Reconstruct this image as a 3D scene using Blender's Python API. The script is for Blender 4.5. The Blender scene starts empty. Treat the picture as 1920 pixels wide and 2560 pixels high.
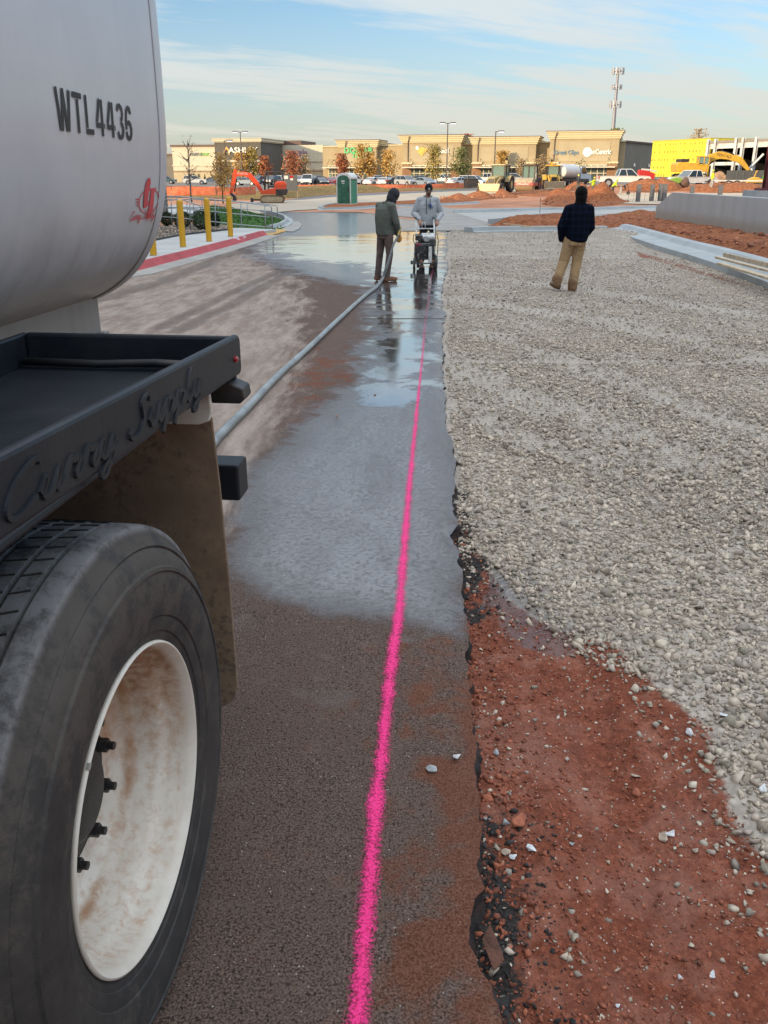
import bpy, bmesh, math, random
import numpy as np
from mathutils import Vector, Matrix, noise as mnoise
R=math.radians; PI=math.pi
S=bpy.context.scene; COL=S.collection
# ---------------- camera
H=1.612; FPX=2200.0; PIT=math.atan((1280-440)/FPX)
cam=bpy.data.objects.new('camera',bpy.data.cameras.new('camera')); COL.objects.link(cam); S.camera=cam
cam.location=(0,0,H); cam.rotation_euler=(PI/2-PIT,0,0)
cam.data.sensor_fit='HORIZONTAL'; cam.data.sensor_width=36; cam.data.lens=36*FPX/1920
cam.data.clip_start=.05; cam.data.clip_end=9000
# ---------------- world, sun, exposure
SUN_AZ=R(52); SUN_EL=R(10.5)
S.view_settings.view_transform='Standard'; S.view_settings.look='None'; S.view_settings.exposure=0.6; S.view_settings.gamma=1
W=bpy.data.worlds.new('World'); S.world=W; W.use_nodes=True
nt=W.node_tree; nt.nodes.clear(); N=nt.nodes.new; L=nt.links.new
out=N('ShaderNodeOutputWorld'); sky=N('ShaderNodeTexSky'); sky.sky_type='NISHITA'; sky.sun_disc=False
sky.sun_elevation=SUN_EL; sky.sun_rotation=PI+SUN_AZ; sky.air_density=1.0; sky.dust_density=1.2; sky.ozone_density=3.5
bg=N('ShaderNodeBackground'); bg.inputs[1].default_value=.15; L(sky.outputs[0],bg.inputs[0])
tc=N('ShaderNodeTexCoord'); sp=N('ShaderNodeSeparateXYZ'); L(tc.outputs['Generated'],sp.inputs[0])
def wm(op,a,b=None,c=None,clamp=False):
    n=N('ShaderNodeMath'); n.operation=op; n.use_clamp=clamp
    for i,v in enumerate((a,b,c)):
        if v is None: continue
        if isinstance(v,(int,float)): n.inputs[i].default_value=v
        else: L(v,n.inputs[i])
    return n.outputs[0]
zz=wm('ADD',wm('MAXIMUM',sp.outputs[2],0.0),.10)
cx=wm('DIVIDE',sp.outputs[0],zz); cy=wm('DIVIDE',sp.outputs[1],zz)
cb=N('ShaderNodeCombineXYZ'); L(wm('MULTIPLY',cx,.75),cb.inputs[0]); L(wm('MULTIPLY',wm('ADD',cy,wm('MULTIPLY',cx,-.45)),2.3),cb.inputs[1])
n1=N('ShaderNodeTexNoise'); n1.inputs['Scale'].default_value=.55; n1.inputs['Detail'].default_value=7; n1.inputs['Roughness'].default_value=.58; n1.inputs['Distortion'].default_value=.5; L(cb.outputs[0],n1.inputs[0])
n2=N('ShaderNodeTexNoise'); n2.inputs['Scale'].default_value=2.6; n2.inputs['Detail'].default_value=6; n2.inputs['Roughness'].default_value=.6; L(cb.outputs[0],n2.inputs[0])
m=wm('ADD',wm('MULTIPLY',n1.outputs[0],.78),wm('MULTIPLY',n2.outputs[0],.30))
rmp=N('ShaderNodeMapRange'); rmp.interpolation_type='SMOOTHSTEP'; rmp.inputs[1].default_value=.40; rmp.inputs[2].default_value=.62; rmp.inputs[3].default_value=.06; rmp.inputs[4].default_value=.95; L(m,rmp.inputs[0])
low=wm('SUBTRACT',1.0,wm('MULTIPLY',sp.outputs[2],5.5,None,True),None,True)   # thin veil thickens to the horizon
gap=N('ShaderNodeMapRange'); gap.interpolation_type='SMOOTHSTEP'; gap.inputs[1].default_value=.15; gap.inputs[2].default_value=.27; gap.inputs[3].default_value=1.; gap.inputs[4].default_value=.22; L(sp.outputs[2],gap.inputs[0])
gp2=N('ShaderNodeMapRange'); gp2.interpolation_type='SMOOTHSTEP'; gp2.inputs[1].default_value=.42; gp2.inputs[2].default_value=.62; L(sp.outputs[2],gp2.inputs[0])   # clearer blue belt, cloud added back overhead for fill light
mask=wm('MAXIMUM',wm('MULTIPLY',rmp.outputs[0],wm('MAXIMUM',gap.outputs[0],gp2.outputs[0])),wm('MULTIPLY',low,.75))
cl=N('ShaderNodeMapRange'); cl.data_type='FLOAT_VECTOR'
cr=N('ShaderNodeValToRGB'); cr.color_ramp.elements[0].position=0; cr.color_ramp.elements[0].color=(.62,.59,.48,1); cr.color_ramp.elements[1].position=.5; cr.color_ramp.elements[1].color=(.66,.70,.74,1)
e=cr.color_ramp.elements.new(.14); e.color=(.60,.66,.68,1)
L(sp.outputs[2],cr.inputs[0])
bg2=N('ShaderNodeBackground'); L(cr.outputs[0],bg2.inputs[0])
ov=N('ShaderNodeMapRange'); ov.interpolation_type='SMOOTHSTEP'; ov.inputs[1].default_value=.30; ov.inputs[2].default_value=.75; ov.inputs[3].default_value=.80; ov.inputs[4].default_value=2.6; L(sp.outputs[2],ov.inputs[0]); L(ov.outputs[0],bg2.inputs[1])   # unseen overhead cloud brightened to add fill light on the foreground
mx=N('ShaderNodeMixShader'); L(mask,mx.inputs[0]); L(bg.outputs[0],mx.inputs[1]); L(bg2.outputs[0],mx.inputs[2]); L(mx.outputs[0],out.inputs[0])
sl=bpy.data.lights.new('sun','SUN'); sl.energy=3.6; sl.angle=R(.6); sl.color=(1.0,.76,.46)
so=bpy.data.objects.new('sun',sl); COL.objects.link(so)
sdir=Vector((-math.sin(SUN_AZ)*math.cos(SUN_EL),-math.cos(SUN_AZ)*math.cos(SUN_EL),math.sin(SUN_EL)))
so.rotation_euler=sdir.to_track_quat('Z','Y').to_euler(); so.location=(-30,-30,30)

# ---------------- terrain height and pixel rays
_GY=[3,15,22,60,75,100,120,150,240,400]; _GZ=[0,-.3,-.33,-.55,-.55,-.28,-.1,-.05,.1,.4]
def ss(t): t=np.clip(t,0,1); return t*t*(3-2*t)
def gz(x,y):
    return np.interp(y,_GY,_GZ)+.72*ss((np.asarray(x)-18)/9.)*ss((np.asarray(y)-98)/10.)
def ray(px,py):
    x=(px-960)/FPX; v=(py-1280)/FPX
    return Vector((x,math.cos(PIT)-v*math.sin(PIT),-(math.sin(PIT)+v*math.cos(PIT))))
def G(px,py,off=0.):
    d=ray(px,py); t=.5
    while t<3000:
        if H+d.z*t<=float(gz(d.x*t,d.y*t))+off: break
        t*=1.0015
    return Vector((d.x*t,d.y*t,float(gz(d.x*t,d.y*t))+off))
def PY(px,py,Y):
    d=ray(px,py); t=Y/d.y; return Vector((d.x*t,Y,H+d.z*t))

# ---------------- node materials
MATS={}
def newmat(name):
    m=bpy.data.materials.new(name); m.use_nodes=True; t=m.node_tree; b=t.nodes['Principled BSDF']; return m,t,b
def nd(t,ty,**kw):
    n=t.nodes.new(ty)
    for k,v in kw.items():
        if k in n.inputs: n.inputs[k].default_value=v
        else: setattr(n,k,v)
    return n
def mixc(t,fac,a,b,mode='MIX'):
    n=t.nodes.new('ShaderNodeMix'); n.data_type='RGBA'; n.blend_type=mode
    for s,v in ((n.inputs[0],fac),(n.inputs[6],a),(n.inputs[7],b)):
        if isinstance(v,(int,float)): s.default_value=v
        elif isinstance(v,(tuple,list)): s.default_value=(v[0],v[1],v[2],1)
        else: t.links.new(v,s)
    return n.outputs[2]
def ma(t,op,a,b=None,c=None,clamp=False):
    n=t.nodes.new('ShaderNodeMath'); n.operation=op; n.use_clamp=clamp
    for i,v in enumerate((a,b,c)):
        if v is None: continue
        if isinstance(v,(int,float)): n.inputs[i].default_value=v
        else: t.links.new(v,n.inputs[i])
    return n.outputs[0]
def mr(t,v,a,b,c=0.,d=1.,smooth=True):
    n=t.nodes.new('ShaderNodeMapRange'); n.interpolation_type='SMOOTHSTEP' if smooth else 'LINEAR'
    t.links.new(v,n.inputs[0])
    for i,x in enumerate((a,b,c,d)): n.inputs[i+1].default_value=x
    return n.outputs[0]
def noi(t,scale,detail=4,rough=.55,vec=None,dist=0.):
    n=nd(t,'ShaderNodeTexNoise',Scale=scale,Detail=detail,Roughness=rough,Distortion=dist)
    if vec is not None: t.links.new(vec,n.inputs[0])
    return n.outputs[0]
def opos(t): return nd(t,'ShaderNodeTexCoord').outputs['Object']
def att(t,name):
    n=nd(t,'ShaderNodeAttribute'); n.attribute_name=name; return n
def bump(t,b,h,strength=.3,dist=.01,prev=None):
    n=nd(t,'ShaderNodeBump',Strength=strength,Distance=dist); t.links.new(h,n.inputs['Height'])
    if prev is not None: t.links.new(prev,n.inputs['Normal'])
    if b is not None: t.links.new(n.outputs[0],b.inputs['Normal'])
    return n.outputs[0]
def M(name,col=(.5,.5,.5),rough=.6,metal=0.,var=.12,scale=6.,bmp=0.,bdist=.01,spec=None,emit=None,dirt=None,dscale=2.5,damt=.5,coat=0.):
    """procedural material: base colour with noise mottling and optional dirt layer"""
    if name in MATS: return MATS[name]
    m,t,b=newmat(name); p=opos(t)
    n=noi(t,scale,5,.6,p)
    c=mixc(t,mr(t,n,.3,.7),tuple(max(0,x*(1-var)) for x in col),tuple(min(1,x*(1+var)) for x in col))
    if dirt:
        d=noi(t,dscale,7,.65,p,.3); c=mixc(t,ma(t,'MULTIPLY',mr(t,d,.46,.66),damt),c,dirt)
    t.links.new(c,b.inputs['Base Color']); b.inputs['Roughness'].default_value=rough; b.inputs['Metallic'].default_value=metal
    if spec is not None: b.inputs['Specular IOR Level'].default_value=spec
    if coat: b.inputs['Coat Weight'].default_value=coat
    if bmp: bump(t,b,noi(t,scale*6,4,.6,p),bmp,bdist)
    if emit: b.inputs['Emission Color'].default_value=(*emit[0],1); b.inputs['Emission Strength'].default_value=emit[1]
    MATS[name]=m; return m

# ---------------- mesh builder
class MB:
    def __init__(s): s.v=[]; s.f=[]; s.mi=[]; s.m=0
    def add(s,vs,fs,T=None):
        o=len(s.v)
        if T is not None: vs=[T@Vector(p) for p in vs]
        s.v+= [tuple(p) for p in vs]; s.f+=[tuple(o+i for i in f) for f in fs]; s.mi+=[s.m]*len(fs); return s
    def box(s,c,d,T=None,rz=0.,rx=0.,ry=0.):
        x,y,z=d[0]/2,d[1]/2,d[2]/2
        vs=[(-x,-y,-z),(x,-y,-z),(x,y,-z),(-x,y,-z),(-x,-y,z),(x,-y,z),(x,y,z),(-x,y,z)]
        A=Matrix.Translation(c)@Matrix.Rotation(rz,4,'Z')@Matrix.Rotation(ry,4,'Y')@Matrix.Rotation(rx,4,'X')
        if T is not None: A=T@A
        return s.add(vs,[(0,3,2,1),(4,5,6,7),(0,1,5,4),(1,2,6,5),(2,3,7,6),(3,0,4,7)],A)
    def bbox(s,x0,x1,y0,y1,z0,z1,T=None): return s.box(((x0+x1)/2,(y0+y1)/2,(z0+z1)/2),(abs(x1-x0),abs(y1-y0),abs(z1-z0)),T)
    def cyl(s,a,b,r,r2=None,n=16,caps=True,T=None,sy=1.):
        a=Vector(a);b=Vector(b); r2=r if r2 is None else r2
        d=(b-a); q=d.to_track_quat('Z','Y') if d.length>1e-9 else Vector((0,0,1)).to_track_quat('Z','Y')
        vs=[];fs=[]
        for k,(c,rr) in enumerate(((a,r),(b,r2))):
            for i in range(n):
                an=2*PI*i/n; vs.append(c+q@Vector((rr*math.cos(an),rr*math.sin(an)*sy,0)))
        for i in range(n): j=(i+1)%n; fs.append((i,j,n+j,n+i))
        if caps: fs+= [tuple(range(n-1,-1,-1)),tuple(range(n,2*n))]
        return s.add(vs,fs,T)
    def tube(s,pts,r,n=8,T=None,caps=True):
        pts=[Vector(p) for p in pts]; m=len(pts); rs=r if isinstance(r,(list,tuple)) else [r]*m
        vs=[];fs=[];ref=None
        for k,p in enumerate(pts):
            d=(pts[min(k+1,m-1)]-pts[max(k-1,0)]).normalized()
            if ref is None: ref=d.orthogonal().normalized()
            ref=(ref-d*ref.dot(d)); ref=ref.normalized() if ref.length>1e-6 else d.orthogonal().normalized()
            u=ref; w=d.cross(u)
            for i in range(n):
                an=2*PI*i/n; vs.append(p+(u*math.cos(an)+w*math.sin(an))*rs[k])
        for k in range(m-1):
            for i in range(n):
                j=(i+1)%n; fs.append((k*n+i,k*n+j,(k+1)*n+j,(k+1)*n+i))
        if caps: fs+=[tuple(range(n-1,-1,-1)),tuple(range((m-1)*n,m*n))]
        return s.add(vs,fs,T)
    def rings(s,rings,closed=True,caps=True,T=None):
        n=len(rings[0]); vs=[p for r in rings for p in r]; fs=[]
        for k in range(len(rings)-1):
            for i in range(n if closed else n-1):
                j=(i+1)%n; fs.append((k*n+i,k*n+j,(k+1)*n+j,(k+1)*n+i))
        if caps and closed: fs+=[tuple(range(n-1,-1,-1)),tuple(range((len(rings)-1)*n,len(rings)*n))]
        return s.add(vs,fs,T)
    def lathe(s,prof,n=48,axis='X',T=None,c=(0,0,0),a0=0.,a1=2*PI):
        """profile = (axial, radius) pairs"""
        full=abs(a1-a0-2*PI)<1e-6; m=n if full else n+1; rs=[]
        for i in range(m):
            a=a0+(a1-a0)*i/n; ca,sa=math.cos(a),math.sin(a); ring=[]
            for h,r in prof:
                if axis=='X': p=(c[0]+h,c[1]+r*ca,c[2]+r*sa)
                elif axis=='Y': p=(c[0]+r*ca,c[1]+h,c[2]+r*sa)
                else: p=(c[0]+r*ca,c[1]+r*sa,c[2]+h)
                ring.append(p)
            rs.append(ring)
        if full: rs.append(rs[0])
        k=len(prof); vs=[p for r in rs[:m] for p in r]; fs=[]
        for i in range(n):
            j=(i+1)%m
            for q in range(k-1): fs.append((i*k+q,i*k+q+1,j*k+q+1,j*k+q))
        return s.add(vs,fs,T)
    def prism(s,poly,h,T=None,z0=0.):
        """poly in XY, extruded z0..z0+h"""
        n=len(poly); vs=[(p[0],p[1],z0) for p in poly]+[(p[0],p[1],z0+h) for p in poly]
        return s.add(vs,[tuple(range(n-1,-1,-1)),tuple(range(n,2*n))]+[(i,(i+1)%n,n+(i+1)%n,n+i) for i in range(n)],T)
    def prismY(s,poly,y0,y1,T=None):
        """poly in XZ extruded along Y"""
        n=len(poly); vs=[(p[0],y0,p[1]) for p in poly]+[(p[0],y1,p[1]) for p in poly]
        return s.add(vs,[tuple(range(n)),tuple(range(2*n-1,n-1,-1))]+[(i,n+i,n+(i+1)%n,(i+1)%n) for i in range(n)],T)
    def ell(s,c,r,n=12,m=8,T=None,ns=0.,seed=0):
        rg=[]; c=Vector(c)
        for k in range(m+1):
            ph=-PI/2+PI*k/m; ring=[]
            for i in range(n):
                th=2*PI*i/n; d=Vector((math.cos(ph)*math.cos(th),math.cos(ph)*math.sin(th),math.sin(ph)))
                q=1+ns*mnoise.noise(d*2.2+Vector((seed*7.1,seed*3.3,0))) if ns else 1
                ring.append(c+Vector((d.x*r[0],d.y*r[1],d.z*r[2]))*q)
            rg.append(ring)
        return s.rings(rg,caps=False,T=T)
    def quad(s,a,b,c,d,T=None): return s.add([a,b,c,d],[(0,1,2,3)],T)
    def build(s,name,mat,parent=None,smooth=False,loc=None,rz=None,bevel=0.,auto=None,xf=None):
        me=bpy.data.meshes.new(name); me.from_pydata(s.v,[],s.f)
        mats=mat if isinstance(mat,(list,tuple)) else [mat]
        for q in mats: me.materials.append(q)
        if len(mats)>1: me.polygons.foreach_set('material_index',s.mi)
        if xf is not None: me.transform(xf)
        bm=bmesh.new(); bm.from_mesh(me); bmesh.ops.recalc_face_normals(bm,faces=bm.faces); bm.to_mesh(me); bm.free()
        if smooth:
            me.polygons.foreach_set('use_smooth',[True]*len(me.polygons))
            if auto: 
                try: me.set_sharp_from_angle(angle=R(auto))
                except Exception: pass
        o=bpy.data.objects.new(name,me); COL.objects.link(o)
        if parent is not None: o.parent=parent
        if loc is not None: o.location=loc
        if rz is not None: o.rotation_euler.z=rz
        if bevel:
            b=o.modifiers.new('bevel','BEVEL'); b.width=bevel; b.segments=2; b.limit_method='ANGLE'; b.angle_limit=R(40)
        return o
def tag(o,label=None,cat=None,group=None,kind=None):
    if label: o['label']=label
    if cat: o['category']=cat
    if group: o['group']=group
    if kind: o['kind']=kind
    return o
def empty(name,loc,rz=0.,label=None,cat=None,group=None):
    o=bpy.data.objects.new(name,None); COL.objects.link(o); o.location=loc; o.rotation_euler=(0,0,rz); o.empty_display_size=.2
    return tag(o,label,cat,group)
def copy_tree(root,parent=None):
    c=root.copy(); COL.objects.link(c); c.parent=parent
    for ch in [o for o in bpy.data.objects if o.parent==root]: copy_tree(ch,c)
    return c
def gridmesh(name,V,rows,cols,mat,attrs=None,smooth=True,parent=None):
    """V: rows*cols x 3 array"""
    me=bpy.data.meshes.new(name); n=rows*cols
    i=np.arange(rows-1)[:,None]*cols+np.arange(cols-1)[None,:]; i=i.ravel()
    q=np.stack([i,i+1,i+cols+1,i+cols],1).astype(np.int32)
    me.vertices.add(n); me.vertices.foreach_set('co',V.astype(np.float32).ravel())
    me.loops.add(q.size); me.loops.foreach_set('vertex_index',q.ravel())
    me.polygons.add(len(q)); me.polygons.foreach_set('loop_start',np.arange(0,q.size,4,dtype=np.int32)); me.polygons.foreach_set('loop_total',np.full(len(q),4,np.int32))
    me.update(calc_edges=True); me.validate()
    if smooth: me.polygons.foreach_set('use_smooth',np.ones(len(q),bool))
    for k,a in (attrs or {}).items():
        at=me.attributes.new(k,'FLOAT','POINT'); at.data.foreach_set('value',a.astype(np.float32).ravel())
    me.materials.append(mat); o=bpy.data.objects.new(name,me); COL.objects.link(o)
    if parent: o.parent=parent
    return o
def vnoise(x,y,seed=0,octaves=4,lac=2.1,gain=.5):
    """smooth value noise on numpy arrays, about -1..1"""
    x=np.asarray(x,float); y=np.asarray(y,float); r=np.zeros(np.broadcast(x,y).shape); amp=1.; tot=0.
    for o in range(octaves):
        xi=np.floor(x).astype(np.int64); yi=np.floor(y).astype(np.int64); fx=x-xi; fy=y-yi
        fx=fx*fx*(3-2*fx); fy=fy*fy*(3-2*fy)
        def h(a,b):
            k=(a*374761393+b*668265263+(seed+o*17)*974634777)&0x7fffffff
            k=((k^(k>>13))*1274126177)&0x7fffffff; k=k^(k>>16); return (k&0xffff)/32767.5-1
        r=r+amp*((h(xi,yi)*(1-fx)+h(xi+1,yi)*fx)*(1-fy)+(h(xi,yi+1)*(1-fx)+h(xi+1,yi+1)*fx)*fy)
        tot+=amp; amp*=gain; x=x*lac+3.7; y=y*lac+1.3
    return r/tot
def inpoly_sd(x,y,poly):
    """signed distance (positive inside) to polygon in XY"""
    x=np.asarray(x,float); y=np.asarray(y,float); d=np.full(x.shape,1e9); ins=np.zeros(x.shape,bool); n=len(poly)
    for i in range(n):
        ax,ay=poly[i][0],poly[i][1]; bx,by=poly[(i+1)%n][0],poly[(i+1)%n][1]
        ex,ey=bx-ax,by-ay; t=np.clip(((x-ax)*ex+(y-ay)*ey)/(ex*ex+ey*ey+1e-12),0,1)
        d=np.minimum(d,np.hypot(x-ax-t*ex,y-ay-t*ey))
        c=((ay>y)!=(by>y))&(x<(bx-ax)*(y-ay)/(by-ay+1e-12)+ax); ins^=c
    return np.where(ins,d,-d)
def GP(pts,off=0.): return [G(a,b,off) for a,b in pts]
def drape(name,poly,off,mat,kind='structure',label=None,cat=None,thick=0.,parent=None,step=None):
    """flat patch of ground following the terrain, optional thickness downwards"""
    bm=bmesh.new(); vs=[bm.verts.new((p[0],p[1],0)) for p in poly]; bm.faces.new(vs)
    ys=[p[1] for p in poly]; xs=[p[0] for p in poly]
    cuts=[y for y in _GY if min(ys)<y<max(ys)]
    y=min(ys); 
    while y<max(ys): y+=max(1.,y*.04) if step is None else step; cuts.append(y)
    for y in cuts:
        g=bm.faces[:]+bm.edges[:]+bm.verts[:]; bmesh.ops.bisect_plane(bm,geom=g,plane_co=(0,y,0),plane_no=(0,1,0))
    if max(xs)>18 and max(ys)>95:
        for x in np.arange(18,28,1.5):
            g=bm.faces[:]+bm.edges[:]+bm.verts[:]; bmesh.ops.bisect_plane(bm,geom=g,plane_co=(float(x),0,0),plane_no=(1,0,0))
    if thick:
        r=bmesh.ops.extrude_face_region(bm,geom=bm.faces[:]); tv=[v for v in r['geom'] if isinstance(v,bmesh.types.BMVert)]
        for v in bm.verts: v.co.z=float(gz(v.co.x,v.co.y))+off-thick
        for v in tv: v.co.z+=thick
    else:
        for v in bm.verts: v.co.z=float(gz(v.co.x,v.co.y))+off
    bmesh.ops.recalc_face_normals(bm,faces=bm.faces)
    if not thick:
        for f in bm.faces:
            if f.normal.z<0: f.normal_flip()
    me=bpy.data.meshes.new(name); bm.to_mesh(me); bm.free(); me.materials.append(mat)
    o=bpy.data.objects.new(name,me); COL.objects.link(o)
    if parent: o.parent=parent
    return tag(o,label,cat,None,kind)
def text_mesh(body,size,extrude=.01,shear=0.,bold=0.,sx=1.,spacing=1.):
    c=bpy.data.curves.new('t','FONT'); c.body=body; c.size=size; c.extrude=extrude; c.shear=shear; c.offset=bold; c.align_x='CENTER'; c.align_y='CENTER'; c.space_character=spacing; c.resolution_u=3
    o=bpy.data.objects.new('t',c); COL.objects.link(o); dg=bpy.context.evaluated_depsgraph_get()
    me=bpy.data.meshes.new_from_object(o.evaluated_get(dg)); bpy.data.objects.remove(o); bpy.data.curves.remove(c)
    me.transform(Matrix.Diagonal((sx,1,1,1))); return me
def text(name,body,size,mat,parent,Mx,**kw):
    me=text_mesh(body,size,**kw); me.transform(Mx); me.materials.clear(); me.materials.append(mat)
    o=bpy.data.objects.new(name,me); COL.objects.link(o); o.parent=parent; return o
# text facing -Y (towards the camera) in an upright plane
UP=Matrix.Rotation(PI/2,4,'X')
# ================= GROUND =================
# materials
def mat_asphalt():
    m,t,b=newmat('asphalt'); p=opos(t)
    wet=att(t,'wet').outputs['Fac']; red=att(t,'red').outputs['Fac']; tan=att(t,'tan').outputs['Fac']; trk=att(t,'track').outputs['Fac']; pud=att(t,'puddle').outputs['Fac']
    fine=noi(t,170,3,.7,p); mid=noi(t,26,5,.65,p); big=noi(t,1.5,6,.62,p); blot=noi(t,5.5,5,.62,p,.35)
    c=mixc(t,mr(t,fine,.33,.68),(.028,.019,.014),(.20,.138,.112))
    c=mixc(t,ma(t,'MULTIPLY',mr(t,mid,.52,.72),.5),c,(.125,.100,.088))
    c=mixc(t,mr(t,big,.35,.7,0,.42),c,(.125,.080,.062)); c=mixc(t,mr(t,noi(t,11,7,.7,p,.3),.52,.70,0,.45),c,(.17,.125,.10)); c=mixc(t,mr(t,noi(t,90,2,.5,p),.60,.66,0,.75),c,(.022,.017,.015))
    # pale grit
    vor=nd(t,'ShaderNodeTexVoronoi',Scale=85.); t.links.new(p,vor.inputs[0]); vs=mr(t,vor.outputs['Distance'],.20,.13)
    c=mixc(t,ma(t,'MULTIPLY',vs,mr(t,noi(t,60,2,.5,p),.57,.64)),c,(.42,.38,.34))
    # grey dusty blots
    c=mixc(t,ma(t,'MULTIPLY',mr(t,noi(t,2.7,4,.6,p),.60,.74),.38),c,(.20,.185,.175))
    # red mud film
    rn=ma(t,'ADD',red,ma(t,'MULTIPLY',ma(t,'SUBTRACT',blot,.5),2.6))
    c=mixc(t,ma(t,'MULTIPLY',mr(t,rn,.50,.95),.66),c,mixc(t,mr(t,fine,.3,.7),(.10,.030,.014),(.20,.066,.033)))
    # dry dusty concrete-coloured lane
    lm=nd(t,'ShaderNodeMapping'); lm.inputs['Scale'].default_value=(2.0,.42,1); lm.inputs['Rotation'].default_value=(0,0,.06); t.links.new(p,lm.inputs[0]); tn=ma(t,'ADD',tan,ma(t,'MULTIPLY',ma(t,'SUBTRACT',noi(t,1.5,8,.72,lm.outputs[0],.4),.5),1.2))
    dust=mixc(t,mr(t,noi(t,2.6,8,.72,lm.outputs[0]),.34,.66),(.225,.172,.140),(.385,.318,.27))
    c=mixc(t,ma(t,'MULTIPLY',mr(t,tn,.38,.62),.93),c,mixc(t,mr(t,fine,.3,.7,0,.25),dust,(.12,.09,.075)))
    c=mixc(t,ma(t,'MULTIPLY',mr(t,ma(t,'ADD',trk,ma(t,'MULTIPLY',ma(t,'SUBTRACT',noi(t,5,8,.75,p),.5),1.4)),.25,.85),.62),c,(.105,.085,.076))
    # wetness: darker, glossy, broken edge
    wn=ma(t,'ADD',wet,ma(t,'MULTIPLY',ma(t,'SUBTRACT',noi(t,2.2,8,.74,p,.6),.5),.95))
    w=mr(t,wn,.36,.72)
    c=mixc(t,w,c,mixc(t,1.,c,(.42,.44,.50),'MULTIPLY'))
    t.links.new(c,b.inputs['Base Color'])
    pn=ma(t,'ADD',pud,ma(t,'MULTIPLY',ma(t,'SUBTRACT',noi(t,1.5,8,.68,p,.6),.5),1.5)); pd=mr(t,pn,.46,.60)
    ro=ma(t,'SUBTRACT',mr(t,w,0,1,.86,.27),ma(t,'MULTIPLY',pd,.23),None,True)
    ro=ma(t,'ADD',ro,ma(t,'MULTIPLY',mid,.06)); t.links.new(ro,b.inputs['Roughness'])
    t.links.new(mr(t,w,0,1,.12,.35),b.inputs['Specular IOR Level'])
    wmp=nd(t,'ShaderNodeMapping'); wmp.inputs['Scale'].default_value=(2.6,.7,1); t.links.new(p,wmp.inputs[0]); pat=mr(t,noi(t,1.6,8,.72,wmp.outputs[0],.5),.34,.60,.72,1.); grn=mr(t,noi(t,42,6,.78,p),.40,.52,.42,1.); grn=ma(t,'MAXIMUM',grn,pd); gl=ma(t,'ADD',.15,ma(t,'MULTIPLY',att(t,'gloss').outputs['Fac'],.90),None,True); t.links.new(ma(t,'MULTIPLY',ma(t,'MULTIPLY',grn,gl),ma(t,'MULTIPLY',w,ma(t,'MAXIMUM',pat,pd))),b.inputs['Coat Weight']); t.links.new(mr(t,pd,0,1,.09,.03),b.inputs['Coat Roughness']); b.inputs['Coat IOR'].default_value=3.0
    n1=nd(t,'ShaderNodeBump',Distance=.004); t.links.new(fine,n1.inputs['Height']); t.links.new(ma(t,'SUBTRACT',mr(t,w,0,1,.75,.42),ma(t,'MULTIPLY',pd,.39),None,True),n1.inputs['Strength'])
    n2=nd(t,'ShaderNodeBump',Distance=.012); t.links.new(noi(t,48,5,.7,p),n2.inputs['Height']); t.links.new(ma(t,'SUBTRACT',.62,ma(t,'MULTIPLY',pd,.58)),n2.inputs['Strength']); t.links.new(n1.outputs[0],n2.inputs['Normal'])
    t.links.new(n2.outputs[0],b.inputs['Normal'])
    cn=nd(t,'ShaderNodeBump',Distance=.012); t.links.new(noi(t,46,8,.82,p),cn.inputs['Height']); t.links.new(ma(t,'SUBTRACT',.42,ma(t,'MULTIPLY',pd,.39)),cn.inputs['Strength']); t.links.new(cn.outputs[0],b.inputs['Coat Normal'])
    return m
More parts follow.
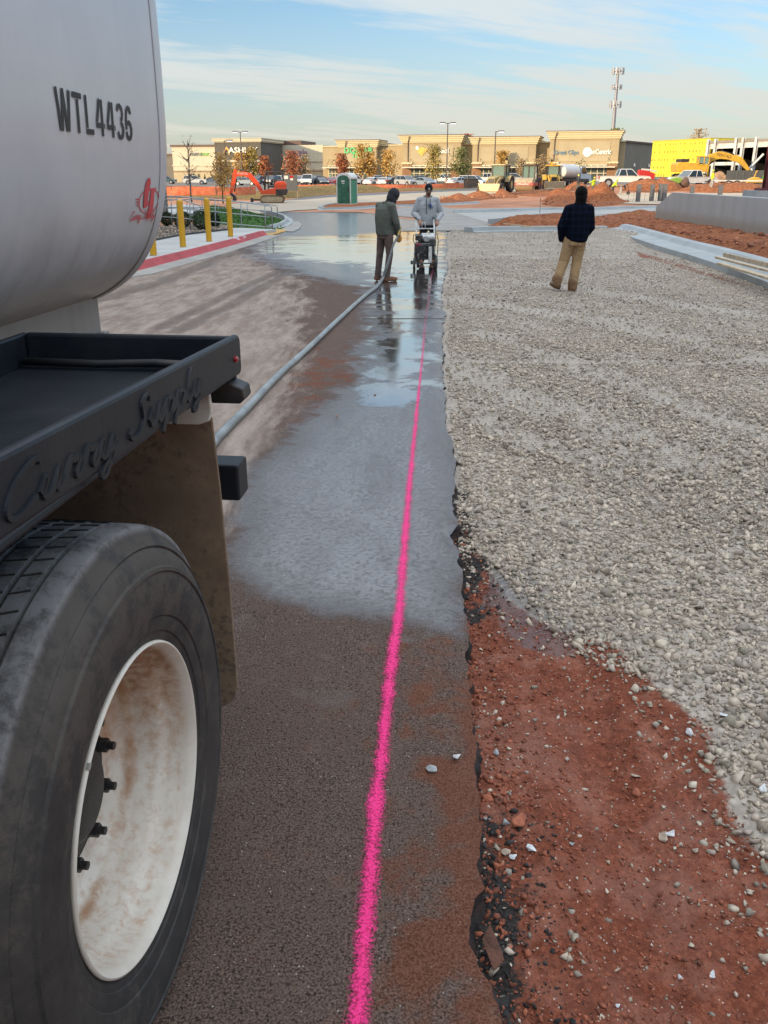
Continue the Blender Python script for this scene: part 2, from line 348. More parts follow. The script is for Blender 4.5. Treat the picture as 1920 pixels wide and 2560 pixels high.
def mat_lot():
    """crushed stone base and red clay, mixed by the 'dirt' attribute"""
    m,t,b=newmat('stone_base_and_clay'); p=opos(t); dirt=att(t,'dirt').outputs['Fac']; wet=att(t,'damp').outputs['Fac']; blk=att(t,'tar').outputs['Fac']
    v=nd(t,'ShaderNodeTexVoronoi',Scale=34.); t.links.new(p,v.inputs[0]); v2=nd(t,'ShaderNodeTexVoronoi',Scale=75.); t.links.new(p,v2.inputs[0])
    sep=nd(t,'ShaderNodeSeparateColor'); t.links.new(v.outputs['Color'],sep.inputs[0])
    g=mixc(t,sep.outputs[0],(.285,.240,.192),(.47,.405,.335)); g=mixc(t,mr(t,v.outputs['Distance'],.25,.75,0,.7),g,(.15,.125,.105))
    g=mixc(t,mr(t,noi(t,1.2,6,.6,p),.42,.66,0,.7),g,(.40,.355,.305))
    g=mixc(t,ma(t,'MULTIPLY',mr(t,ma(t,'ADD',att(t,'fines').outputs['Fac'],ma(t,'MULTIPLY',ma(t,'SUBTRACT',noi(t,3,6,.7,p),.5),1.4)),.4,.9),.5),g,mixc(t,noi(t,70,4,.7,p),(.30,.26,.215),(.46,.415,.36)))
    f=noi(t,90,5,.7,p); k=noi(t,7,6,.66,p)
    d=mixc(t,mr(t,f,.3,.7),(.135,.034,.017),(.28,.088,.048)); d=mixc(t,mr(t,noi(t,26,6,.7,p),.40,.62,0,.6),d,(.10,.028,.015)); d=mixc(t,mr(t,k,.45,.7,0,.6),d,(.33,.145,.10))
    d=mixc(t,mr(t,noi(t,2.3,7,.68,p,.4),.45,.75,0,.65),d,(.27,.135,.10))
    vs=mr(t,v2.outputs['Distance'],.24,.15); d=mixc(t,ma(t,'MULTIPLY',vs,mr(t,noi(t,55,2,.5,p),.56,.62)),d,(.50,.36,.29))
    dn=ma(t,'ADD',dirt,ma(t,'MULTIPLY',ma(t,'SUBTRACT',noi(t,9,6,.7,p),.5),.7)); w=mr(t,dn,.4,.6)
    c=mixc(t,w,g,d); c=mixc(t,mr(t,ma(t,'ADD',blk,ma(t,'MULTIPLY',ma(t,'SUBTRACT',k,.5),2.4)),.42,.66),c,mixc(t,mr(t,f,.3,.7),(.012,.011,.011),(.05,.042,.038)))
    wm_=mr(t,ma(t,'ADD',wet,ma(t,'MULTIPLY',ma(t,'SUBTRACT',k,.5),.9)),.45,.62)
    c=mixc(t,wm_,c,mixc(t,1.,c,(.5,.47,.47),'MULTIPLY')); t.links.new(c,b.inputs['Base Color'])
    t.links.new(mr(t,wm_,0,1,.92,.22),b.inputs['Roughness']); t.links.new(mr(t,wm_,0,1,.2,.8),b.inputs['Specular IOR Level'])
    h=mixc(t,w,v.outputs['Distance'],f); n=bump(t,None,h,.55,.012); bump(t,b,k,.5,.03,n)
    return m
ASPH=mat_asphalt(); LOT=mat_lot()
def mat_clay(name,a,b_,scale=1.):
    m,t,b=newmat(name); p=opos(t); n=noi(t,3*scale,7,.7,p); f=noi(t,22*scale,5,.7,p)
    c=mixc(t,mr(t,n,.35,.65),a,b_); c=mixc(t,mr(t,f,.55,.72,0,.6),c,tuple(min(1,x*1.5) for x in b_)); t.links.new(c,b.inputs['Base Color'])
    b.inputs['Roughness'].default_value=.95; b.inputs['Specular IOR Level'].default_value=.15; q=bump(t,None,f,.8,.08/scale); bump(t,b,n,.8,.25/scale,q); MATS[name]=m; return m
CLAY=mat_clay('clay',(.25,.085,.036),(.42,.165,.075)); CLAYD=mat_clay('turned_clay',(.20,.064,.026),(.40,.155,.07),1.6)
def mat_conc(name,col,stain=.25,scale=1.,joint=0.):
    m,t,b=newmat(name); p=opos(t); n=noi(t,.9*scale,7,.68,p); f=noi(t,40,4,.6,p); s=noi(t,5*scale,6,.65,p,.4)
    c=mixc(t,mr(t,n,.3,.7),tuple(x*(1-stain) for x in col),col); c=mixc(t,mr(t,s,.55,.75,0,.35),c,tuple(x*.6 for x in col)); c=mixc(t,mr(t,f,.4,.7,0,.25),c,tuple(x*1.15 for x in col))
    t.links.new(c,b.inputs['Base Color']); b.inputs['Roughness'].default_value=.88; bump(t,b,f,.25,.004); MATS[name]=m; return m
CONC=mat_conc('sidewalk_concrete',(.47,.47,.455)); CONCN=mat_conc('new_kerb_concrete',(.36,.385,.385)); CONCR=mat_conc('dusty_concrete_road',(.43,.36,.27),.2,.5); CONCG=mat_conc('gutter_concrete',(.34,.32,.29))
# far ground sheet -------------------------------------------------------
ys=[-400,-120,-40,-12,-4,0,.3]; y=.5
while y<4500: ys.append(y); y*=1.022 if y<300 else 1.08
ys=np.array(ys); nc=261; u=np.linspace(-1,1,nc); uu=np.sign(u)*np.abs(u)**1.15
wd=np.maximum(np.abs(ys),14)*.66+6
X=uu[None,:]*wd[:,None]; X[:,0]=-6000; X[:,-1]=6000; X[:,1]=-900-wd; X[:,-2]=900+wd; Yg=np.repeat(ys[:,None],nc,1)
Z=gz(X,Yg)
inner=ss((44-Yg)/3.)*ss((X+16)/2.)*ss((12-X)/1.2)*(Yg>-30)
mid=(Yg>40)&(Yg<170); Z=Z-.012+np.where(mid,.015*vnoise(X*.7,Yg*.35,3),0)-.42*inner
def mat_far():
    m,t,b=newmat('worksite_ground'); g=nd(t,'ShaderNodeNewGeometry'); s=nd(t,'ShaderNodeSeparateXYZ'); t.links.new(g.outputs['Position'],s.inputs[0]); p=g.outputs['Position']
    n=noi(t,.35,7,.7,p); f=noi(t,3,6,.7,p)
    c=mixc(t,mr(t,n,.35,.65),(.30,.115,.052),(.46,.215,.115)); c=mixc(t,mr(t,f,.5,.7,0,.5),c,(.42,.26,.16))
    far=mr(t,s.outputs[1],118,121); c=mixc(t,far,c,mixc(t,mr(t,f,.4,.65),(.14,.12,.10),(.21,.185,.155)))
    c=mixc(t,mr(t,s.outputs[1],330,400),c,(.10,.105,.05)); t.links.new(c,b.inputs['Base Color']); b.inputs['Roughness'].default_value=.95; bump(t,b,f,.5,.1); return m
tag(gridmesh('ground',np.stack([X,Yg,Z],-1).reshape(-1,3),len(ys),nc,mat_far()),kind='structure')
# pavement ----------------------------------------------------------------
EPX=[(1255,2640),(1248,2560),(1223,2471),(1164,2352),(1174,2253),(1201,2214),(1199,2085),(1194,1848),(1179,1700),(1175,1687),(1168,1579),(1157,1470),(1142,1361),(1128,1333),(1146,1304),(1131,1268),(1135,1224),(1139,1159),(1131,1108),(1117,1054),(1113,1000),(1105,900),(1108,810),(1118,782),(1104,768),(1110,700),(1119,660),(1113,640),(1122,620),(1116,600),(1121,575),(1117,563),(1095,548)]
EW=GP(EPX); EWY=np.array([p.y for p in EW]); EWX=np.array([p.x for p in EW]); o_=np.argsort(EWY); EWY=EWY[o_]; EWX=EWX[o_]
def edge(y): 
    y=np.asarray(y,float); return np.interp(y,EWY,EWX)+.018*vnoise(y*9,y*0,5,3)+.007*vnoise(y*37,y*0,8,2)+.05*np.clip((y-4)/10,0,1)*vnoise(y*1.7,y*0+4,6,4)*np.clip((50-y)/20,0,1)
CURB=[(-7.6,-8.),(-6.75,0.),G(250,706),G(380,685),G(540,640),G(632,612),G(717,581)]
cyv=np.array([p[1] for p in CURB]); cxv=np.array([p[0] for p in CURB])
FARP=GP([(640,536),(700,531),(740,526),(775,527),(844,531),(939,537),(1020,545),(1095,549)])
ys=[-8,-4,-1,0,.3]; y=.5
while y<60: ys.append(y); y*=1.0095
ys=np.array(ys); nc=230; uu=np.linspace(0,1,nc)**1.5
ymax=np.interp(np.linspace(-9,2,60),[p.x for p in FARP],[p.y for p in FARP])
e_=edge(ys); lf=np.interp(ys,cyv,cxv)-.1; lf=np.where(ys>cyv[-1],np.interp(ys,[cyv[-1],cyv[-1]+2.5,70],[cxv[-1]-.1,-6.,-11.]),lf)
e_=np.where(ys>42,np.interp(ys,[42,60],[e_[np.searchsorted(ys,42)-1],-1.5]),e_)
X=e_[:,None]+(lf-e_)[:,None]*uu[None,:]; Yg=np.repeat(ys[:,None],nc,1)
Z=gz(X,Yg)+.004*vnoise(X*1.5,Yg*1.5,9,3)
# edge crumble: outermost columns sag
sag=np.exp(-((X-e_[:,None])/.045)**2)*.012; Z=Z-sag*(np.abs(X-e_[:,None])<.2)
WETP=GP([(600,1180),(560,1420),(640,1500),(800,1530),(1000,1560),(1150,1590),(1180,1500),(1190,1100),(1180,800),(1180,560),(1000,535),(700,528),(640,560),(610,640),(740,690),(900,720),(905,800),(880,880),(860,960),(760,1040),(700,1120)])
wsd=inpoly_sd(X,Yg,WETP); sc=np.clip(Yg*.075,.20,1.6)
wet=np.clip(.5+.5*wsd/sc,0,1)
PUD=[GP([(640,600),(700,590),(820,590),(960,580),(1118,570),(1118,690),(1090,760),(960,760),(965,690),(880,660),(740,650),(700,632),(640,640)]),GP([(905,700),(1112,690),(1112,900),(1105,1010),(1000,1030),(880,1010),(820,985),(880,930),(905,850),(930,790),(900,740)])]
pud=np.zeros_like(X)
for k,P_ in enumerate(PUD): pud=np.maximum(pud,np.clip(.5+.5*inpoly_sd(X,Yg,P_)/sc,0,1)*(1. if k==0 else .84))
red=np.exp(-np.abs(X-e_[:,None])/.30)*1.1*np.clip((3.9-Yg)/1.4,0.12,1)
red=np.maximum(red,.75*np.exp(-((X+.55)**2/.25+(Yg-8.2)**2/5.))); red=np.maximum(red,.6*np.exp(-((X+1.7)**2/.9+(Yg-10.5)**2/6.)))
TANP=[(-12,-8),(-.8,4.0),(-.75,7.),(-.85,9.5),(-1.1,12),(-1.45,15),(-1.75,18),(-2.9,22.),(-4.3,26),(-5,33),(-12,33)]
tan=np.clip(.5+.4*inpoly_sd(X,Yg,TANP)/np.clip(Yg*.06,.25,1.2),0,1)
def seg(a,b,w):
    ax,ay=a[0],a[1]; bx,by=b[0],b[1]; t_=np.clip(((X-ax)*(bx-ax)+(Yg-ay)*(by-ay))/((bx-ax)**2+(by-ay)**2),0,1)
    return np.exp(-(np.hypot(X-ax-t_*(bx-ax),Yg-ay-t_*(by-ay))/w)**2)
T1=[G(400,820),G(560,740),G(740,660)]; T2=[G(440,830),G(600,750),G(760,660)]; T3=[G(200,760),G(420,700),G(560,640),G(680,610)]
trk=np.zeros_like(X)
for P_,w_ in ((T1,.16),(T2,.16),(T3,.28)):
    for a,b in zip(P_,P_[1:]): trk=np.maximum(trk,seg(a,b,w_))
wet=np.maximum(wet,.47*np.maximum(seg(G(600,735),G(750,660),.30),seg(G(520,670),G(690,612),.45)))
pavement=gridmesh('pavement',np.stack([X,Yg,Z],-1).reshape(-1,3),len(ys),nc,ASPH,dict(gloss=np.clip((wsd+.08)/(.22+.045*Yg),0,1),wet=wet,red=red,tan=tan,track=trk,puddle=pud)); tag(pavement,kind='structure')
# broken black edge face of the asphalt
TAR=M('broken_asphalt',(.022,.02,.019),.75,var=.6,scale=30,bmp=1.,bdist=.02,dirt=(.16,.06,.035),dscale=5,damt=.55)
k=ys<44; yy=np.repeat(ys[k],1); lv=7; EX=edge(yy); V=np.zeros((len(yy),lv,3))
for j in range(lv):
    q=j/(lv-1); V[:,j,0]=np.where(True,e_[k],0)+(.0 if j==0 else .035*vnoise(yy*14,yy*0+j*.9,11,3)-.010)*(1 if j else 0)+.02*q; V[:,j,1]=yy; V[:,j,2]=gz(0,yy)-.004-.15*q
V[:,0,0]=e_[k]; V[:,0,2]=Z[k,0]
tag(gridmesh('pavement_edge',V.reshape(-1,3),len(yy),lv,TAR,smooth=False),kind='structure')
# stone lot beside it -----------------------------------------------------
DPX=[(1100,1235),(1150,1275),(1180,1330),(1225,1400),(1262,1475),(1330,1500),(1400,1540),(1480,1556),(1560,1600),(1640,1685),(1700,1730),(1780,1800),(1800,1900),(1840,2010),(1900,2080),(2050,2200),(2400,2800),(1000,2900),(1000,1300)]
DW=GP(DPX); 
TRK=[([(1060,870),(1300,985),(1600,1090),(2000,1250)],.42),([(1200,830),(1500,925),(1950,1090)],.35),([(1130,745),(1500,800),(1950,905)],.55),([(1150,690),(1450,720),(1900,790)],.6),([(1130,1000),(1350,1100),(1700,1230),(2000,1350)],.22)]
DIRT2=[GP([(1580,625),(1640,640),(1760,675),(1900,720),(1840,712),(1700,672),(1590,642)]),]
def zlot(X,Y):
    d=inpoly_sd(X,Y,DW); dirt=np.clip(.5+d/.16,0,1); ed=np.interp(Y,ys,e_); q=X-ed
    z=gz(X,Y)-.03
    z=z-.055*ss(np.clip(.5+d/.5,0,1))-.018*np.exp(-((q-.05)/.08)**2)*(Y<6)+.03*ss((q-.02)/.15)*(Y>9)
    z=z+.016*vnoise(X*1.1,Y*.8,21,4)*np.clip((Y-1)/3,.3,1)+dirt*.011*vnoise(X*9,Y*9,22,4)+.007*(1-dirt)*vnoise(X*6,Y*6,25,3)
    z=z+.02*np.sin((X*.93-Y*.36)*6.)*np.exp(-((X-.52*Y+1.2)/1.1)**2)*(Y>3)*(1-dirt)            # wheel ruts
    z=z-dirt*.02*np.exp(-((X-.62-.02*Y)/.12)**2)+dirt*.016*vnoise((X-.10*Y)*7,Y*.9,27,3)+dirt*.010*vnoise(X*26,Y*26,28,3)
    # heap of fines against the kerb
    c=G(1500,592); z=z+.30*np.exp(-((X-c.x)**2/2.2+(Y-c.y)**2/5.))
    return z,dirt
ys2=[]; y=.55
while y<43.5: ys2.append(y); y*=1.0095
ys2=np.array(ys2); nc=330; uu=np.linspace(0,1,nc); e2=np.interp(ys2,ys,e_)-.03; Wd=np.minimum(.66*ys2+1.3,13.)
X=e2[:,None]+Wd[:,None]*uu[None,:]; Yg=np.repeat(ys2[:,None],nc,1); Z,dirt=zlot(X,Yg)
ed=e2[:,None]+.03
for P_ in DIRT2: dirt=np.maximum(dirt,.62*np.clip(.6+inpoly_sd(X,Yg,P_)/.4,0,1))
trkd=np.zeros_like(X)
for P_,w_ in TRK:
    Pw=GP(P_)
    for a,b in zip(Pw,Pw[1:]): trkd=np.maximum(trkd,np.exp(-(np.hypot(X-a.x-np.clip(((X-a.x)*(b.x-a.x)+(Yg-a.y)*(b.y-a.y))/((b.x-a.x)**2+(b.y-a.y)**2),0,1)*(b.x-a.x),Yg-a.y-np.clip(((X-a.x)*(b.x-a.x)+(Yg-a.y)*(b.y-a.y))/((b.x-a.x)**2+(b.y-a.y)**2),0,1)*(b.y-a.y))/w_)**2))
Z=Z-.015*trkd*(1-dirt)
tar=np.exp(-((X-ed-.03)/.085)**2)*np.clip(np.maximum(np.exp(-((Yg-1.65)/.28)**2)*1.1,np.exp(-((Yg-4.1)/.7)**2)*1.15)+.12*(Yg<7)+.18*vnoise(Yg*3,Yg*0,31),0,1.2)
damp=.9*np.exp(-((X-ed-.22)/.18)**2-((Yg-3.45)/.30)**2)+.75*np.exp(-((X-ed-.35)/.25)**2-((Yg-3.05)/.15)**2)
tag(gridmesh('gravel_lot',np.stack([X,Yg,Z],-1).reshape(-1,3),len(ys2),nc,LOT,dict(dirt=dirt,damp=damp,tar=tar,fines=trkd)),kind='structure')
# crushed stones (uncountable) --------------------------------------------
rng=np.random.default_rng(7)
def stone_templates(k=10):
    out_=[]
    for s in range(k):
        bm=bmesh.new(); pts=rng.normal(size=(10,3)); pts/=np.linalg.norm(pts,axis=1)[:,None]; pts*=rng.uniform(.86,1.04,(10,1)); pts*=np.array([1,.72,.58])
        for p in pts: bm.verts.new(p)
        r=bmesh.ops.convex_hull(bm,input=bm.verts[:]); bmesh.ops.delete(bm,geom=list({v for v in r['geom_interior'] if isinstance(v,bmesh.types.BMVert)}),context='VERTS')
        bm.verts.ensure_lookup_table(); bm.verts.index_update()
        out_.append((np.array([v.co[:] for v in bm.verts]),np.array([[v.index for v in f.verts] for f in bm.faces if len(f.verts)==3]))); bm.free()
    return out_
ST=stone_templates()
def mat_stone():
    m,t,b=newmat('crushed_limestone'); c=att(t,'tint').outputs['Color']; p=opos(t); n=noi(t,60,5,.65,p)
    t.links.new(mixc(t,mr(t,n,.35,.7,0,.45),c,mixc(t,1.,c,(.6,.56,.52),'MULTIPLY')),b.inputs['Base Color']); b.inputs['Roughness'].default_value=.9; bump(t,b,n,.4,.004); return m
STONE=mat_stone()
def scatter(name,P,size,cols,label,cat,sink=.25):
    n=len(P); k=rng.integers(0,len(ST),n); VV=[];FF=[];CC=[];o=0
    for j,(tv,tf) in enumerate(ST):
        ix=np.where(k==j)[0]
        if not len(ix): continue
        a=rng.uniform(0,2*PI,len(ix)); b_=rng.normal(0,.45,len(ix)); c_=rng.normal(0,.45,len(ix))
        ca,sa,cb_,sb,cc,sc_=np.cos(a),np.sin(a),np.cos(b_),np.sin(b_),np.cos(c_),np.sin(c_)
        v=tv[None]*size[ix][:,None,None]
        x,y_,z=v[...,0],v[...,1],v[...,2]
        y1=y_*cb_[:,None]-z*sb[:,None]; z1=y_*sb[:,None]+z*cb_[:,None]; x2=x*cc[:,None]+z1*sc_[:,None]; z2=-x*sc_[:,None]+z1*cc[:,None]
        x3=x2*ca[:,None]-y1*sa[:,None]; y3=x2*sa[:,None]+y1*ca[:,None]
        w=np.stack([x3,y3,z2],-1)+P[ix][:,None,:]; w[...,2]+=(size[ix]*.42*(1-2*sink))[:,None]
        nv=len(tv); VV.append(w.reshape(-1,3)); FF.append((tf[None]+(np.arange(len(ix))*nv)[:,None,None]+o).reshape(-1,3)); CC.append(np.repeat(cols[ix],nv,0)); o+=nv*len(ix)
    V=np.concatenate(VV); Fc=np.concatenate(FF).astype(np.int32); Cc=np.concatenate(CC)
    me=bpy.data.meshes.new(name); me.vertices.add(len(V)); me.vertices.foreach_set('co',V.astype(np.float32).ravel()); me.loops.add(Fc.size); me.loops.foreach_set('vertex_index',Fc.ravel())
    me.polygons.add(len(Fc)); me.polygons.foreach_set('loop_start',np.arange(0,Fc.size,3,dtype=np.int32)); me.polygons.foreach_set('loop_total',np.full(len(Fc),3,np.int32)); me.update(calc_edges=True)
    at=me.attributes.new('tint','FLOAT_COLOR','POINT'); at.data.foreach_set('color',np.concatenate([Cc,np.ones((len(Cc),1))],1).astype(np.float32).ravel())
    me.materials.append(STONE); ob=bpy.data.objects.new(name,me); COL.objects.link(ob); return tag(ob,label,cat,None,'stuff')
def tints(n,warm=0.):
    base=np.array([.462,.388,.306]); t_=rng.uniform(.50,1.32,(n,1)); c=base*t_+rng.normal(0,.005,(n,3)); return np.clip(c,.05,.72)
def lot_points(n,y0,y1,pw=1.):
    y=y0+(y1-y0)*rng.uniform(0,1,n)**pw; e=np.interp(y,ys,e_); x=e+rng.uniform(.01,1,n)*np.minimum(.5*y+.5-e,11.5)
    return x,y
ox,oy=lot_points(88000,1.5,10.5,1.0); x2,y2=lot_points(88000,9.5,23); x3,y3=lot_points(22000,22,40)
x=np.concatenate([ox,x2,x3]); y=np.concatenate([oy,y2,y3]); z,d=zlot(x,y)
patch=.5+.5*vnoise(x*.55,y*.35,41,3); sdd=inpoly_sd(x,y,DW)+.30*vnoise(x*2.3,y*2.3,44,4)
def trackd(x,y):
    dd=np.full(x.shape,9.)
    for P_,w_ in TRK:
        Pw=GP(P_)
        for a,b in zip(Pw,Pw[1:]):
            t_=np.clip(((x-a.x)*(b.x-a.x)+(y-a.y)*(b.y-a.y))/((b.x-a.x)**2+(b.y-a.y)**2),0,1); dd=np.minimum(dd,np.hypot(x-a.x-t_*(b.x-a.x),y-a.y-t_*(b.y-a.y))/w_)
    return dd
dens=np.clip(.12+patch*1.0+(.5+.5*vnoise((x*.93-y*.36)*1.1,(x*.36+y*.93)*.14,43,3))*1.0,.25,1)*(1-.74*np.exp(-trackd(x,y)**2*(1.1+.5*vnoise(x*2,y*2,48))))
dens=np.maximum(dens,np.clip((6.5-y)/2,0,.9)); keep=rng.uniform(0,1,len(x))<np.where(sdd<0,dens,np.where(inpoly_sd(x,y,DW)>-.05,.38*np.exp(-np.maximum(sdd,0)/.11)+.009*np.exp(-np.maximum(sdd,0)/.6),dens))
x,y,z=x[keep],y[keep],z[keep]; sdk=inpoly_sd(x,y,DW); sz=np.clip(rng.lognormal(math.log(.0086),.52,len(x)),.004,.034)*np.where(sdk>.12,.62,1.)*np.interp(y,[2,9,20,40],[1.05,1.05,1.25,1.7])
SCR=scatter('crushed_stone',np.stack([x,y,z],-1),sz,tints(len(x)),'loose grey beige crushed stone covering the graded lot','gravel')
# grit and clay crumbs along the trench
n=17000; y=.9+rng.uniform(0,1,n)**1.3*4.6; e=np.interp(y,ys,e_); x=e-.004+rng.uniform(0,1,n)**1.7*(.5*y+.1-e); z,d=zlot(x,y); k=d>.4; x,y,z,e=x[k],y[k],z[k],e[k]
near=np.exp(-(x-e)/.16); c=np.where(rng.uniform(0,1,(len(x),1))<.20-.14*near[:,None],tints(len(x))*1.05,np.array([.27,.085,.045])*rng.uniform(.5,1.5,(len(x),1)))
blackz=(near>.25)&((np.abs(y-1.7)<.35)|(np.abs(y-4.0)<.8)); c=np.where((blackz&(rng.uniform(0,1,len(x))<.5))[:,None],np.array([.03,.027,.026])*rng.uniform(.5,1.6,(len(x),1)),c)
sz=np.clip(rng.lognormal(math.log(.0030),.65,len(x)),.0012,.011)*(1+.8*near)
scatter('clay_crumbs',np.stack([x,y,z],-1),sz,c,'small red clay crumbs and pale grit strewn in the trench beside the cut asphalt','grit')
# single stones one can point to -------------------------------------------
def stone(px,py,w,col,label,on='lot',tmp=0,sq=1.):
    p=G(px,py); 
    if on=='lot': p.z=float(zlot(np.array(p.x),np.array(p.y))[0])
    else: p.z+=.004
    s=w/2*(p-Vector((0,0,H))).length/FPX*1.05; tv,tf=ST[tmp%len(ST)]; mb=MB(); mb.add([(v[0]*s,v[1]*s,v[2]*s*sq) for v in tv],[tuple(f) for f in tf])
    o=mb.build('stone',M('stone_'+col[0],col[1],.85,var=.22,scale=45,bmp=.5,bdist=.003)); o.location=(p.x,p.y,p.z+s*.33); o.rotation_euler.z=tmp*1.3
    b=o.modifiers.new('bevel','BEVEL'); b.width=s*.12; b.segments=2
    return tag(o,label,'stone')
WH=('white',(.60,.60,.60)); GY=('grey',(.36,.37,.38)); RD=('red',(.36,.115,.06)); BG=('beige',(.42,.33,.25)); BK=('black',(.03,.028,.026))
stone(1142,1897,28,WH,'white rounded stone on the asphalt near its broken edge','p',1); stone(1081,1930,34,GY,'blue grey stone on the asphalt left of the white one','p',2)
stone(938,988,11,BG,'brown pebble on the wet asphalt between hose and pink line','p',3); stone(958,1043,9,BG,'pale brown crumb on the wet asphalt furthest from the hose','p',4); stone(843,1042,9,('rust',(.30,.14,.09)),'rust brown crumb on the wet asphalt closest to the hose','p',5)
stone(1243,1824,25,GY,'pointed blue grey stone in the red trench above the clay lumps',tmp=6); stone(1222,1977,22,GY,'small triangular pale stone at the foot of the asphalt edge',tmp=7)
stone(1300,2000,56,RD,'largest red clay lump in the trench beside two grey stones',tmp=8); stone(1268,1992,26,GY,'square grey stone left of the largest red lump',tmp=9)
stone(1337,2062,38,WH,'long white upright stone in the trench',tmp=0); stone(1287,2078,28,WH,'white triangular stone below the long upright one',tmp=1); stone(1272,2062,30,BG,'blocky beige stone beside the black asphalt crumbs',tmp=2)
stone(1436,2054,20,GY,'small square grey stone alone in the smooth clay',tmp=3); stone(1662,2030,42,BG,'large rounded pinkish stone resting against a white one on the clay',tmp=4); stone(1686,2030,28,WH,'white pebble touching the large pinkish stone',tmp=5)
stone(1598,1922,34,RD,'flat orange clay clod near the middle of the lot edge',tmp=6); stone(1597,1884,24,BG,'beige stone above the flat orange clod',tmp=7); stone(1791,2368,26,WH,'lone white stone on cracked clay close to the bottom right',tmp=8); stone(1712,2366,18,WH,'small white stone left of the lone white one',tmp=9); stone(1554,2438,16,WH,'white chip on the clay low in the picture',tmp=1)
stone(1338,2497,44,BG,'round beige stone among black crumbs at the bottom of the trench',tmp=3); stone(1262,2425,48,BK,'black asphalt lump broken off the pavement edge',tmp=5); stone(1224,1932,34,RD,'rounded orange clay lump under the asphalt edge',tmp=2); stone(1260,1920,34,RD,'dark red clay lump right of the rounded orange one',tmp=4)
stone(1728,1796,32,WH,'large white stone at the ragged gravel border',tmp=6); stone(1820,1770,34,WH,'glossy white stone inside the gravel border',tmp=7); stone(1910,1950,34,WH,'white stone at the right edge of the picture',tmp=8)
p=G(1222,2325); tv,tf=ST[4]; slab=MB(); slab.add([(v[0]*.026,v[1]*.095,v[2]*.03) for v in tv],[tuple(f) for f in tf])
o=slab.build('asphalt_slab',M('rust_slab',(.12,.052,.034),.9,var=.35,scale=20,bmp=.8)); o.location=(p.x+.012,p.y,p.z-.06); o.rotation_euler=(.15,.35,.12); tag(o,'flat rust coloured asphalt flake tilted in the black hole at the pavement edge','slab')
# pink survey line ---------------------------------------------------------
LPX=[(893,2650),(891,2560),(905,2420),(918,2280),(930,2130),(942,2000),(958,1850),(972,1720),(983,1620),(995,1562),(1000,1500),(1008,1400),(1015,1320),(1022,1230),(1030,1150),(1037,1080),(1044,1010),(1052,930),(1058,870),(1063,800),(1070,760),(1077,700),(1082,675)]
def mat_pink():
    m,t,b=newmat('fluorescent_pink_spray'); uv=nd(t,'ShaderNodeUVMap'); s=nd(t,'ShaderNodeSeparateXYZ'); t.links.new(uv.outputs[0],s.inputs[0]); p=opos(t)
    a=ma(t,'ABSOLUTE',ma(t,'SUBTRACT',s.outputs[0],.5)); fine=noi(t,150,3,.75,p); g=noi(t,8,4,.6,p)
    k=ma(t,'ADD',ma(t,'ADD',ma(t,'MULTIPLY',a,-2.2),.87),ma(t,'ADD',ma(t,'MULTIPLY',ma(t,'SUBTRACT',fine,.5),1.5),ma(t,'MULTIPLY',ma(t,'SUBTRACT',g,.5),.8)))
    al=ma(t,'MULTIPLY',mr(t,k,.22,.86),ma(t,'MULTIPLY',s.outputs[2],1.) if False else .97); fade=nd(t,'ShaderNodeAttribute'); fade.attribute_name='fade'; al=ma(t,'MULTIPLY',al,fade.outputs['Fac']); t.links.new(al,b.inputs['Alpha'])
    c=mixc(t,mr(t,fine,.35,.6),(.70,.022,.15),(.90,.045,.25)); t.links.new(c,b.inputs['Base Color']); b.inputs['Roughness'].default_value=.6; b.inputs['Specular IOR Level'].default_value=.2; bump(t,b,fine,.5,.003); return m
L_=GP(LPX,.0075); pts=[]
for a,b in zip(L_,L_[1:]):
    k=max(2,int((b-a).length/.12))
    for i in range(k): pts.append(a.lerp(b,i/k))
pts.append(L_[-1]); Vt=[];uvs=[];fd=[]
for i,p in enumerate(pts):
    w=(.048+.002*math.sin(i*.9))*(1-.38*max(0,min(1,(p.y-3)/5))); z=float(gz(0,p.y))+.0085+.0015*min(p.y/8,2)
    Vt+=[(p.x-w,p.y,z),(p.x+w,p.y,z)]; f_=1-.22*max(0,min(1,(p.y-3)/4))-.62*max(0,min(1,(p.y-7)/5)); fd+=[f_,f_]
me=bpy.data.meshes.new('painted_line'); me.from_pydata(Vt,[],[(2*i,2*i+1,2*i+3,2*i+2) for i in range(len(pts)-1)]); uvl=me.uv_layers.new(name='UVMap')
for pl in me.polygons:
    for li in pl.loop_indices: vi=me.loops[li].vertex_index; uvl.data[li].uv=(vi%2,vi//2*.1)
a_=me.attributes.new('fade','FLOAT','POINT'); a_.data.foreach_set('value',fd); me.materials.append(mat_pink())
o=bpy.data.objects.new('painted_line',me); COL.objects.link(o); tag(o,'bright pink sprayed marking line running along the asphalt','marking',None,'structure')
# saw joint across the wet lane
mb=MB(); a=G(905,797); b=G(1118,797); mb.box(((a.x+b.x)/2,a.y,float(gz(0,a.y))+.003),((b.x-a.x),.02,.004)); tag(mb.build('saw_joint',M('joint',(.03,.028,.026),.8)),kind='structure')
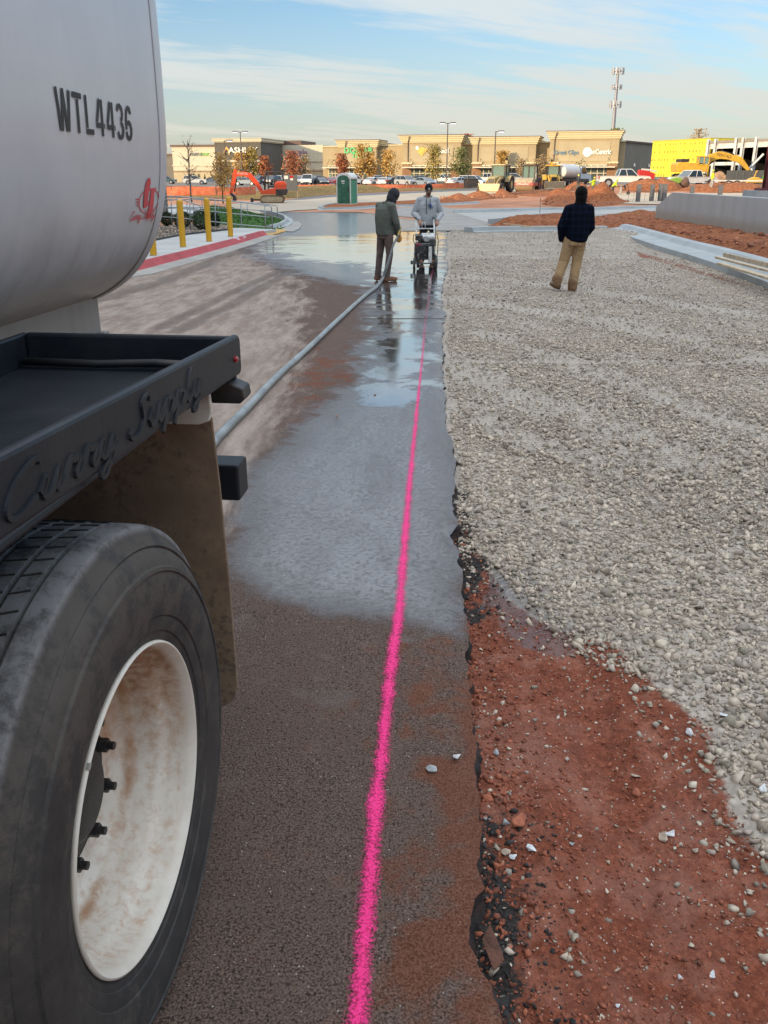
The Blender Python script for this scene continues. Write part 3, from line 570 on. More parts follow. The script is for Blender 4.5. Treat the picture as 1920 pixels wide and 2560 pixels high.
# ================= WATER TRUCK =================
YAW=.108
truck=empty('water_truck',(-.458,1.37,0),-YAW,'big white water tank truck with black fender and rust stained wheel, closest to the camera','truck')
def mat_tank():
    m,t,b=newmat('tank_white_paint'); p=opos(t); s=nd(t,'ShaderNodeSeparateXYZ'); t.links.new(p,s.inputs[0])
    n=noi(t,1.6,7,.65,p); f=noi(t,60,3,.6,p); st=nd(t,'ShaderNodeMapping'); t.links.new(p,st.inputs[0]); st.inputs['Scale'].default_value=(1,9,1.2); sk=noi(t,2.2,6,.6,st.outputs[0])
    c=mixc(t,mr(t,n,.3,.7),(.405,.42,.45),(.475,.485,.505))
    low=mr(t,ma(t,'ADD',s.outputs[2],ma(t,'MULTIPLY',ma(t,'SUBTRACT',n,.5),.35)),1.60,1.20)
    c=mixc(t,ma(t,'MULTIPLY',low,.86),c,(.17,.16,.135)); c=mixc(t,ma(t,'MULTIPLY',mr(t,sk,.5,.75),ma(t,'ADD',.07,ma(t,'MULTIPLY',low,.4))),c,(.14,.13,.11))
    t.links.new(c,b.inputs['Base Color']); t.links.new(mr(t,low,0,1,.33,.6),b.inputs['Roughness']); b.inputs['Coat Weight'].default_value=.3; b.inputs['Coat Roughness'].default_value=.16
    bump(t,b,noi(t,3.2,3,.5,p),.10,.02,bump(t,None,f,.05,.002)); return m
def mat_tyre():
    m,t,b=newmat('dusty_rubber'); p=opos(t); g=nd(t,'ShaderNodeSeparateXYZ'); t.links.new(p,g.inputs[0])
    v=nd(t,'ShaderNodeVectorMath',operation='LENGTH'); mp=nd(t,'ShaderNodeMapping'); mp.inputs['Scale'].default_value=(0,1,1); mp.inputs['Location'].default_value=(0,0,-.5); t.links.new(p,mp.inputs[0]); t.links.new(mp.outputs[0],v.inputs[0]); r=v.outputs['Value']
    n=noi(t,16,8,.74,p,.2); f=noi(t,80,4,.7,p); big=noi(t,2.4,5,.6,p,.5)
    c=mixc(t,mr(t,n,.3,.7),(.015,.015,.0155),(.036,.034,.031)); c=mixc(t,mr(t,big,.3,.8,0,.45),c,(.066,.056,.046))
    top=mr(t,g.outputs[2],.55,.95); c=mixc(t,ma(t,'MULTIPLY',mr(t,ma(t,'ADD',n,ma(t,'MULTIPLY',top,.12)),.52,.66),.45),c,(.080,.064,.049))
    tr=mr(t,r,.508,.522); c=mixc(t,ma(t,'MULTIPLY',tr,mr(t,ma(t,'ADD',n,ma(t,'MULTIPLY',f,.3)),.5,.72,.25,.95)),c,(.17,.168,.17))
    rr=ma(t,'SINE',ma(t,'MULTIPLY',r,520)); t.links.new(c,b.inputs['Base Color']); b.inputs['Roughness'].default_value=.72
    q=bump(t,None,rr,.05,.001); bump(t,b,ma(t,'ADD',n,ma(t,'MULTIPLY',f,.4)),.35,.006,q); return m
def mat_rim():
    m,t,b=newmat('rust_stained_white_rim'); p=opos(t); g=nd(t,'ShaderNodeSeparateXYZ'); t.links.new(p,g.inputs[0])
    mp=nd(t,'ShaderNodeMapping'); mp.inputs['Scale'].default_value=(0,1,1); mp.inputs['Location'].default_value=(0,0,-.5); v=nd(t,'ShaderNodeVectorMath',operation='LENGTH'); t.links.new(p,mp.inputs[0]); t.links.new(mp.outputs[0],v.inputs[0])
    n=noi(t,5,7,.7,p,.3); f=noi(t,55,5,.72,p); mid=noi(t,27,7,.75,p,.3)
    base=mixc(t,mr(t,n,.3,.7),(.56,.50,.42),(.68,.64,.56))
    top=mr(t,g.outputs[2],.38,.74); a=ma(t,'ADD',ma(t,'MULTIPLY',ma(t,'ADD',f,mid),.5),ma(t,'ADD',ma(t,'MULTIPLY',top,.26),-.055))
    inx=mr(t,g.outputs[0],-.004,-.03)
    c=mixc(t,ma(t,'MULTIPLY',ma(t,'MULTIPLY',mr(t,a,.385,.62),.74),inx),base,(.44,.27,.16)); c=mixc(t,ma(t,'MULTIPLY',ma(t,'MULTIPLY',mr(t,a,.58,.74),.8),inx),c,(.27,.11,.04))
    # rust gathers in the drop-centre seam
    seam=ma(t,'MULTIPLY',mr(t,ma(t,'ABSOLUTE',ma(t,'ADD',g.outputs[0],.128)),.018,.0),mr(t,n,.38,.6)); c=mixc(t,ma(t,'MULTIPLY',seam,.9),c,(.30,.14,.05))
    st=ma(t,'MULTIPLY',ma(t,'MULTIPLY',mr(t,ma(t,'ABSOLUTE',ma(t,'SUBTRACT',g.outputs[1],.205)),.055,.0),mr(t,ma(t,'ABSOLUTE',ma(t,'SUBTRACT',g.outputs[2],.50)),.10,.0)),mr(t,n,.35,.6)); c=mixc(t,ma(t,'MULTIPLY',ma(t,'MULTIPLY',st,mr(t,g.outputs[0],-.11,-.13)),.9),c,(.40,.15,.04)); t.links.new(c,b.inputs['Base Color']); b.inputs['Roughness'].default_value=.5; bump(t,b,f,.12,.002); return m
MT=mat_tank(); TY=mat_tyre(); RIM=mat_rim()
BLK=M('black_powder_coat',(.011,.014,.019),.45,var=.15,scale=12,bmp=.5,bdist=.0012,dirt=(.07,.065,.06),dscale=4,damt=.12,spec=.25)
BLK2=M('black_steel',(.015,.016,.018),.5,var=.3,scale=8,dirt=(.09,.07,.05),dscale=5,damt=.3); IRON=M('greasy_iron',(.018,.017,.017),.45,var=.4,scale=40,bmp=.6,bdist=.003)
RED_D=M('red_decal',(.52,.035,.05),.4); INK=M('stencil_ink',(.014,.013,.012),.55,var=.3,scale=30)
a_,b_,zc_,e_x=.78,.768,1.934,3.36
def tsec(k,n=88,off=0.,sc=1.):
    r=[]
    for i in range(n):
        t=2*PI*i/n; c,s=math.cos(t),math.sin(t); r.append((-1.22+sc*(a_+off)*math.copysign(abs(c)**(2/e_x),c),k,zc_+sc*(b_+off)*math.copysign(abs(s)**(2/e_x),s)))
    return r
def tx(z,off=0.): return -1.22+a_*(1-abs((z-zc_)/b_)**e_x)**(1/e_x)+off
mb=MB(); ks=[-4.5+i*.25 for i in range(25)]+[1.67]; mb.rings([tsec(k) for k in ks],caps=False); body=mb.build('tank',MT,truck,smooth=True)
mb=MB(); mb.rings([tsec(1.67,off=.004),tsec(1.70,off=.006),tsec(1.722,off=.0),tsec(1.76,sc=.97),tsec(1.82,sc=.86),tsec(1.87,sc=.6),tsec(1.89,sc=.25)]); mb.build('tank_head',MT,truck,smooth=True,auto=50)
mb=MB(); mb.rings([tsec(1.655,off=.0015),tsec(1.66,off=.004),tsec(1.672,off=.004),tsec(1.677,off=.0015)],caps=False); mb.build('weld_seam',MT,truck,smooth=True)
mb=MB(); mb.bbox(-.74,-.73,-3,1.70,1.09,1.235); mb.bbox(-.80,-.70,-3,1.70,1.235,1.243); mb.bbox(-.742,-.70,1.66,1.70,1.085,1.10); mb.build('tank_skirt',MT,truck,bevel=.003)
def wrap(me,parent,name,mat,off=.0022):
    """mesh with x=s, y=z heights laid on the curved tank side"""
    bm=bmesh.new(); bm.from_mesh(me); bmesh.ops.subdivide_edges(bm,edges=[e for e in bm.edges if e.calc_length()>.02],cuts=2,use_grid_fill=False)
    for v in bm.verts: x,y,z=v.co; v.co=(tx(y,off+z*.0),x,y)
    bm.to_mesh(me); bm.free(); me.materials.clear(); me.materials.append(mat); o=bpy.data.objects.new(name,me); COL.objects.link(o); o.parent=parent; return o
# stencilled number, drawn as stroke glyphs with stencil gaps
def poly_strip(bm,pts,w,closed=False):
    n=len(pts); L_=[];R_=[]
    for i in range(n):
        a=Vector(pts[(i-1)%n] if (i>0 or closed) else pts[0]); b=Vector(pts[(i+1)%n] if (i<n-1 or closed) else pts[-1]); d=(b-a).normalized(); q=Vector((-d.y,d.x)); p=Vector(pts[i]); wi=w[i] if isinstance(w,list) else w
        L_.append(bm.verts.new((*(p+q*wi/2),0))); R_.append(bm.verts.new((*(p-q*wi/2),0)))
    for i in range(n if closed else n-1): j=(i+1)%n; bm.faces.new((L_[i],L_[j],R_[j],R_[i]))
ST_G={'W':[[(0,1),(.16,0)],[(.40,1),(.24,0)],[(.40,1),(.56,0)],[(.80,1),(.64,0)]],'T':[[(0,.93),(.6,.93)],[(.3,.84),(.3,0)]],'L':[[(.1,1),(.1,.16)],[(.03,.07),(.55,.07)]],
 '4':[[(.30,1),(.05,.36)],[(.0,.28),(.30,.28)],[(.44,1),(.44,0)],[(.54,.28),(.62,.28)]],
 '3':[[(.05,.80),(.13,.95),(.28,.97),(.42,.9),(.46,.75),(.40,.60),(.30,.55)],[(.3,.47),(.42,.42),(.48,.26),(.42,.1),(.28,.03),(.13,.05),(.04,.2)]],
 '6':[[(.46,.80),(.38,.95),(.26,.98),(.12,.88),(.06,.65),(.05,.3)],[(.05,.24),(.10,.1),(.24,.03),(.38,.07),(.46,.2),(.47,.34),(.40,.48),(.28,.54),(.17,.5)]]}
bm=bmesh.new(); xs=0
for ch in 'WTL4436':
    for st in ST_G[ch]: poly_strip(bm,[(xs+p[0],p[1]) for p in st],.145)
    xs+={'W':1.0,'T':.78,'L':.76,'4':.80,'3':.70,'6':.6}[ch]
for v in bm.verts: q=(v.co.x)/xs; v.co=(.936+.49*q,1.717-.006*q+(.097-.010*q)*v.co.y,0)
me=bpy.data.meshes.new('tank_number'); bm.to_mesh(me); bm.free(); wrap(me,truck,'tank_number',INK)
# hand lettering
CUR={'C':([[(1.3,1.7),(1.2,1.95),(.9,1.92),(.5,1.55),(.22,.95),(.18,.4),(.42,.03),(.85,.02),(1.3,.4)]],1.45),
'u':([[(0,.35),(.2,.98),(.13,.3),(.3,.02),(.58,.25),(.78,.98),(.74,.2),(.9,.02),(1.1,.35)]],1.1),
'r':([[(0,.35),(.2,1.08),(.34,.88),(.6,.93),(.52,.25),(.65,.02),(.85,.35)]],.85),
'y':([[(0,.35),(.2,.98),(.13,.3),(.3,.04),(.58,.25),(.78,.98),(.7,-.25),(.48,-.9),(.25,-.8),(.35,-.45),(.8,0),(1.1,.35)]],1.1),
'S':([[(1.25,1.55),(1.2,1.92),(.92,1.98),(.72,1.62),(.85,1.1),(.95,.6),(.78,.1),(.4,-.05),(.08,.2),(.15,.5)]],1.35),
'p':([[(0,.35),(.22,1.02),(.15,.2),(.08,-.85)],[(.16,.55),(.42,1.0),(.68,.78),(.64,.25),(.4,.0),(.2,.12)],[(.4,.0),(.7,.05),(.95,.35)]],.95),
'l':([[(0,.35),(.35,1.35),(.38,1.85),(.24,1.92),(.15,1.3),(.13,.35),(.27,.02),(.55,.35)]],.55),
'o':([[(.62,.95),(.3,.98),(.08,.6),(.12,.15),(.4,.0),(.66,.3),(.64,.8),(.5,.95),(.95,.85)]],.9),' ':([],.7)}
def smoothpts(p,k=4):
    o=[]
    for i in range(len(p)-1):
        p0=p[max(i-1,0)];p1=p[i];p2=p[i+1];p3=p[min(i+2,len(p)-1)]
        for j in range(k):
            t=j/k; o.append(tuple(.5*((2*p1[c])+(-p0[c]+p2[c])*t+(2*p0[c]-5*p1[c]+4*p2[c]-p3[c])*t*t+(-p0[c]+3*p1[c]-3*p2[c]+p3[c])*t**3) for c in (0,1)))
    o.append(p[-1]); return o
def cursive(word,slant=.28):
    x=0; out_=[]
    for ch in word:
        st,adv=CUR[ch]
        for s_ in st: out_.append([(x+p[0]+p[1]*slant,p[1]) for p in smoothpts(s_)])
        x+=adv
    return out_,x
# red emblem
bm=bmesh.new(); E0=(1.573,1.537)
def ep(px,py): return (E0[0]+(px-990)/350*.0925,E0[1]-(py-1150)/420*.0385)
ring=[(E0[0]+.092*math.cos(2*PI*i/36),E0[1]+.0385*math.sin(2*PI*i/36)) for i in range(36)]
for v0 in range(36):
    a,b=ring[v0],ring[(v0+1)%36]; w=1-.075
    f=[bm.verts.new((*q,0)) for q in (a,b,(E0[0]+(b[0]-E0[0])*w,E0[1]+(b[1]-E0[1])*w),(E0[0]+(a[0]-E0[0])*w,E0[1]+(a[1]-E0[1])*w))]; bm.faces.new(f)
for i,y0 in enumerate((1070,1165,1260)):
    for sx,w0 in ((-1,105-18*i),(1,105-22*i)):
        x0=990+sx*350; x1=x0+sx*w0
        bm.faces.new([bm.verts.new((*ep(*q),0)) for q in ((x0,y0-22),(x1,y0-22),(x1-sx*14,y0+22),(x0,y0+22))])
poly_strip(bm,[ep(*q) for q in ((970,465),(915,560),(885,700),(865,850),(862,1050),(866,1250),(872,1360))],[.016,.035,.042,.041,.037,.034,.024])
poly_strip(bm,[ep(*q) for q in ((900,770),(1050,765),(1180,750))],.0055)
poly_strip(bm,[ep(*q) for q in ((1075,800),(1065,1000),(1070,1200),(1080,1400),(1040,1560),(980,1690))],[.032,.035,.037,.040,.028,.010])
poly_strip(bm,[ep(*q) for q in ((880,1320),(930,1280),(985,1180))],[.012,.010,.010])
me=bpy.data.meshes.new('emblem'); bm.to_mesh(me); bm.free(); wrap(me,truck,'emblem',RED_D)
st,wd_=cursive('Curry Supply Co'); bm=bmesh.new()
for s_ in st: poly_strip(bm,[(1.425+p[0]/wd_*.272,1.484+p[1]*.0125) for p in s_],.0036)
me=bpy.data.meshes.new('emblem_lettering'); bm.to_mesh(me); bm.free(); wrap(me,truck,'emblem_lettering',RED_D,.003)
# fender tray
mb=MB()
sk=[(0,-1.9,1.213),(0,.862,1.139),(0,.874,1.152),(0,.874,1.226),(0,.862,1.240),(0,-1.9,1.33)]
mb.rings([[(x+q,y,z) for x,y,z in sk] for q in (0,-.022)])
mb.bbox(-.02,-.56,-1.9,.85,1.140,1.155); mb.bbox(-.012,-.56,.845,.868,1.105,1.236); mb.bbox(-.56,-.575,-1.9,.868,1.14,1.236)
mb.build('fender',BLK,truck,bevel=.009)
mb=MB(); mb.tube([(-.05,.80,1.171),(-.2,.805,1.175),(-.35,.80,1.170),(-.55,.80,1.173)],.010,8); mb.build('cable_conduit',BLK2,truck,smooth=True)
mb=MB(); st,wd_=cursive('Curry Supply',.22)
for s_ in st:
    p=[(.0005,-.325+q[0]/wd_*.86,1.190+q[1]*.031-q[0]/wd_*.020) for q in s_]; n=len(p)
    rg=[]
    for i in range(n):
        a=Vector(p[max(i-1,0)]);b=Vector(p[min(i+1,n-1)]); d=(b-a).normalized(); q=Vector((0,-d.z,d.y)); c=Vector(p[i]); w=.0042*(1+.5*abs(d.z)); rg.append([c-q*w-Vector((.002,0,0)),c-q*w*.8+Vector((.0045,0,0)),c+q*w*.8+Vector((.0045,0,0)),c+q*w-Vector((.002,0,0))])
    mb.rings(rg)
mb.build('embossed_lettering',BLK,truck)
mb=MB(); mb.cyl((0,.812,1.187),(.005,.812,1.187),.0085,n=20); mb.cyl((.005,.812,1.187),(.009,.812,1.187),.0065,.004,n=20); mb.build('marker_light',M('red_lens',(.30,.015,.018),.15,var=.3,scale=90,coat=.6),truck,smooth=True,auto=40)
mb=MB(); mb.prismY([(-.12,1.13),(-.02,1.13),(.018,1.115),(.022,1.09),(.010,1.076),(-.06,1.076),(-.12,1.09)],.80,.872); mb.build('corner_bracket',BLK2,truck,bevel=.004)
mb=MB(); mb.prismY([(-.60,1.136),(-.024,1.136),(-.022,1.09),(-.03,1.067),(-.055,1.058),(-.60,1.058)],.66,.675); mb.build('flap_hanger',M('dirty_white_plastic',(.55,.53,.47),.55,dirt=(.28,.17,.09),dscale=9,damt=.8),truck,bevel=.003)
def mat_flap():
    m,t,b=newmat('muddy_flap'); p=opos(t); n=noi(t,5,7,.68,p,.3); f=noi(t,38,5,.7,p)
    c=mixc(t,mr(t,n,.3,.7),(.145,.098,.062),(.265,.185,.118)); c=mixc(t,mr(t,f,.3,.7,0,.5),c,(.175,.125,.08)); c=mixc(t,ma(t,'MULTIPLY',mr(t,ma(t,'ADD',ma(t,'MULTIPLY',f,.6),ma(t,'MULTIPLY',n,.5)),.56,.66),.6),c,(.06,.045,.035))
    t.links.new(c,b.inputs['Base Color']); b.inputs['Roughness'].default_value=.85; bump(t,b,f,.3,.003); return m
mb=MB(); fl=[(-.60,1.085),(-.045,1.085),(-.028,1.07),(-.020,.9),(-.012,.6),(-.010,.33),(-.022,.285),(-.05,.262),(-.60,.262)]
mb.prismY(fl,.680,.690); mb.build('mudflap',mat_flap(),truck,bevel=.003)
mb=MB(); mb.bbox(-2.2,-.036,.905,1.0,.775,.878); mb.build('rear_bar',BLK,truck,bevel=.007)
# wheels
def wheel(name,x0,flip,main):
    w=empty(name,(0,0,0)); w.parent=truck
    T=Matrix.Translation((x0,0,0))
    pr=[(-.004,.298),(.004,.315),(.0045,.322),(.008,.324),(.013,.347),(.0125,.351),(.016,.354),(.021,.385),(.0215,.42),(.018,.437),(.0215,.440),(.0205,.447),(.0145,.450),(.011,.463),(.0,.480),(-.004,.483),(-.001,.487),(-.014,.503),(-.022,.514),(-.026,.5235),(-.036,.5265)]
    def gr(x): return [(x+.006,.527),(x+.0045,.514),(x-.0045,.514),(x-.006,.527)]
    for gx in (-.072,-.115,-.165,-.208): pr+=gr(gx)
    pr+=[(-.244,.5265),(-.254,.5235),(-.260,.51),(-.278,.48),(-.296,.43),(-.290,.36),(-.276,.30)]
    mb=MB(); mb.lathe(pr,144,'X',T=T,c=(0,0,.5)); mb.build('tyre',TY,w,smooth=True,auto=32)
    if main:
        sp=MB()   # cross sipes and shoulder notches of the tread
        for i in range(0,150):
            a=2*PI*i/150; 
            for xa,xb in ((-.078,-.109),(-.121,-.159),(-.171,-.202)):
                aj=a+(.012 if xa<-.1 else 0)
                c1=(x0+xa,math.cos(aj)*.5275,.5+math.sin(aj)*.5275); c2=(x0+xb,math.cos(aj+.018)*.5275,.5+math.sin(aj+.018)*.5275)
                if i%2==0: sp.tube([c1,c2],.0022,4)
        tag(sp.build('tread_sipes',BLK2,w),kind='stuff')
    # rim: flange, bead seat, drop centre, disc
    rp=[(-.020,.290),(-.004,.3005),(.0015,.3045),(.006,.3035),(.0075,.2995),(.004,.2955),(-.012,.2905),(-.03,.288),(-.050,.284),(-.058,.281),(-.066,.272),(-.074,.268),(-.112,.262),(-.122,.260),(-.127,.249),(-.136,.247),(-.150,.240),(-.162,.222),(-.166,.2),(-.164,.16),(-.160,.118)]
    mb=MB(); mb.lathe(rp,128,'X',T=T,c=(0,0,.5)); rim=mb.build('rim',RIM,w,smooth=True,auto=60)
    if main:
        mb=MB(); mb.tube([(x0+.0055,math.cos(a)*.3015,.5+math.sin(a)*.3015) for a in [2.27+i*.012 for i in range(4)]],.0042,6); mb.build('balance_weight',M('lead',(.25,.24,.22),.5),w)
        mb=MB()
        for aa in (.25,.83):
            pass
        mb.lathe([(-.158,.11),(-.150,.155),(-.156,.157),(-.166,.158)],48,'X',T=T,c=(0,0,.5)); mb.lathe([(-.151,.155),(-.148,.100),(-.136,.092),(-.118,.088),(-.112,.078),(-.112,.0)],48,'X',T=T,c=(0,0,.5)); mb.build('hub',IRON,w,smooth=True,auto=35)
        for i in range(10):
            a=2*PI*i/10+.10; y,z=math.cos(a)*.1430,.5+math.sin(a)*.1430
            nb=MB(); nb.cyl((x0-.155,y,z),(x0-.150,y,z),.019,n=20); nb.cyl((x0-.150,y,z),(x0-.128,y,z),.0148,n=6); nb.cyl((x0-.128,y,z),(x0-.114,y,z),.0085,n=12); nb.build('lug_nut',IRON,w)
        mb=MB(); mb.tube([(x0-.150,math.cos(2.0)*.235,.5+math.sin(2.)*.235),(x0-.11,math.cos(2.0)*.25,.5+math.sin(2.)*.25),(x0-.085,math.cos(2.02)*.262,.5+math.sin(2.02)*.262)],.004,6); mb.build('valve_stem',M('valve_rubber',(.12,.115,.11),.5),w)
    return w
wheel('outer_wheel',0.0,False,True); wheel('inner_wheel',-.345,False,False)
mb=MB(); mb.cyl((-.3,0,.5),(-2.1,0,.5),.09,n=20); mb.build('axle',IRON,truck,smooth=True,auto=40)
mb=MB(); mb.bbox(-.80,-.72,-4,1.2,.85,1.08); mb.bbox(-1.72,-1.64,-4,1.2,.85,1.08); mb.build('chassis_rail',BLK2,truck)
def zt(x,y): return float(gz(x,y))
# ================= NEAR / MIDDLE SETTING =================
def W2(pts,off=0.): return [(G(a,b,off)) for a,b in pts]
def kerb(name,path,prof,mat,label=None,cat=None,kind='structure',zo=0.,group=None):
    """sweep profile [(offset to the left of travel, z)] along ground path"""
    P=[Vector((p[0],p[1],0)) for p in path]; Q=[]
    for a,b in zip(P,P[1:]):
        k=max(1,int((b-a).length/1.2)); Q+=[a.lerp(b,i/k) for i in range(k)]
    Q.append(P[-1]); rg=[]
    for i,p in enumerate(Q):
        d=(Q[min(i+1,len(Q)-1)]-Q[max(i-1,0)]).normalized(); q=Vector((-d.y,d.x,0))
        rg.append([(p.x+q.x*o,p.y+q.y*o,float(gz(p.x,p.y))+z+zo) for o,z in prof])
    mb=MB(); mb.rings(rg,closed=True); o=mb.build(name,mat,smooth=True,auto=25); return tag(o,label,cat,group,kind)
# adjoining shop building whose shadow lies over the lane
def mat_stonewall():
    m,t,b=newmat('stacked_stone'); p=opos(t); v=nd(t,'ShaderNodeTexVoronoi',Scale=3.2); mp=nd(t,'ShaderNodeMapping'); mp.inputs['Scale'].default_value=(1,1,2.6); t.links.new(p,mp.inputs[0]); t.links.new(mp.outputs[0],v.inputs[0])
    s=nd(t,'ShaderNodeSeparateColor'); t.links.new(v.outputs['Color'],s.inputs[0]); c=mixc(t,s.outputs[0],(.12,.12,.125),(.30,.29,.28)); c=mixc(t,mr(t,v.outputs['Distance'],.3,.5,0,.6),c,(.07,.07,.07)); t.links.new(c,b.inputs['Base Color']); b.inputs['Roughness'].default_value=.9; bump(t,b,v.outputs['Distance'],.6,.03); return m
sb=empty('shop_building',(-30,-4,-.4),0,'long building beside the lane, only its grey stone corner pier showing past the tank','building')
STUC=M('warm_stucco',(.40,.36,.29),.9,var=.1,scale=2,bmp=.3)
mb=MB(); mb.bbox(-18,16.9,-60,55.0,0,8.6); mb.build('wall',STUC,sb)
mb=MB(); mb.bbox(-18.4,17.3,-60.4,55.5,8.6,9.3); mb.build('cornice',M('cream_trim',(.62,.57,.46),.8),sb)
mb=MB(); mb.bbox(16.6,17.94,53.9,56.0,0,3.35); mb.build('stone_pier',mat_stonewall(),sb,bevel=.03)
mb=MB(); mb.bbox(16.4,18.1,53.7,56.2,3.35,3.55); mb.build('pier_cap',M('pier_cap_stone',(.5,.48,.44),.8),sb)
GLZ=M('shop_glass',(.03,.04,.045),.08,var=.2,spec=.9)
for i in range(9):
    mb=MB(); mb.bbox(16.88,17.0,-56+i*12,-48+i*12,.5,3.4); w=mb.build('window',GLZ,sb)
# kerb and sidewalk on the left
CP=[(p[0],p[1]) for p in CURB]
kp=[(-.02,.02),(-.02,-.2),(.75,-.2),(.75,.10),(.62,.15),(.58,.152),(.52,.05),(.47,.035)]
LK=[(-7.6,-8.),(-6.75,0.)]+[tuple(G(a,b)[:2]) for a,b in ((250,706),(380,685),(540,640),(632,612),(700,589))]
kerb('gutter',LK,[(-.02,.012),(-.02,-.2),(.50,-.2),(.50,.03)],CONCG)
REDP=mat_conc('worn_red_kerb_paint',(.40,.065,.072),.35,2.)
lk2=LK[:]; kerb('red_kerb',lk2,[(.44,.022),(.44,-.2),(.76,-.2),(.76,.150),(.64,.166),(.595,.162),(.475,.045)],REDP,'red painted fire lane kerb along the concrete sidewalk','kerb',None)
a,b=LK[-1],tuple(G(738,577)[:2]); kerb('kerb_tip',[a,b],[(.30,.018),(.30,-.2),(.76,-.2),(.76,.06),(.6,.06)],mat_conc('worn_yellow_kerb_paint',(.55,.33,.10),.3,2.),'faded yellow painted end of the red kerb','kerb',None)
# stencilled words on the kerb face
p0=G(622,600,.1); p1=G(658,590,.1); me=text_mesh('FIRE LA',.17,.001,0,.004,2.1); d=(Vector(LK[-1])-Vector(LK[-3])); ang=math.atan2(d.y,d.x)
# lay it on the slanted kerb face
nx=-math.sin(ang); ny=math.cos(ang); A=Vector(LK[-3]); tt=.56; C0=A+Vector(d)*tt; cen=Vector((C0.x+nx*.535,C0.y+ny*.535,float(gz(C0.x,C0.y))+.150)); ca_,sa_=math.cos(R(44)),math.sin(R(44))
Mx=Matrix(((math.cos(ang),nx*ca_,-nx*sa_,cen.x),(math.sin(ang),ny*ca_,-ny*sa_,cen.y),(0,sa_,ca_,cen.z),(0,0,0,1)))
bpy.data.meshes.remove(me); fl=empty('kerb_stencil',(0,0,0),0,'white FIRE LA stencil painted on the red kerb','lettering')
for w_,dx in (('FIRE',-.42),('LA',.62)):
    me=text_mesh(w_,.17,.001,0,.004,2.1); me.transform(Mx@Matrix.Translation((dx,0,0))); me.materials.clear(); me.materials.append(M('white_stencil',(.6,.55,.55),.8,var=.3,scale=30)); o=bpy.data.objects.new('stencil_word',me); COL.objects.link(o); o.parent=fl
off=[];
for i,p in enumerate(LK):
    d=Vector(LK[min(i+1,len(LK)-1)])-Vector(LK[max(i-1,0)]); d.normalize(); off.append((p[0]-d.y*.745,p[1]+d.x*.745))
RW=[off[i] for i in range(len(off))]
q1=G(690,573,.15)
drape('sidewalk',RW+[(q1.x,q1.y),tuple(G(604,569,.15)[:2]),tuple(G(442,572,.15)[:2]),(-12.1,37),(-12.1,-8)],.142,CONC,thick=.2)
SWZ=.142
# bollards
def bollard(px,py,label):
    p=G(px,py,SWZ); e_=empty('bollard',p,0,label,'bollard','yellow bollards on the sidewalk'); mb=MB()
    mb.lathe([(0,.0),(.0,.083),(1.14,.083),(1.18,.08),(1.215,.062),(1.232,.035),(1.237,0)],24,'Z'); mb.build('sleeve',M('yellow_plastic',(.62,.33,.012),.42,var=.06,scale=2,dirt=(.4,.22,.03),dscale=3,damt=.3),e_,smooth=True,auto=50)
    mb=MB(); mb.lathe([(0,.0835),(.0,.089),(.012,.089),(.012,.0835)],24,'Z'); mb.build('base_collar',CONCG,e_)
bollard(384,639,'yellow bollard half hidden behind the tank, nearest of the four'); bollard(458,618,'yellow bollard second nearest, just right of the red emblem on the tank'); bollard(523,604,'yellow bollard third along, in front of the round shrubs'); bollard(577,592,'yellow bollard farthest along the sidewalk, in front of the grass')
# landscape bed with river rock
bed=W2([(380,603),(446,590),(483,585),(572,575),(575,564),(483,560),(380,566)],.15); drape('rock_bed',bed,.165,M('dark_mulch',(.10,.085,.07),.95,var=.5,scale=20,bmp=.8))
kerb('bed_edging',[tuple(p[:2]) for p in bed[:4]],[(-.02,.13),(-.02,.20),(.02,.20),(.02,.13)],M('black_edging',(.03,.03,.03),.6),'black plastic edging strip along the front of the rock bed','edging',None)
n=2600; bx=[p.x for p in bed]; by=[p.y for p in bed]; x=rng.uniform(min(bx),max(bx),n); y=rng.uniform(min(by),max(by),n); k=inpoly_sd(x,y,bed)>.03; x,y=x[k],y[k]
scatter('river_rock',np.stack([x,y,gz(x,y)+.17],-1),rng.uniform(.025,.06,len(x)),np.clip(np.array([.38,.31,.24])*rng.uniform(.5,1.35,(len(x),1)),0,1),'tan and brown river rocks filling the bed under the shrubs','rocks')
def leafball(mb,c,r,n,s,seed,flat=.0,hollow=.55,ns=.35):
    rd=random.Random(seed)
    for i in range(n):
        d=Vector((rd.gauss(0,1),rd.gauss(0,1),rd.gauss(0,1))).normalized(); q=hollow+(1-hollow)*rd.random()**.6; q*=1+ns*mnoise.noise(d*2.3+Vector((seed,0,0)))
        p=Vector((c[0]+d.x*r[0]*q,c[1]+d.y*r[1]*q,c[2]+d.z*r[2]*q)); u=Vector((rd.gauss(0,1),rd.gauss(0,1),rd.gauss(0,.7))).normalized(); v=u.cross(Vector((rd.gauss(0,1),rd.gauss(0,1),rd.gauss(0,1)))).normalized(); k=s*rd.uniform(.6,1.3)
        mb.m=rd.choice((0,0,1,2)); mb.quad(p-u*k,p+v*k*.55,p+u*k,p-v*k*.55)
def leafmats(name,cols):
    r=[]
    for i,c in enumerate(cols):
        k=f'{name}_{i}'
        if k not in MATS:
            m,t,b=newmat(k); n=noi(t,3,4,.6,opos(t)); t.links.new(mixc(t,n,tuple(x*.7 for x in c),tuple(x*1.25 for x in c)),b.inputs['Base Color']); b.inputs['Roughness'].default_value=.6; b.inputs['Specular IOR Level'].default_value=.25; b.inputs['Transmission Weight'].default_value=0
            MATS[k]=m
        r.append(MATS[k])
    return r
SHR=leafmats('shrub_leaf',[(.028,.050,.022),(.045,.075,.03),(.075,.080,.040)])
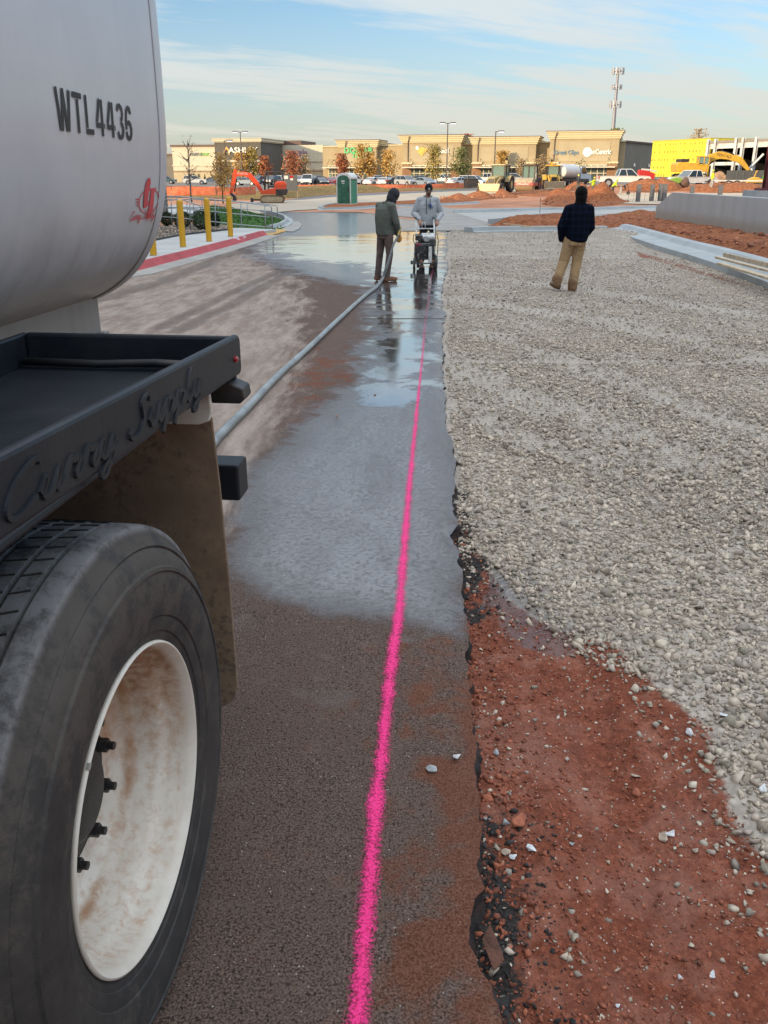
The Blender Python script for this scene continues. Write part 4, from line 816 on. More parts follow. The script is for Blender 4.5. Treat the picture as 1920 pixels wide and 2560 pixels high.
for i,(x0,x1,y0,y1,lab) in enumerate([(404,434,534,565,'dark round shrub farthest left, beside the tank edge'),(437,479,534,568,'dark round shrub between the two nearer bollards'),(484,528,530,575,'largest dark green round shrub, between bollards in front of the grass'),(527,550,535,567,'small dark shrub just right of the largest one')]):
    p=G((x0+x1)/2,y1,.17); sc_=(p-Vector((0,0,H))).length/FPX; r=(x1-x0)/2*sc_*1.02; h=(y1-y0)*sc_
    e_=empty('shrub',p,0,lab,'shrub','clipped round shrubs in the rock bed'); mb=MB(); leafball(mb,(0,0,h*.5),(r,r,h*.52),2600,.026,i+3,hollow=.72,ns=.12); mb.build('foliage',SHR,e_)
    mb=MB(); 
    for k in range(6): mb.cyl((.02*math.cos(k),.02*math.sin(k),0),(r*.5*math.cos(k*1.1),r*.5*math.sin(k*1.1),h*.6),.012,.005,6)
    mb.build('stem',M('bark',(.10,.075,.055),.9,var=.3,scale=20),e_)
# ramp railings
RAIL=M('grey_painted_pipe',(.33,.35,.36),.45,metal=.3,var=.08)
def railing(label,top,fl,posts,z0l,mid=(.28,.78),loc=(0,0,0),name='handrail'):
    e_=empty(name,loc,0,label,'handrail','grey pipe handrails of the ramp'); mb=MB(); mb.tube(top,.022,8); mb.build('top_rail',RAIL,e_,smooth=True)
    for f in mid:
        mb=MB(); mb.tube([Vector(a).lerp(Vector(b),f) for a,b in zip(top[:fl],z0l[:fl])],.017,8); mb.build('mid_rail',RAIL,e_,smooth=True)
    for a,b in posts: mb=MB(); mb.cyl(a,b,.02,n=8); mb.build('post',RAIL,e_,smooth=True)
    return e_
YR=33.5
def rl(px,py,Y): return PY(px,py,Y)
tp=[rl(395,489,YR),rl(440,491,YR),rl(510,497,YR),rl(600,505,YR),rl(640,510,YR),rl(672,514,YR),rl(679,518,YR),rl(681,572,YR+.1)]; bt=[rl(395,545,YR),rl(440,548,YR),rl(510,556,YR),rl(600,566,YR),rl(640,569,YR),rl(676,572,YR),rl(681,572,YR),rl(681,573,YR)]
railing('long grey pipe handrail sloping down to the sidewalk in front of the grass',tp,6,[(rl(x,yt,YR),rl(x+2,yb,YR)) for x,yt,yb in ((428,490,562),(442,491,580),(474,494,573),(537,500,566),(602,505,569),(662,513,570))],bt,(.5,.93))
Y2=43.; tp=[rl(395,499,Y2),rl(500,499,Y2),rl(600,504,Y2),rl(680,512,Y2),rl(690,514,Y2),rl(693,518,Y2),rl(694,541,Y2)]; bt=[rl(395,533,Y2),rl(500,534,Y2),rl(600,537,Y2),rl(680,541,Y2),rl(690,541,Y2),rl(693,541,Y2),rl(694,541,Y2)]
railing('second pipe handrail on the far side of the ramp, reaching furthest right',tp,4,[(rl(x,yt,Y2),rl(x+1,yb,Y2)) for x,yt,yb in ((505,500,534),(545,502,545),(577,503,548),(618,506,552))],bt,(.55,))
Y3=38.; tp=[rl(395,501,Y3),rl(455,499,Y3),rl(497,513,Y3),rl(501,517,Y3),rl(501,530,Y3),rl(495,536,Y3),rl(460,533,Y3)]; bt=[rl(395,535,Y3),rl(455,533,Y3),rl(497,528,Y3),rl(501,530,Y3),rl(501,530,Y3),rl(495,536,Y3),rl(460,533,Y3)]
railing('short looped handrail end behind the second bollard',tp,3,[(rl(467,503,Y3),rl(470,560,Y3)),(rl(483,508,Y3),rl(485,533,Y3))],bt,(.6,))
# grass island
GRS=mat_clay('lawn',(.035,.095,.018),(.075,.155,.035),2.)
def heap(name,poly,h,mat,label=None,cat=None,kind=None,edge_w=1.,rough=.25,fr=1.2,seed=1,cell=.25,base=-.05,peaks=None,group=None,sh=1.):
    xs=[p[0] for p in poly]; ys_=[p[1] for p in poly]; nx=max(6,int((max(xs)-min(xs))/cell)); ny=max(6,int((max(ys_)-min(ys_))/cell))
    gx,gy=np.meshgrid(np.linspace(min(xs),max(xs),nx),np.linspace(min(ys_),max(ys_),ny)); sd=inpoly_sd(gx,gy,poly); k=ss(sd/edge_w)
    if peaks is not None:
        pk=np.zeros_like(gx)
        for (px_,py_,ph,pr) in peaks: pk=np.maximum(pk,ph*np.clip(1-np.hypot(gx-px_,(gy-py_)*sh)/pr,0,1)**.9)
        z=pk*(.35+.65*ss(sd/.6))+h*k
    else: z=h*k
    z=z*(1+rough*vnoise(gx*fr,gy*fr,seed,4))+.35*rough*np.minimum(np.maximum(h,.15),.6)*vnoise(gx*fr*3,gy*fr*3,seed+5,4)*k
    zz=gz(gx,gy)+z+base*(1-k); o=gridmesh(name,np.stack([gx,gy,zz],-1).reshape(-1,3),ny,nx,mat)
    bm=bmesh.new(); bm.from_mesh(o.data); kk=sd.ravel()>-cell*1.2; bm.verts.ensure_lookup_table(); bmesh.ops.delete(bm,geom=[v for i,v in enumerate(bm.verts) if not kk[i]],context='VERTS'); bm.to_mesh(o.data); bm.free()
    return tag(o,label,cat,group,kind)
GP_=[tuple(p[:2]) for p in W2([(575,569),(640,573),(684,572),(712,563),(720,555),(706,546),(680,538),(640,531),(600,524),(560,517),(500,516),(470,530),(500,560)],.1)]
heap('lawn',GP_,.30,GRS,None,None,'structure',1.6,.15,.6,3,.2,.02)
n=5200; bx=[p[0] for p in GP_]; by=[p[1] for p in GP_]; x=rng.uniform(min(bx),max(bx),n); y=rng.uniform(min(by),max(by),n); k=inpoly_sd(x,y,GP_)>.1; x,y=x[k],y[k]; sd=inpoly_sd(x,y,GP_); z=gz(x,y)+.30*ss(sd/1.6)+.02
mb=MB()
for i in range(len(x)):
    a=rng.uniform(0,PI); dx,dy=.05*math.cos(a),.05*math.sin(a); hh=rng.uniform(.03,.07); mb.m=i%3; mb.add([(x[i]-dx,y[i]-dy,z[i]-.02),(x[i]+dx,y[i]+dy,z[i]-.02),(x[i]+dx*.4,y[i]+dy*.4,z[i]+hh)],[(0,1,2)])
tag(mb.build('grass',leafmats('grass_blade',[(.04,.12,.02),(.06,.16,.03),(.08,.13,.035)])),'short green turf on the mound behind the handrails','grass',None,'stuff')
tipk=W2([(684,574),(712,566),(726,556),(722,547),(700,538),(660,531)],.0); kerb('island_kerb',[tuple(p[:2]) for p in tipk],[(-.15,.02),(-.15,-.2),(.25,-.2),(.25,.16),(.1,.16),(.05,.04)],CONCN)
drape('gutter_apron',[tuple(p[:2]) for p in W2([(690,578),(716,567),(728,556),(745,553),(755,562),(748,573),(733,580)])],.014,CONCG)
drape('far_walk',[tuple(p[:2]) for p in W2([(395,531),(400,514),(455,508),(545,516),(500,531)],.2)],.12,CONC,thick=.2)
# light concrete crossing road and cross lanes
drape('concrete_lane',[tuple(p[:2]) for p in W2([(560,512),(640,505),(700,503),(760,500),(840,493),(890,490),(1090,481),(1290,473),(1300,478),(1200,490),(1095,498),(1000,503),(960,507),(846,510),(800,517),(790,524),(740,527),(700,531),(640,536),(600,526)])],.030,CONCR)
drape('side_road',[tuple(p[:2]) for p in W2([(700,503),(760,494),(840,487),(960,482),(1090,477),(1183,471.5),(1300,468),(1300,473),(1183,476),(1090,481),(960,487),(840,493),(760,500)])],.034,M('far_asphalt',(.115,.115,.12),.8,var=.15,scale=1.5))
drape('stone_lane',[tuple(p[:2]) for p in W2([(939,536.5),(1000,520),(1090,515),(1135,522),(1380,519),(1700,516),(1700,522),(1470,543),(1380,546),(1215,562),(1205,578),(1480,568),(1480,576),(1000,578),(1095,549)])],.012,mat_conc('grey_stone_fines',(.315,.29,.26),.3,1.2))
drape('graded_lane',[tuple(p[:2]) for p in W2([(1140,534),(1270,530.5),(1380,526),(1466,528),(1640,521),(1700,519),(1700,523),(1480,539),(1380,540),(1215,557)])],.022,mat_conc('pale_graded_lane',(.39,.375,.345),.22,.6))
drape('potty_island',[tuple(p[:2]) for p in W2([(801,520),(845,511),(960,508),(1095,499),(1100,506),(960,517),(891,521),(810,523)])],.10,CLAY,thick=.2)
kp2=[(-.2,.0),(-.2,-.2),(.28,-.2),(.28,.15),(.12,.15),(.08,.03)]
kerb('island_kerb',[tuple(p[:2]) for p in W2([(848,511),(812,515),(793,521),(806,525),(891,523),(945,519),(1090,514),(1200,508)])][::1],kp2,CONCN)
kerb('lane_kerb',[tuple(p[:2]) for p in W2([(1135,532),(1200,532),(1280,529.5),(1380,526),(1466,527),(1560,523),(1652,521)])],[(-.1,.03),(-.1,-.2),(.8,-.2),(.8,.17),(.2,.17),(.14,.05)],CONCN)
kerb('lane_back_kerb',[tuple(p[:2]) for p in W2([(1222,560),(1300,549),(1380,542),(1470,540)])][::-1],[(-.05,.22),(-.05,-.2),(.2,-.2),(.2,.22)],CONCN)
RK=[tuple(p[:2]) for p in W2([(2100,800),(1920,722),(1817,682),(1720,648),(1650,627),(1590,606),(1540,588),(1510,579)])]
kerb('lot_kerb',[(p[0],p[1]) for p in RK],[(.04,.125),(.05,-.25),(-.95,-.25),(-.95,.27),(-.78,.285),(-.66,.27),(-.54,.165),(-.30,.135)],CONCN)
kerb('lot_end_kerb',[tuple(p[:2]) for p in W2([(1187,583),(1230,581),(1300,580.5),(1400,580),(1520,580)])],[(0,.03),(0,-.2),(.6,-.2),(.6,.20),(.15,.20),(.1,.07)],CONCN)
# turned clay beds
heap('clay_bed',[tuple(p[:2]) for p in W2([(1510,572),(1400,571),(1470,548),(1560,534),(1640,527),(1652,552),(1772,566),(1846,579),(1920,597),(2150,660),(2300,760),(2040,700),(1920,664),(1817,636),(1693,604),(1594,584)])],.22,CLAYD,None,None,'structure',1.0,.45,.9,12,.2,-.02)
heap('clay_ridge',[tuple(p[:2]) for p in W2([(1183,579),(1215,562),(1300,556),(1380,552),(1480,548),(1520,560),(1500,572),(1300,574.5),(1210,576)])],.38,CLAYD,'low brown clay ridge behind the new kerb at the end of the stone lot','dirt ridge',None,1.3,.5,1.0,15,.2,-.02)
# clods on the bed
n=5200; x=rng.uniform(7,19,n); y=rng.uniform(17,46,n); BP=[tuple(p[:2]) for p in W2([(1510,572),(1400,571),(1470,548),(1560,534),(1640,527),(1652,552),(1772,566),(1846,579),(1920,597),(2100,640),(2040,700),(1920,664),(1817,636),(1693,604),(1594,584)])]; k=inpoly_sd(x,y,BP)>.2; x,y=x[k],y[k]
scatter('clay_clods',np.stack([x,y,gz(x,y)+.20],-1),np.clip(rng.lognormal(math.log(.038),.65,len(x)),.015,.17),np.array([.33,.13,.07])*rng.uniform(.6,1.5,(len(x),1)),'broken red clay clods over the bed between kerb and concrete wall','clods')
def dirtpile(base,peaks,poly,label,seed,mat=None,grp='heaps of red clay on the worksite'):
    return heap('dirt_pile',[tuple(p[:2]) for p in W2(poly)],.12,mat or CLAYD,label,'dirt pile',None,.8,.30,.8,seed,.22,-.04,peaks,grp,.8)
def pk(px,pyb,w,top): 
    p=G(px,pyb); s=(p-Vector((0,0,H))).length/FPX; return (p.x,p.y,(pyb-top)*s*1.06,w*s)
dirtpile(None,[pk(1405,503,62,478),pk(1448,503,52,481)],[(1348,510),(1375,516),(1474,519),(1480,500),(1440,492),(1370,494)],'wide brown clay heap directly behind the man in the dark shirt',3)
dirtpile(None,[pk(1504,504,46,467)],[(1458,516),(1500,519),(1545,513),(1590,506),(1560,498),(1500,492),(1460,496)],'steep pointed brown clay heap right of the man in the dark shirt',4)
dirtpile(None,[pk(1112,503,22,496),pk(1147,501,36,489),pk(1199,496,40,482)],[(1090,508),(1140,507),(1200,502),(1240,497),(1230,488),(1100,494)],'long low rubble ridge of orange clay left of the loader bucket',5,CLAY)
dirtpile(None,[pk(1255,490,26,476)],[(1225,497),(1260,496),(1300,494),(1300,484),(1230,485)],'small rubble heap right in front of the backhoe loader',6,CLAY)
dirtpile(None,[pk(1618,471,55,452),pk(1655,470,48,449),pk(1600,473,50,459)],[(1540,477),(1600,479),(1700,477),(1720,468),(1640,460),(1560,468)],'bright orange clay heap between the two white pickups',7,CLAY)
dirtpile(None,[pk(1440,472,34,458)],[(1400,477),(1440,478),(1480,475),(1470,466),(1410,468)],'small orange clay heap under the white tank of the far truck',8,CLAY)
dirtpile(None,[pk(1480,482,32,468)],[(1455,487),(1480,489),(1515,486),(1505,476),(1465,477)],'low orange heap at the feet of the pointing worker',9,CLAY)
dirtpile(None,[pk(1840,472,90,462),pk(1760,473,60,466)],[(1680,477),(1780,482),(1900,480),(1930,470),(1800,464)],'flat orange clay spread right of the yellow vested worker beside the trailer',10,CLAY)
dirtpile(None,[pk(1345,484,60,478)],[(1275,489),(1345,492),(1400,488),(1390,481),(1290,481)],'low flat orange clay berm behind the roller drum',11,CLAY)
# loose clods in the ridges
for nm,P_,nn,hh,col in (('ridge_clods',[(1095,507),(1240,497),(1300,494),(1300,484),(1100,494)],700,.3,[.42,.2,.11]),('heap_clods',[(1350,512),(1474,519),(1590,507),(1500,494),(1370,496)],500,.25,[.33,.13,.07])):
    Pw=[tuple(p[:2]) for p in W2(P_)]; bx=[p[0] for p in Pw]; by=[p[1] for p in Pw]; x=rng.uniform(min(bx),max(bx),nn); y=rng.uniform(min(by),max(by),nn); k=inpoly_sd(x,y,Pw)>0; x,y=x[k],y[k]
    scatter(nm,np.stack([x,y,gz(x,y)+.08],-1),np.clip(rng.lognormal(math.log(.09),.5,len(x)),.04,.28),np.array(col)*rng.uniform(.6,1.4,(len(x),1)),'broken clay clods lying around the '+('rubble ridge' if nm[0]=='r' else 'brown heaps'),'clods')
# retaining wall
WA=G(1652,557); WB=G(1920,599); WB=Vector((WB.x,WB.y,WB.z)); d=(WB-WA); d.z=0; Lw=d.length; d.normalize(); nn=Vector((d.y,-d.x,0)); 
if nn.y>0: nn=-nn
ztop=PY(1728,478,WA.y+(WB.y-WA.y)*.2).z; ztop=.93; zl=PY(1652,515.7,WA.y).z
def wp(t_,z,o=0.): q=WA+d*t_-nn*o; return (q.x,q.y,z)
mb=MB(); prof=[(0,-1.1),(Lw+9,-1.3),(Lw+9,ztop),(Lw*.18,ztop),(0,zl)]
mb.add([wp(t_,z,0) for t_,z in prof]+[wp(t_,z,.3) for t_,z in prof],[(0,1,2,3,4),(9,8,7,6,5)]+[(i,5+i,5+(i+1)%5,(i+1)%5) for i in range(5)])
def mat_wall():
    m,t,b=newmat('streaked_cast_concrete'); p=opos(t); mp=nd(t,'ShaderNodeMapping'); mp.inputs['Scale'].default_value=(.6,.6,.09); t.links.new(p,mp.inputs[0]); n=noi(t,2.2,7,.6,mp.outputs[0]); g=nd(t,'ShaderNodeSeparateXYZ'); t.links.new(p,g.inputs[0]); k=noi(t,3,6,.68,p)
    c=mixc(t,mr(t,n,.3,.7),(.345,.35,.34),(.41,.41,.40)); c=mixc(t,ma(t,'MULTIPLY',mr(t,ma(t,'ADD',g.outputs[2],ma(t,'MULTIPLY',k,.35)),.50,.08),.75),c,(.30,.25,.19)); c=mixc(t,ma(t,'MULTIPLY',mr(t,k,.62,.75),.5),c,(.22,.18,.12))
    t.links.new(c,b.inputs['Base Color']); b.inputs['Roughness'].default_value=.9; bump(t,b,k,.3,.02); return m
rw=tag(mb.build('retaining_wall',mat_wall(),bevel=.01),'grey cast concrete retaining wall with a sloping end, right side','wall')
mb=MB(); mb.tube([wp(.02,-.06,-.006),wp(Lw+8,-.09,-.006)],.010,6); o=mb.build('form_seam',M('seam_grey',(.30,.30,.29),.9),rw)
# slab behind the wall
drape('building_slab',[tuple(p[:2]) for p in W2([(1640,512),(1500,509),(1500,490),(1560,484),(1900,484),(2100,484),(2100,520),(1780,505)])],.05,mat_conc('sandy_slab',(.50,.40,.28),.2,.4))
# steel posts
STL=M('grey_steel_post',(.16,.155,.16),.6,metal=.3,var=.2,scale=4)
for px,pb,pt,lab in ((1594,506,468,'leftmost grey steel post beyond the lane, standing alone'),(1628,504,468,'second grey steel post from the left'),(1649,504,467,'grey steel post left of the one beside the wall end'),(1659,508,468,'grey steel post closest to the sloping wall end'),(1729,489,469.5,'short post top peeking over the middle of the wall'),(1799,492,468,'dark post showing above the wall further right')):
    p=G(px,pb); s=(p-Vector((0,0,H))).length/FPX; h=(pb-pt)*s*1.02; e_=empty('steel_post',p,0,lab,'post','steel posts at the new slab'); mb=MB(); r=4.2*s
    mb.bbox(-r,r,-r,-r*.8,0,h); mb.bbox(-r,r,r*.8,r,0,h); mb.bbox(-r*.12,r*.12,-r*.8,r*.8,0,h); mb.build('column',STL,e_); mb=MB(); mb.bbox(-r*1.4,r*1.4,-r*1.4,r*1.4,.0,.03); mb.build('base_plate',STL,e_)
REB=M('rebar',(.14,.11,.09),.7)
for i,(px,py,h) in enumerate([(1570,504,.8),(1583,504,.75),(1611,505,.85),(1639,505,.9),(1673,508,.7),(1349,541,.95)]):
    p=G(px,py); mb=MB(); mb.cyl((0,0,0),(0,.0,h),.012 if i<5 else .016,n=6); mb.lathe([(h,0.0),(h,.02),(h+.03,.02),(h+.03,0)],8,'Z'); o=mb.build('rebar_stake',REB,loc=p)
    if i<5: tag(o,['farthest left rebar rod beyond the lane','rebar rod standing just left of the first steel post','rebar rod between the first and second steel posts','rebar rod between the second and third steel posts','rebar rod closest to the sloping wall end'][i],'rebar','rebar rods among the steel posts')
    else: o.name='form_stake'; tag(o,'dark steel form stake standing upright left of the man in the dark shirt','stake'); mb2=None; o.scale=(1,1,1.0)
# form boards lying on the clay, planks on the kerb
WOOD=M('weathered_pine',(.46,.36,.24),.8,var=.2,scale=4,dirt=(.25,.2,.14),dscale=6,damt=.5)
def plank(a,b,w,th,label,zo,grp='boards lying on the new kerb'):
    a=Vector(a);b=Vector(b); c=(a+b)/2; L0=(b-a).length; mb=MB(); mb.box((0,0,0),(L0,w,th)); o=mb.build('plank',WOOD,bevel=.004); o.location=(c.x,c.y,c.z+zo); o.rotation_euler=(0,-math.atan2(b.z-a.z,Vector((b.x-a.x,b.y-a.y)).length),math.atan2(b.y-a.y,b.x-a.x)); tag(o,label,'board',grp)
K=lambda px,py: G(px,py,.31)
plank(K(1792,646),K(2000,700),.10,.04,'pale pine board lying along the kerb, highest of the stack',.02)
plank(K(1800,655),K(2000,712),.14,.04,'wide pine board under the paler one on the kerb',-.03)
plank(K(1810,637),K(2000,682),.04,.09,'thin dark edge board behind the others on the kerb',.0)
plank(G(1258,561,.36),G(1330,569,.30),.05,.03,'thin form board lying across the clay ridge toward the kerb',.03,'form boards in the clay ridge'); plank(G(1300,569,.3),G(1500,570.5,.3),.06,.03,'long thin form board along the back of the end kerb',.03,'form boards in the clay ridge')
mb=MB(); mb.box((0,0,.15),(.05,.02,.34)); o=mb.build('survey_stake',M('pink_flag',(.55,.22,.16),.8),loc=G(1513,557,.1)); tag(o,'small pinkish wooden stake in the brown clay bed','stake')
# dark red column at the right edge
p=PY(1906,474,38); e_=empty('steel_column',(p.x+.2,38,p.z),0,'dark red primed steel column at the right edge of the picture','column'); MR=M('red_oxide_primer',(.115,.022,.022),.55,var=.2,scale=5)
mb=MB(); mb.bbox(-.17,.17,-.17,-.15,0,6); mb.bbox(-.17,.17,.15,.17,0,6); mb.bbox(-.012,.012,-.15,.15,0,6); mb.build('flanges',MR,e_); mb=MB(); mb.bbox(-.42,.42,-.3,.3,-.03,.06); mb.build('base_plate',MR,e_)
mb=MB(); mb.bbox(-.6,1.4,-.5,1.0,-1.6,-.032); mb.build('footing',CONCN,e_)
# ================= HOSE =================
HP=[(430,1270),(480,1180),(538,1104),(590,1047),(650,986),(700,936),(760,880),(810,834),(850,796),(885,763),(915,738),(938,720),(950,706)]
hp=W2(HP,.028); q=[(958,694,17.55,.06),(966,668,17.5,.0),(975,640,17.5,.0),(984,612,17.55,0),(993,594,17.6,0),(997,586,17.62,0)]
pts=[]; ctrl=[Vector(p) for p in hp]+[PY(a,b,c) for a,b,c,_ in q]
for i in range(len(ctrl)-1):
    p0=ctrl[max(i-1,0)];p1=ctrl[i];p2=ctrl[i+1];p3=ctrl[min(i+2,len(ctrl)-1)]
    for j in range(10):
        t=j/10; pts.append(.5*((2*p1)+(-p0+p2)*t+(2*p0-5*p1+4*p2-p3)*t*t+(-p0+3*p1-3*p2+p3)*t**3))
pts.append(ctrl[-1])
for i,p in enumerate(pts): p.x+=.004*math.sin(i*.23); 
def mat_hose():
    m,t,b=newmat('grey_layflat_hose'); p=opos(t); n=noi(t,3,6,.65,p); f=noi(t,30,4,.6,p); c=mixc(t,mr(t,n,.35,.65),(.15,.16,.16),(.26,.28,.275)); c=mixc(t,mr(t,f,.55,.7,0,.4),c,(.40,.38,.34)); t.links.new(c,b.inputs['Base Color']); b.inputs['Roughness'].default_value=.35; bump(t,b,f,.3,.004); return m
e_=empty('water_hose',pts[0],0,'long grey water hose running from the truck to the gloved man','hose'); mb=MB(); mb.tube([p-pts[0] for p in pts],[(.031+.001*math.sin(i*.8))*(1-.33*max(0,min(1,(i-len(pts)+60)/35))) for i in range(len(pts))],12); mb.build('hose_tube',mat_hose(),e_,smooth=True)
mb=MB(); a=pts[-1]-pts[0]; b=pts[-3]-pts[0]; dd=(a-b).normalized(); mb.cyl(a-dd*.02,a+dd*.06,.036,n=14); mb.cyl(a+dd*.06,a+dd*.15,.026,.018,n=14); mb.build('nozzle',M('brass',(.45,.30,.12),.4,metal=.8),e_,smooth=True,auto=40)
# ================= PEOPLE =================
def V3(p): return Vector(p)
def limb(mb,pts,rs,n=12):
    pts=[V3(p) for p in pts]; q=[];r=[]
    for i in range(len(pts)-1):
        for j in range(4): t=j/4; q.append(pts[i].lerp(pts[i+1],t)); r.append(rs[i]+(rs[i+1]-rs[i])*t)
    q.append(pts[-1]); r.append(rs[-1]); mb.tube(q,r,n)
    for p,k in zip(pts,rs): mb.ell(p,(k,k,k),n,8)
def torso(mb,spec,side,fwd,n=20):
    """spec: list of (centre, half width, half depth)"""
    rg=[]; side=V3(side).normalized(); fwd=V3(fwd).normalized()
    for c,w,d in spec:
        c=V3(c); ring=[]
        for i in range(n):
            a=2*PI*i/n; ca,sa=math.cos(a),math.sin(a); e=.82
            ring.append(c+side*w*math.copysign(abs(ca)**e,ca)+fwd*d*math.copysign(abs(sa)**e,sa))
        rg.append(ring)
    mb.rings(rg)
def remesh(mb,name,mat,parent,vox,smooth=2,extra=None):
    o=mb.build(name,mat,parent); m=o.modifiers.new('remesh','REMESH'); m.mode='VOXEL'; m.voxel_size=vox; m.use_smooth_shade=True
    if smooth: s=o.modifiers.new('smooth','SMOOTH'); s.iterations=smooth; s.factor=.5
    return o
def hand(mb,w,d,up,curl=1.2,s=1.,thumb=1):
    """palm from wrist w along d; fingers curl toward -up"""
    w=V3(w); d=V3(d).normalized(); up=V3(up); up=(up-d*up.dot(d)).normalized(); sd=d.cross(up)
    T=Matrix((( sd.x,d.x,up.x,0),(sd.y,d.y,up.y,0),(sd.z,d.z,up.z,0),(0,0,0,1))); T=Matrix.Translation(w)@T
    mb.ell((0,.045*s,0),(.040*s,.052*s,.017*s),12,8,T=T)
    for i in range(4):
        x=(-.030+.020*i)*s; L_=[.036,.042,.040,.032][i]*s; p=Vector((x,.085*s,0)); a=0.; P=[p]
        for k,f in enumerate((1,.75,.6)):
            a+=curl*(.55 if k==0 else .6); p=p+Vector((0,math.cos(a),-math.sin(a)))*L_*f; P.append(p)
        mb.tube([T@q for q in P],[.0095*s,.009*s,.0085*s,.0075*s],8); 
        for q in P[1:]: mb.ell(T@q,(.0088*s,)*3,8,6)
    P=[Vector((-thumb*.034*s,.02*s,0)),Vector((-thumb*.055*s,.045*s,-.012*s)),Vector((-thumb*.048*s,.072*s,-.03*s)),Vector((-thumb*.030*s,.088*s,-.040*s))]
    mb.tube([T@q for q in P],[.013*s,.011*s,.010*s,.0085*s],8); mb.ell(T@P[-1],(.0088*s,)*3,8,6)
def headmesh(mb,c,fwd,up=(0,0,1),s=1.):
    c=V3(c); f=V3(fwd).normalized(); u=V3(up); u=(u-f*u.dot(f)).normalized(); sd=f.cross(u)
    T=Matrix.Translation(c)@Matrix(((sd.x,f.x,u.x,0),(sd.y,f.y,u.y,0),(sd.z,f.z,u.z,0),(0,0,0,1)))@Matrix.Scale(s,4)
    mb.ell((0,-.012,.03),(.076,.095,.090),18,14,T=T); mb.ell((0,.018,-.035),(.060,.068,.078),16,12,T=T); mb.ell((0,.050,-.088),(.030,.028,.024),12,8,T=T)
    mb.tube([T@Vector(p) for p in ((0,.086,.012),(0,.104,-.018),(0,.098,-.032))],[.009,.014,.011],8); mb.ell((0,.094,-.032),(.017,.012,.009),10,6,T=T)
    mb.ell((0,.082,-.060),(.024,.010,.009),10,6,T=T); mb.ell((0,.078,.018),(.052,.018,.010),12,6,T=T)
    for k in (-1,1): mb.ell((k*.076,-.005,-.005),(.012,.020,.032),10,8,T=T); mb.ell((k*.040,.068,-.030),(.020,.018,.018),10,6,T=T)
    return T
def cloth(name,col,bmp=.5,rough=.9,var=.15,scale=6,dirt=None,damt=.4,dscale=4):
    if name in MATS: return MATS[name]
    m,t,b=newmat(name); p=opos(t); n=noi(t,scale,5,.6,p); mp=nd(t,'ShaderNodeMapping'); mp.inputs['Scale'].default_value=(1,1,2.4); t.links.new(p,mp.inputs[0]); w=noi(t,9,3,.55,mp.outputs[0],1.2)
    c=mixc(t,mr(t,n,.3,.7),tuple(x*(1-var) for x in col),tuple(x*(1+var) for x in col))
    if dirt: c=mixc(t,ma(t,'MULTIPLY',mr(t,noi(t,dscale,6,.65,p),.48,.66),damt),c,dirt)
    t.links.new(c,b.inputs['Base Color']); b.inputs['Roughness'].default_value=rough; b.inputs['Specular IOR Level'].default_value=.2; b.inputs['Sheen Weight'].default_value=.04; bump(t,b,w,bmp,.03); MATS[name]=m; return m
SKIN=M('skin',(.30,.155,.095),.5,var=.1,scale=12); 
def shoe(mb,ank,toe,s=1.):
    a=V3(ank); t_=V3(toe); d=(t_-a); d.z*=.3; dn=d.normalized(); limb(mb,[a,a-Vector((0,0,.05))-dn*.02],[.050*s,.052*s],10)
    limb(mb,[a-dn*.045-Vector((0,0,.055)),a.lerp(t_,.55)-Vector((0,0,.018)),t_],[.040*s,.046*s,.040*s],12)
# --- man in green jacket holding the hose
base=G(963,703); P=empty('person',base,0,'man in grey green jacket and dark hood, back turned, holding the hose','person')
sd=(-.70,.71,0); fw=(.71,.70,0); q=V3(sd); f=V3(fw)
hipc=V3((.0,0,.93)); shR=V3((.125,-.145,1.385)); shL=V3((-.115,.150,1.385)); elR=V3((.215,-.15,1.09)); haR=V3((.262,.03,.875)); elL=V3((.06,.25,1.08)); haL=V3((.26,.10,.85))
legs=[((.06,-.07,.90),(.085,-.06,.50),(.03,-.06,.10),(.20,-.01,.040)),((-.06,.06,.90),(-.105,.09,.50),(-.145,.10,.10),(.03,.20,.040))]
hd=V3((.165,.05,1.575)); hf=V3((.75,.42,-.50)); nk=V3((.075,.03,1.46))
mb=MB(); torso(mb,[(hipc-V3((0,0,.08)),.15,.10),(hipc,.165,.115),(V3((.0,.0,1.1)),.15,.11),(V3((.02,.01,1.30)),.18,.12),(V3((.03,.01,1.40)),.14,.09)],sd,fw); limb(mb,[V3((.03,.01,1.38)),nk,hd],[.07,.058,.06])
for a,b,c in ((shR,elR,haR),(shL,elL,haL)): limb(mb,[a,b,c],[.052,.042,.030])
for h_,k_,a_2,t_ in legs: limb(mb,[h_,k_,a_2],[.085,.058,.042]); shoe(mb,a_2,t_,.8)
headmesh(mb,hd,hf); hand(mb,haR,(.45,.75,-.5),(.6,-.3,.5),1.4,1.,1); hand(mb,haL,(.35,-.75,-.4),(.6,.3,.5),1.4,1.,-1)
body=remesh(mb,'body',SKIN,P,.0075)
mb=MB(); torso(mb,[(V3((.005,.0,.865)),.185,.155),(V3((.0,.0,.93)),.187,.158),(V3((-.01,-.005,1.05)),.182,.160),(V3((-.01,-.005,1.2)),.198,.162),(V3((.0,.0,1.34)),.200,.150),(V3((.03,.01,1.42)),.145,.115),(V3((.06,.03,1.465)),.085,.08)],sd,fw)
for a,b,c in ((shR,elR,haR),(shL,elL,haL)): limb(mb,[a.lerp(V3((.02,.0,1.36)),.3),a,b,b.lerp(c,.9)],[.085,.078,.064,.048])
mb.tube([V3((.03,0,1.455))+q*.07*math.cos(a)*1.0+f*.075*math.sin(a) for a in [PI*2*i/14 for i in range(15)]],.020,8)
JG=cloth('olive_grey_canvas',(.095,.105,.088),.6,dirt=(.15,.14,.115),damt=.3); jk=remesh(mb,'jacket',JG,P,.0095)
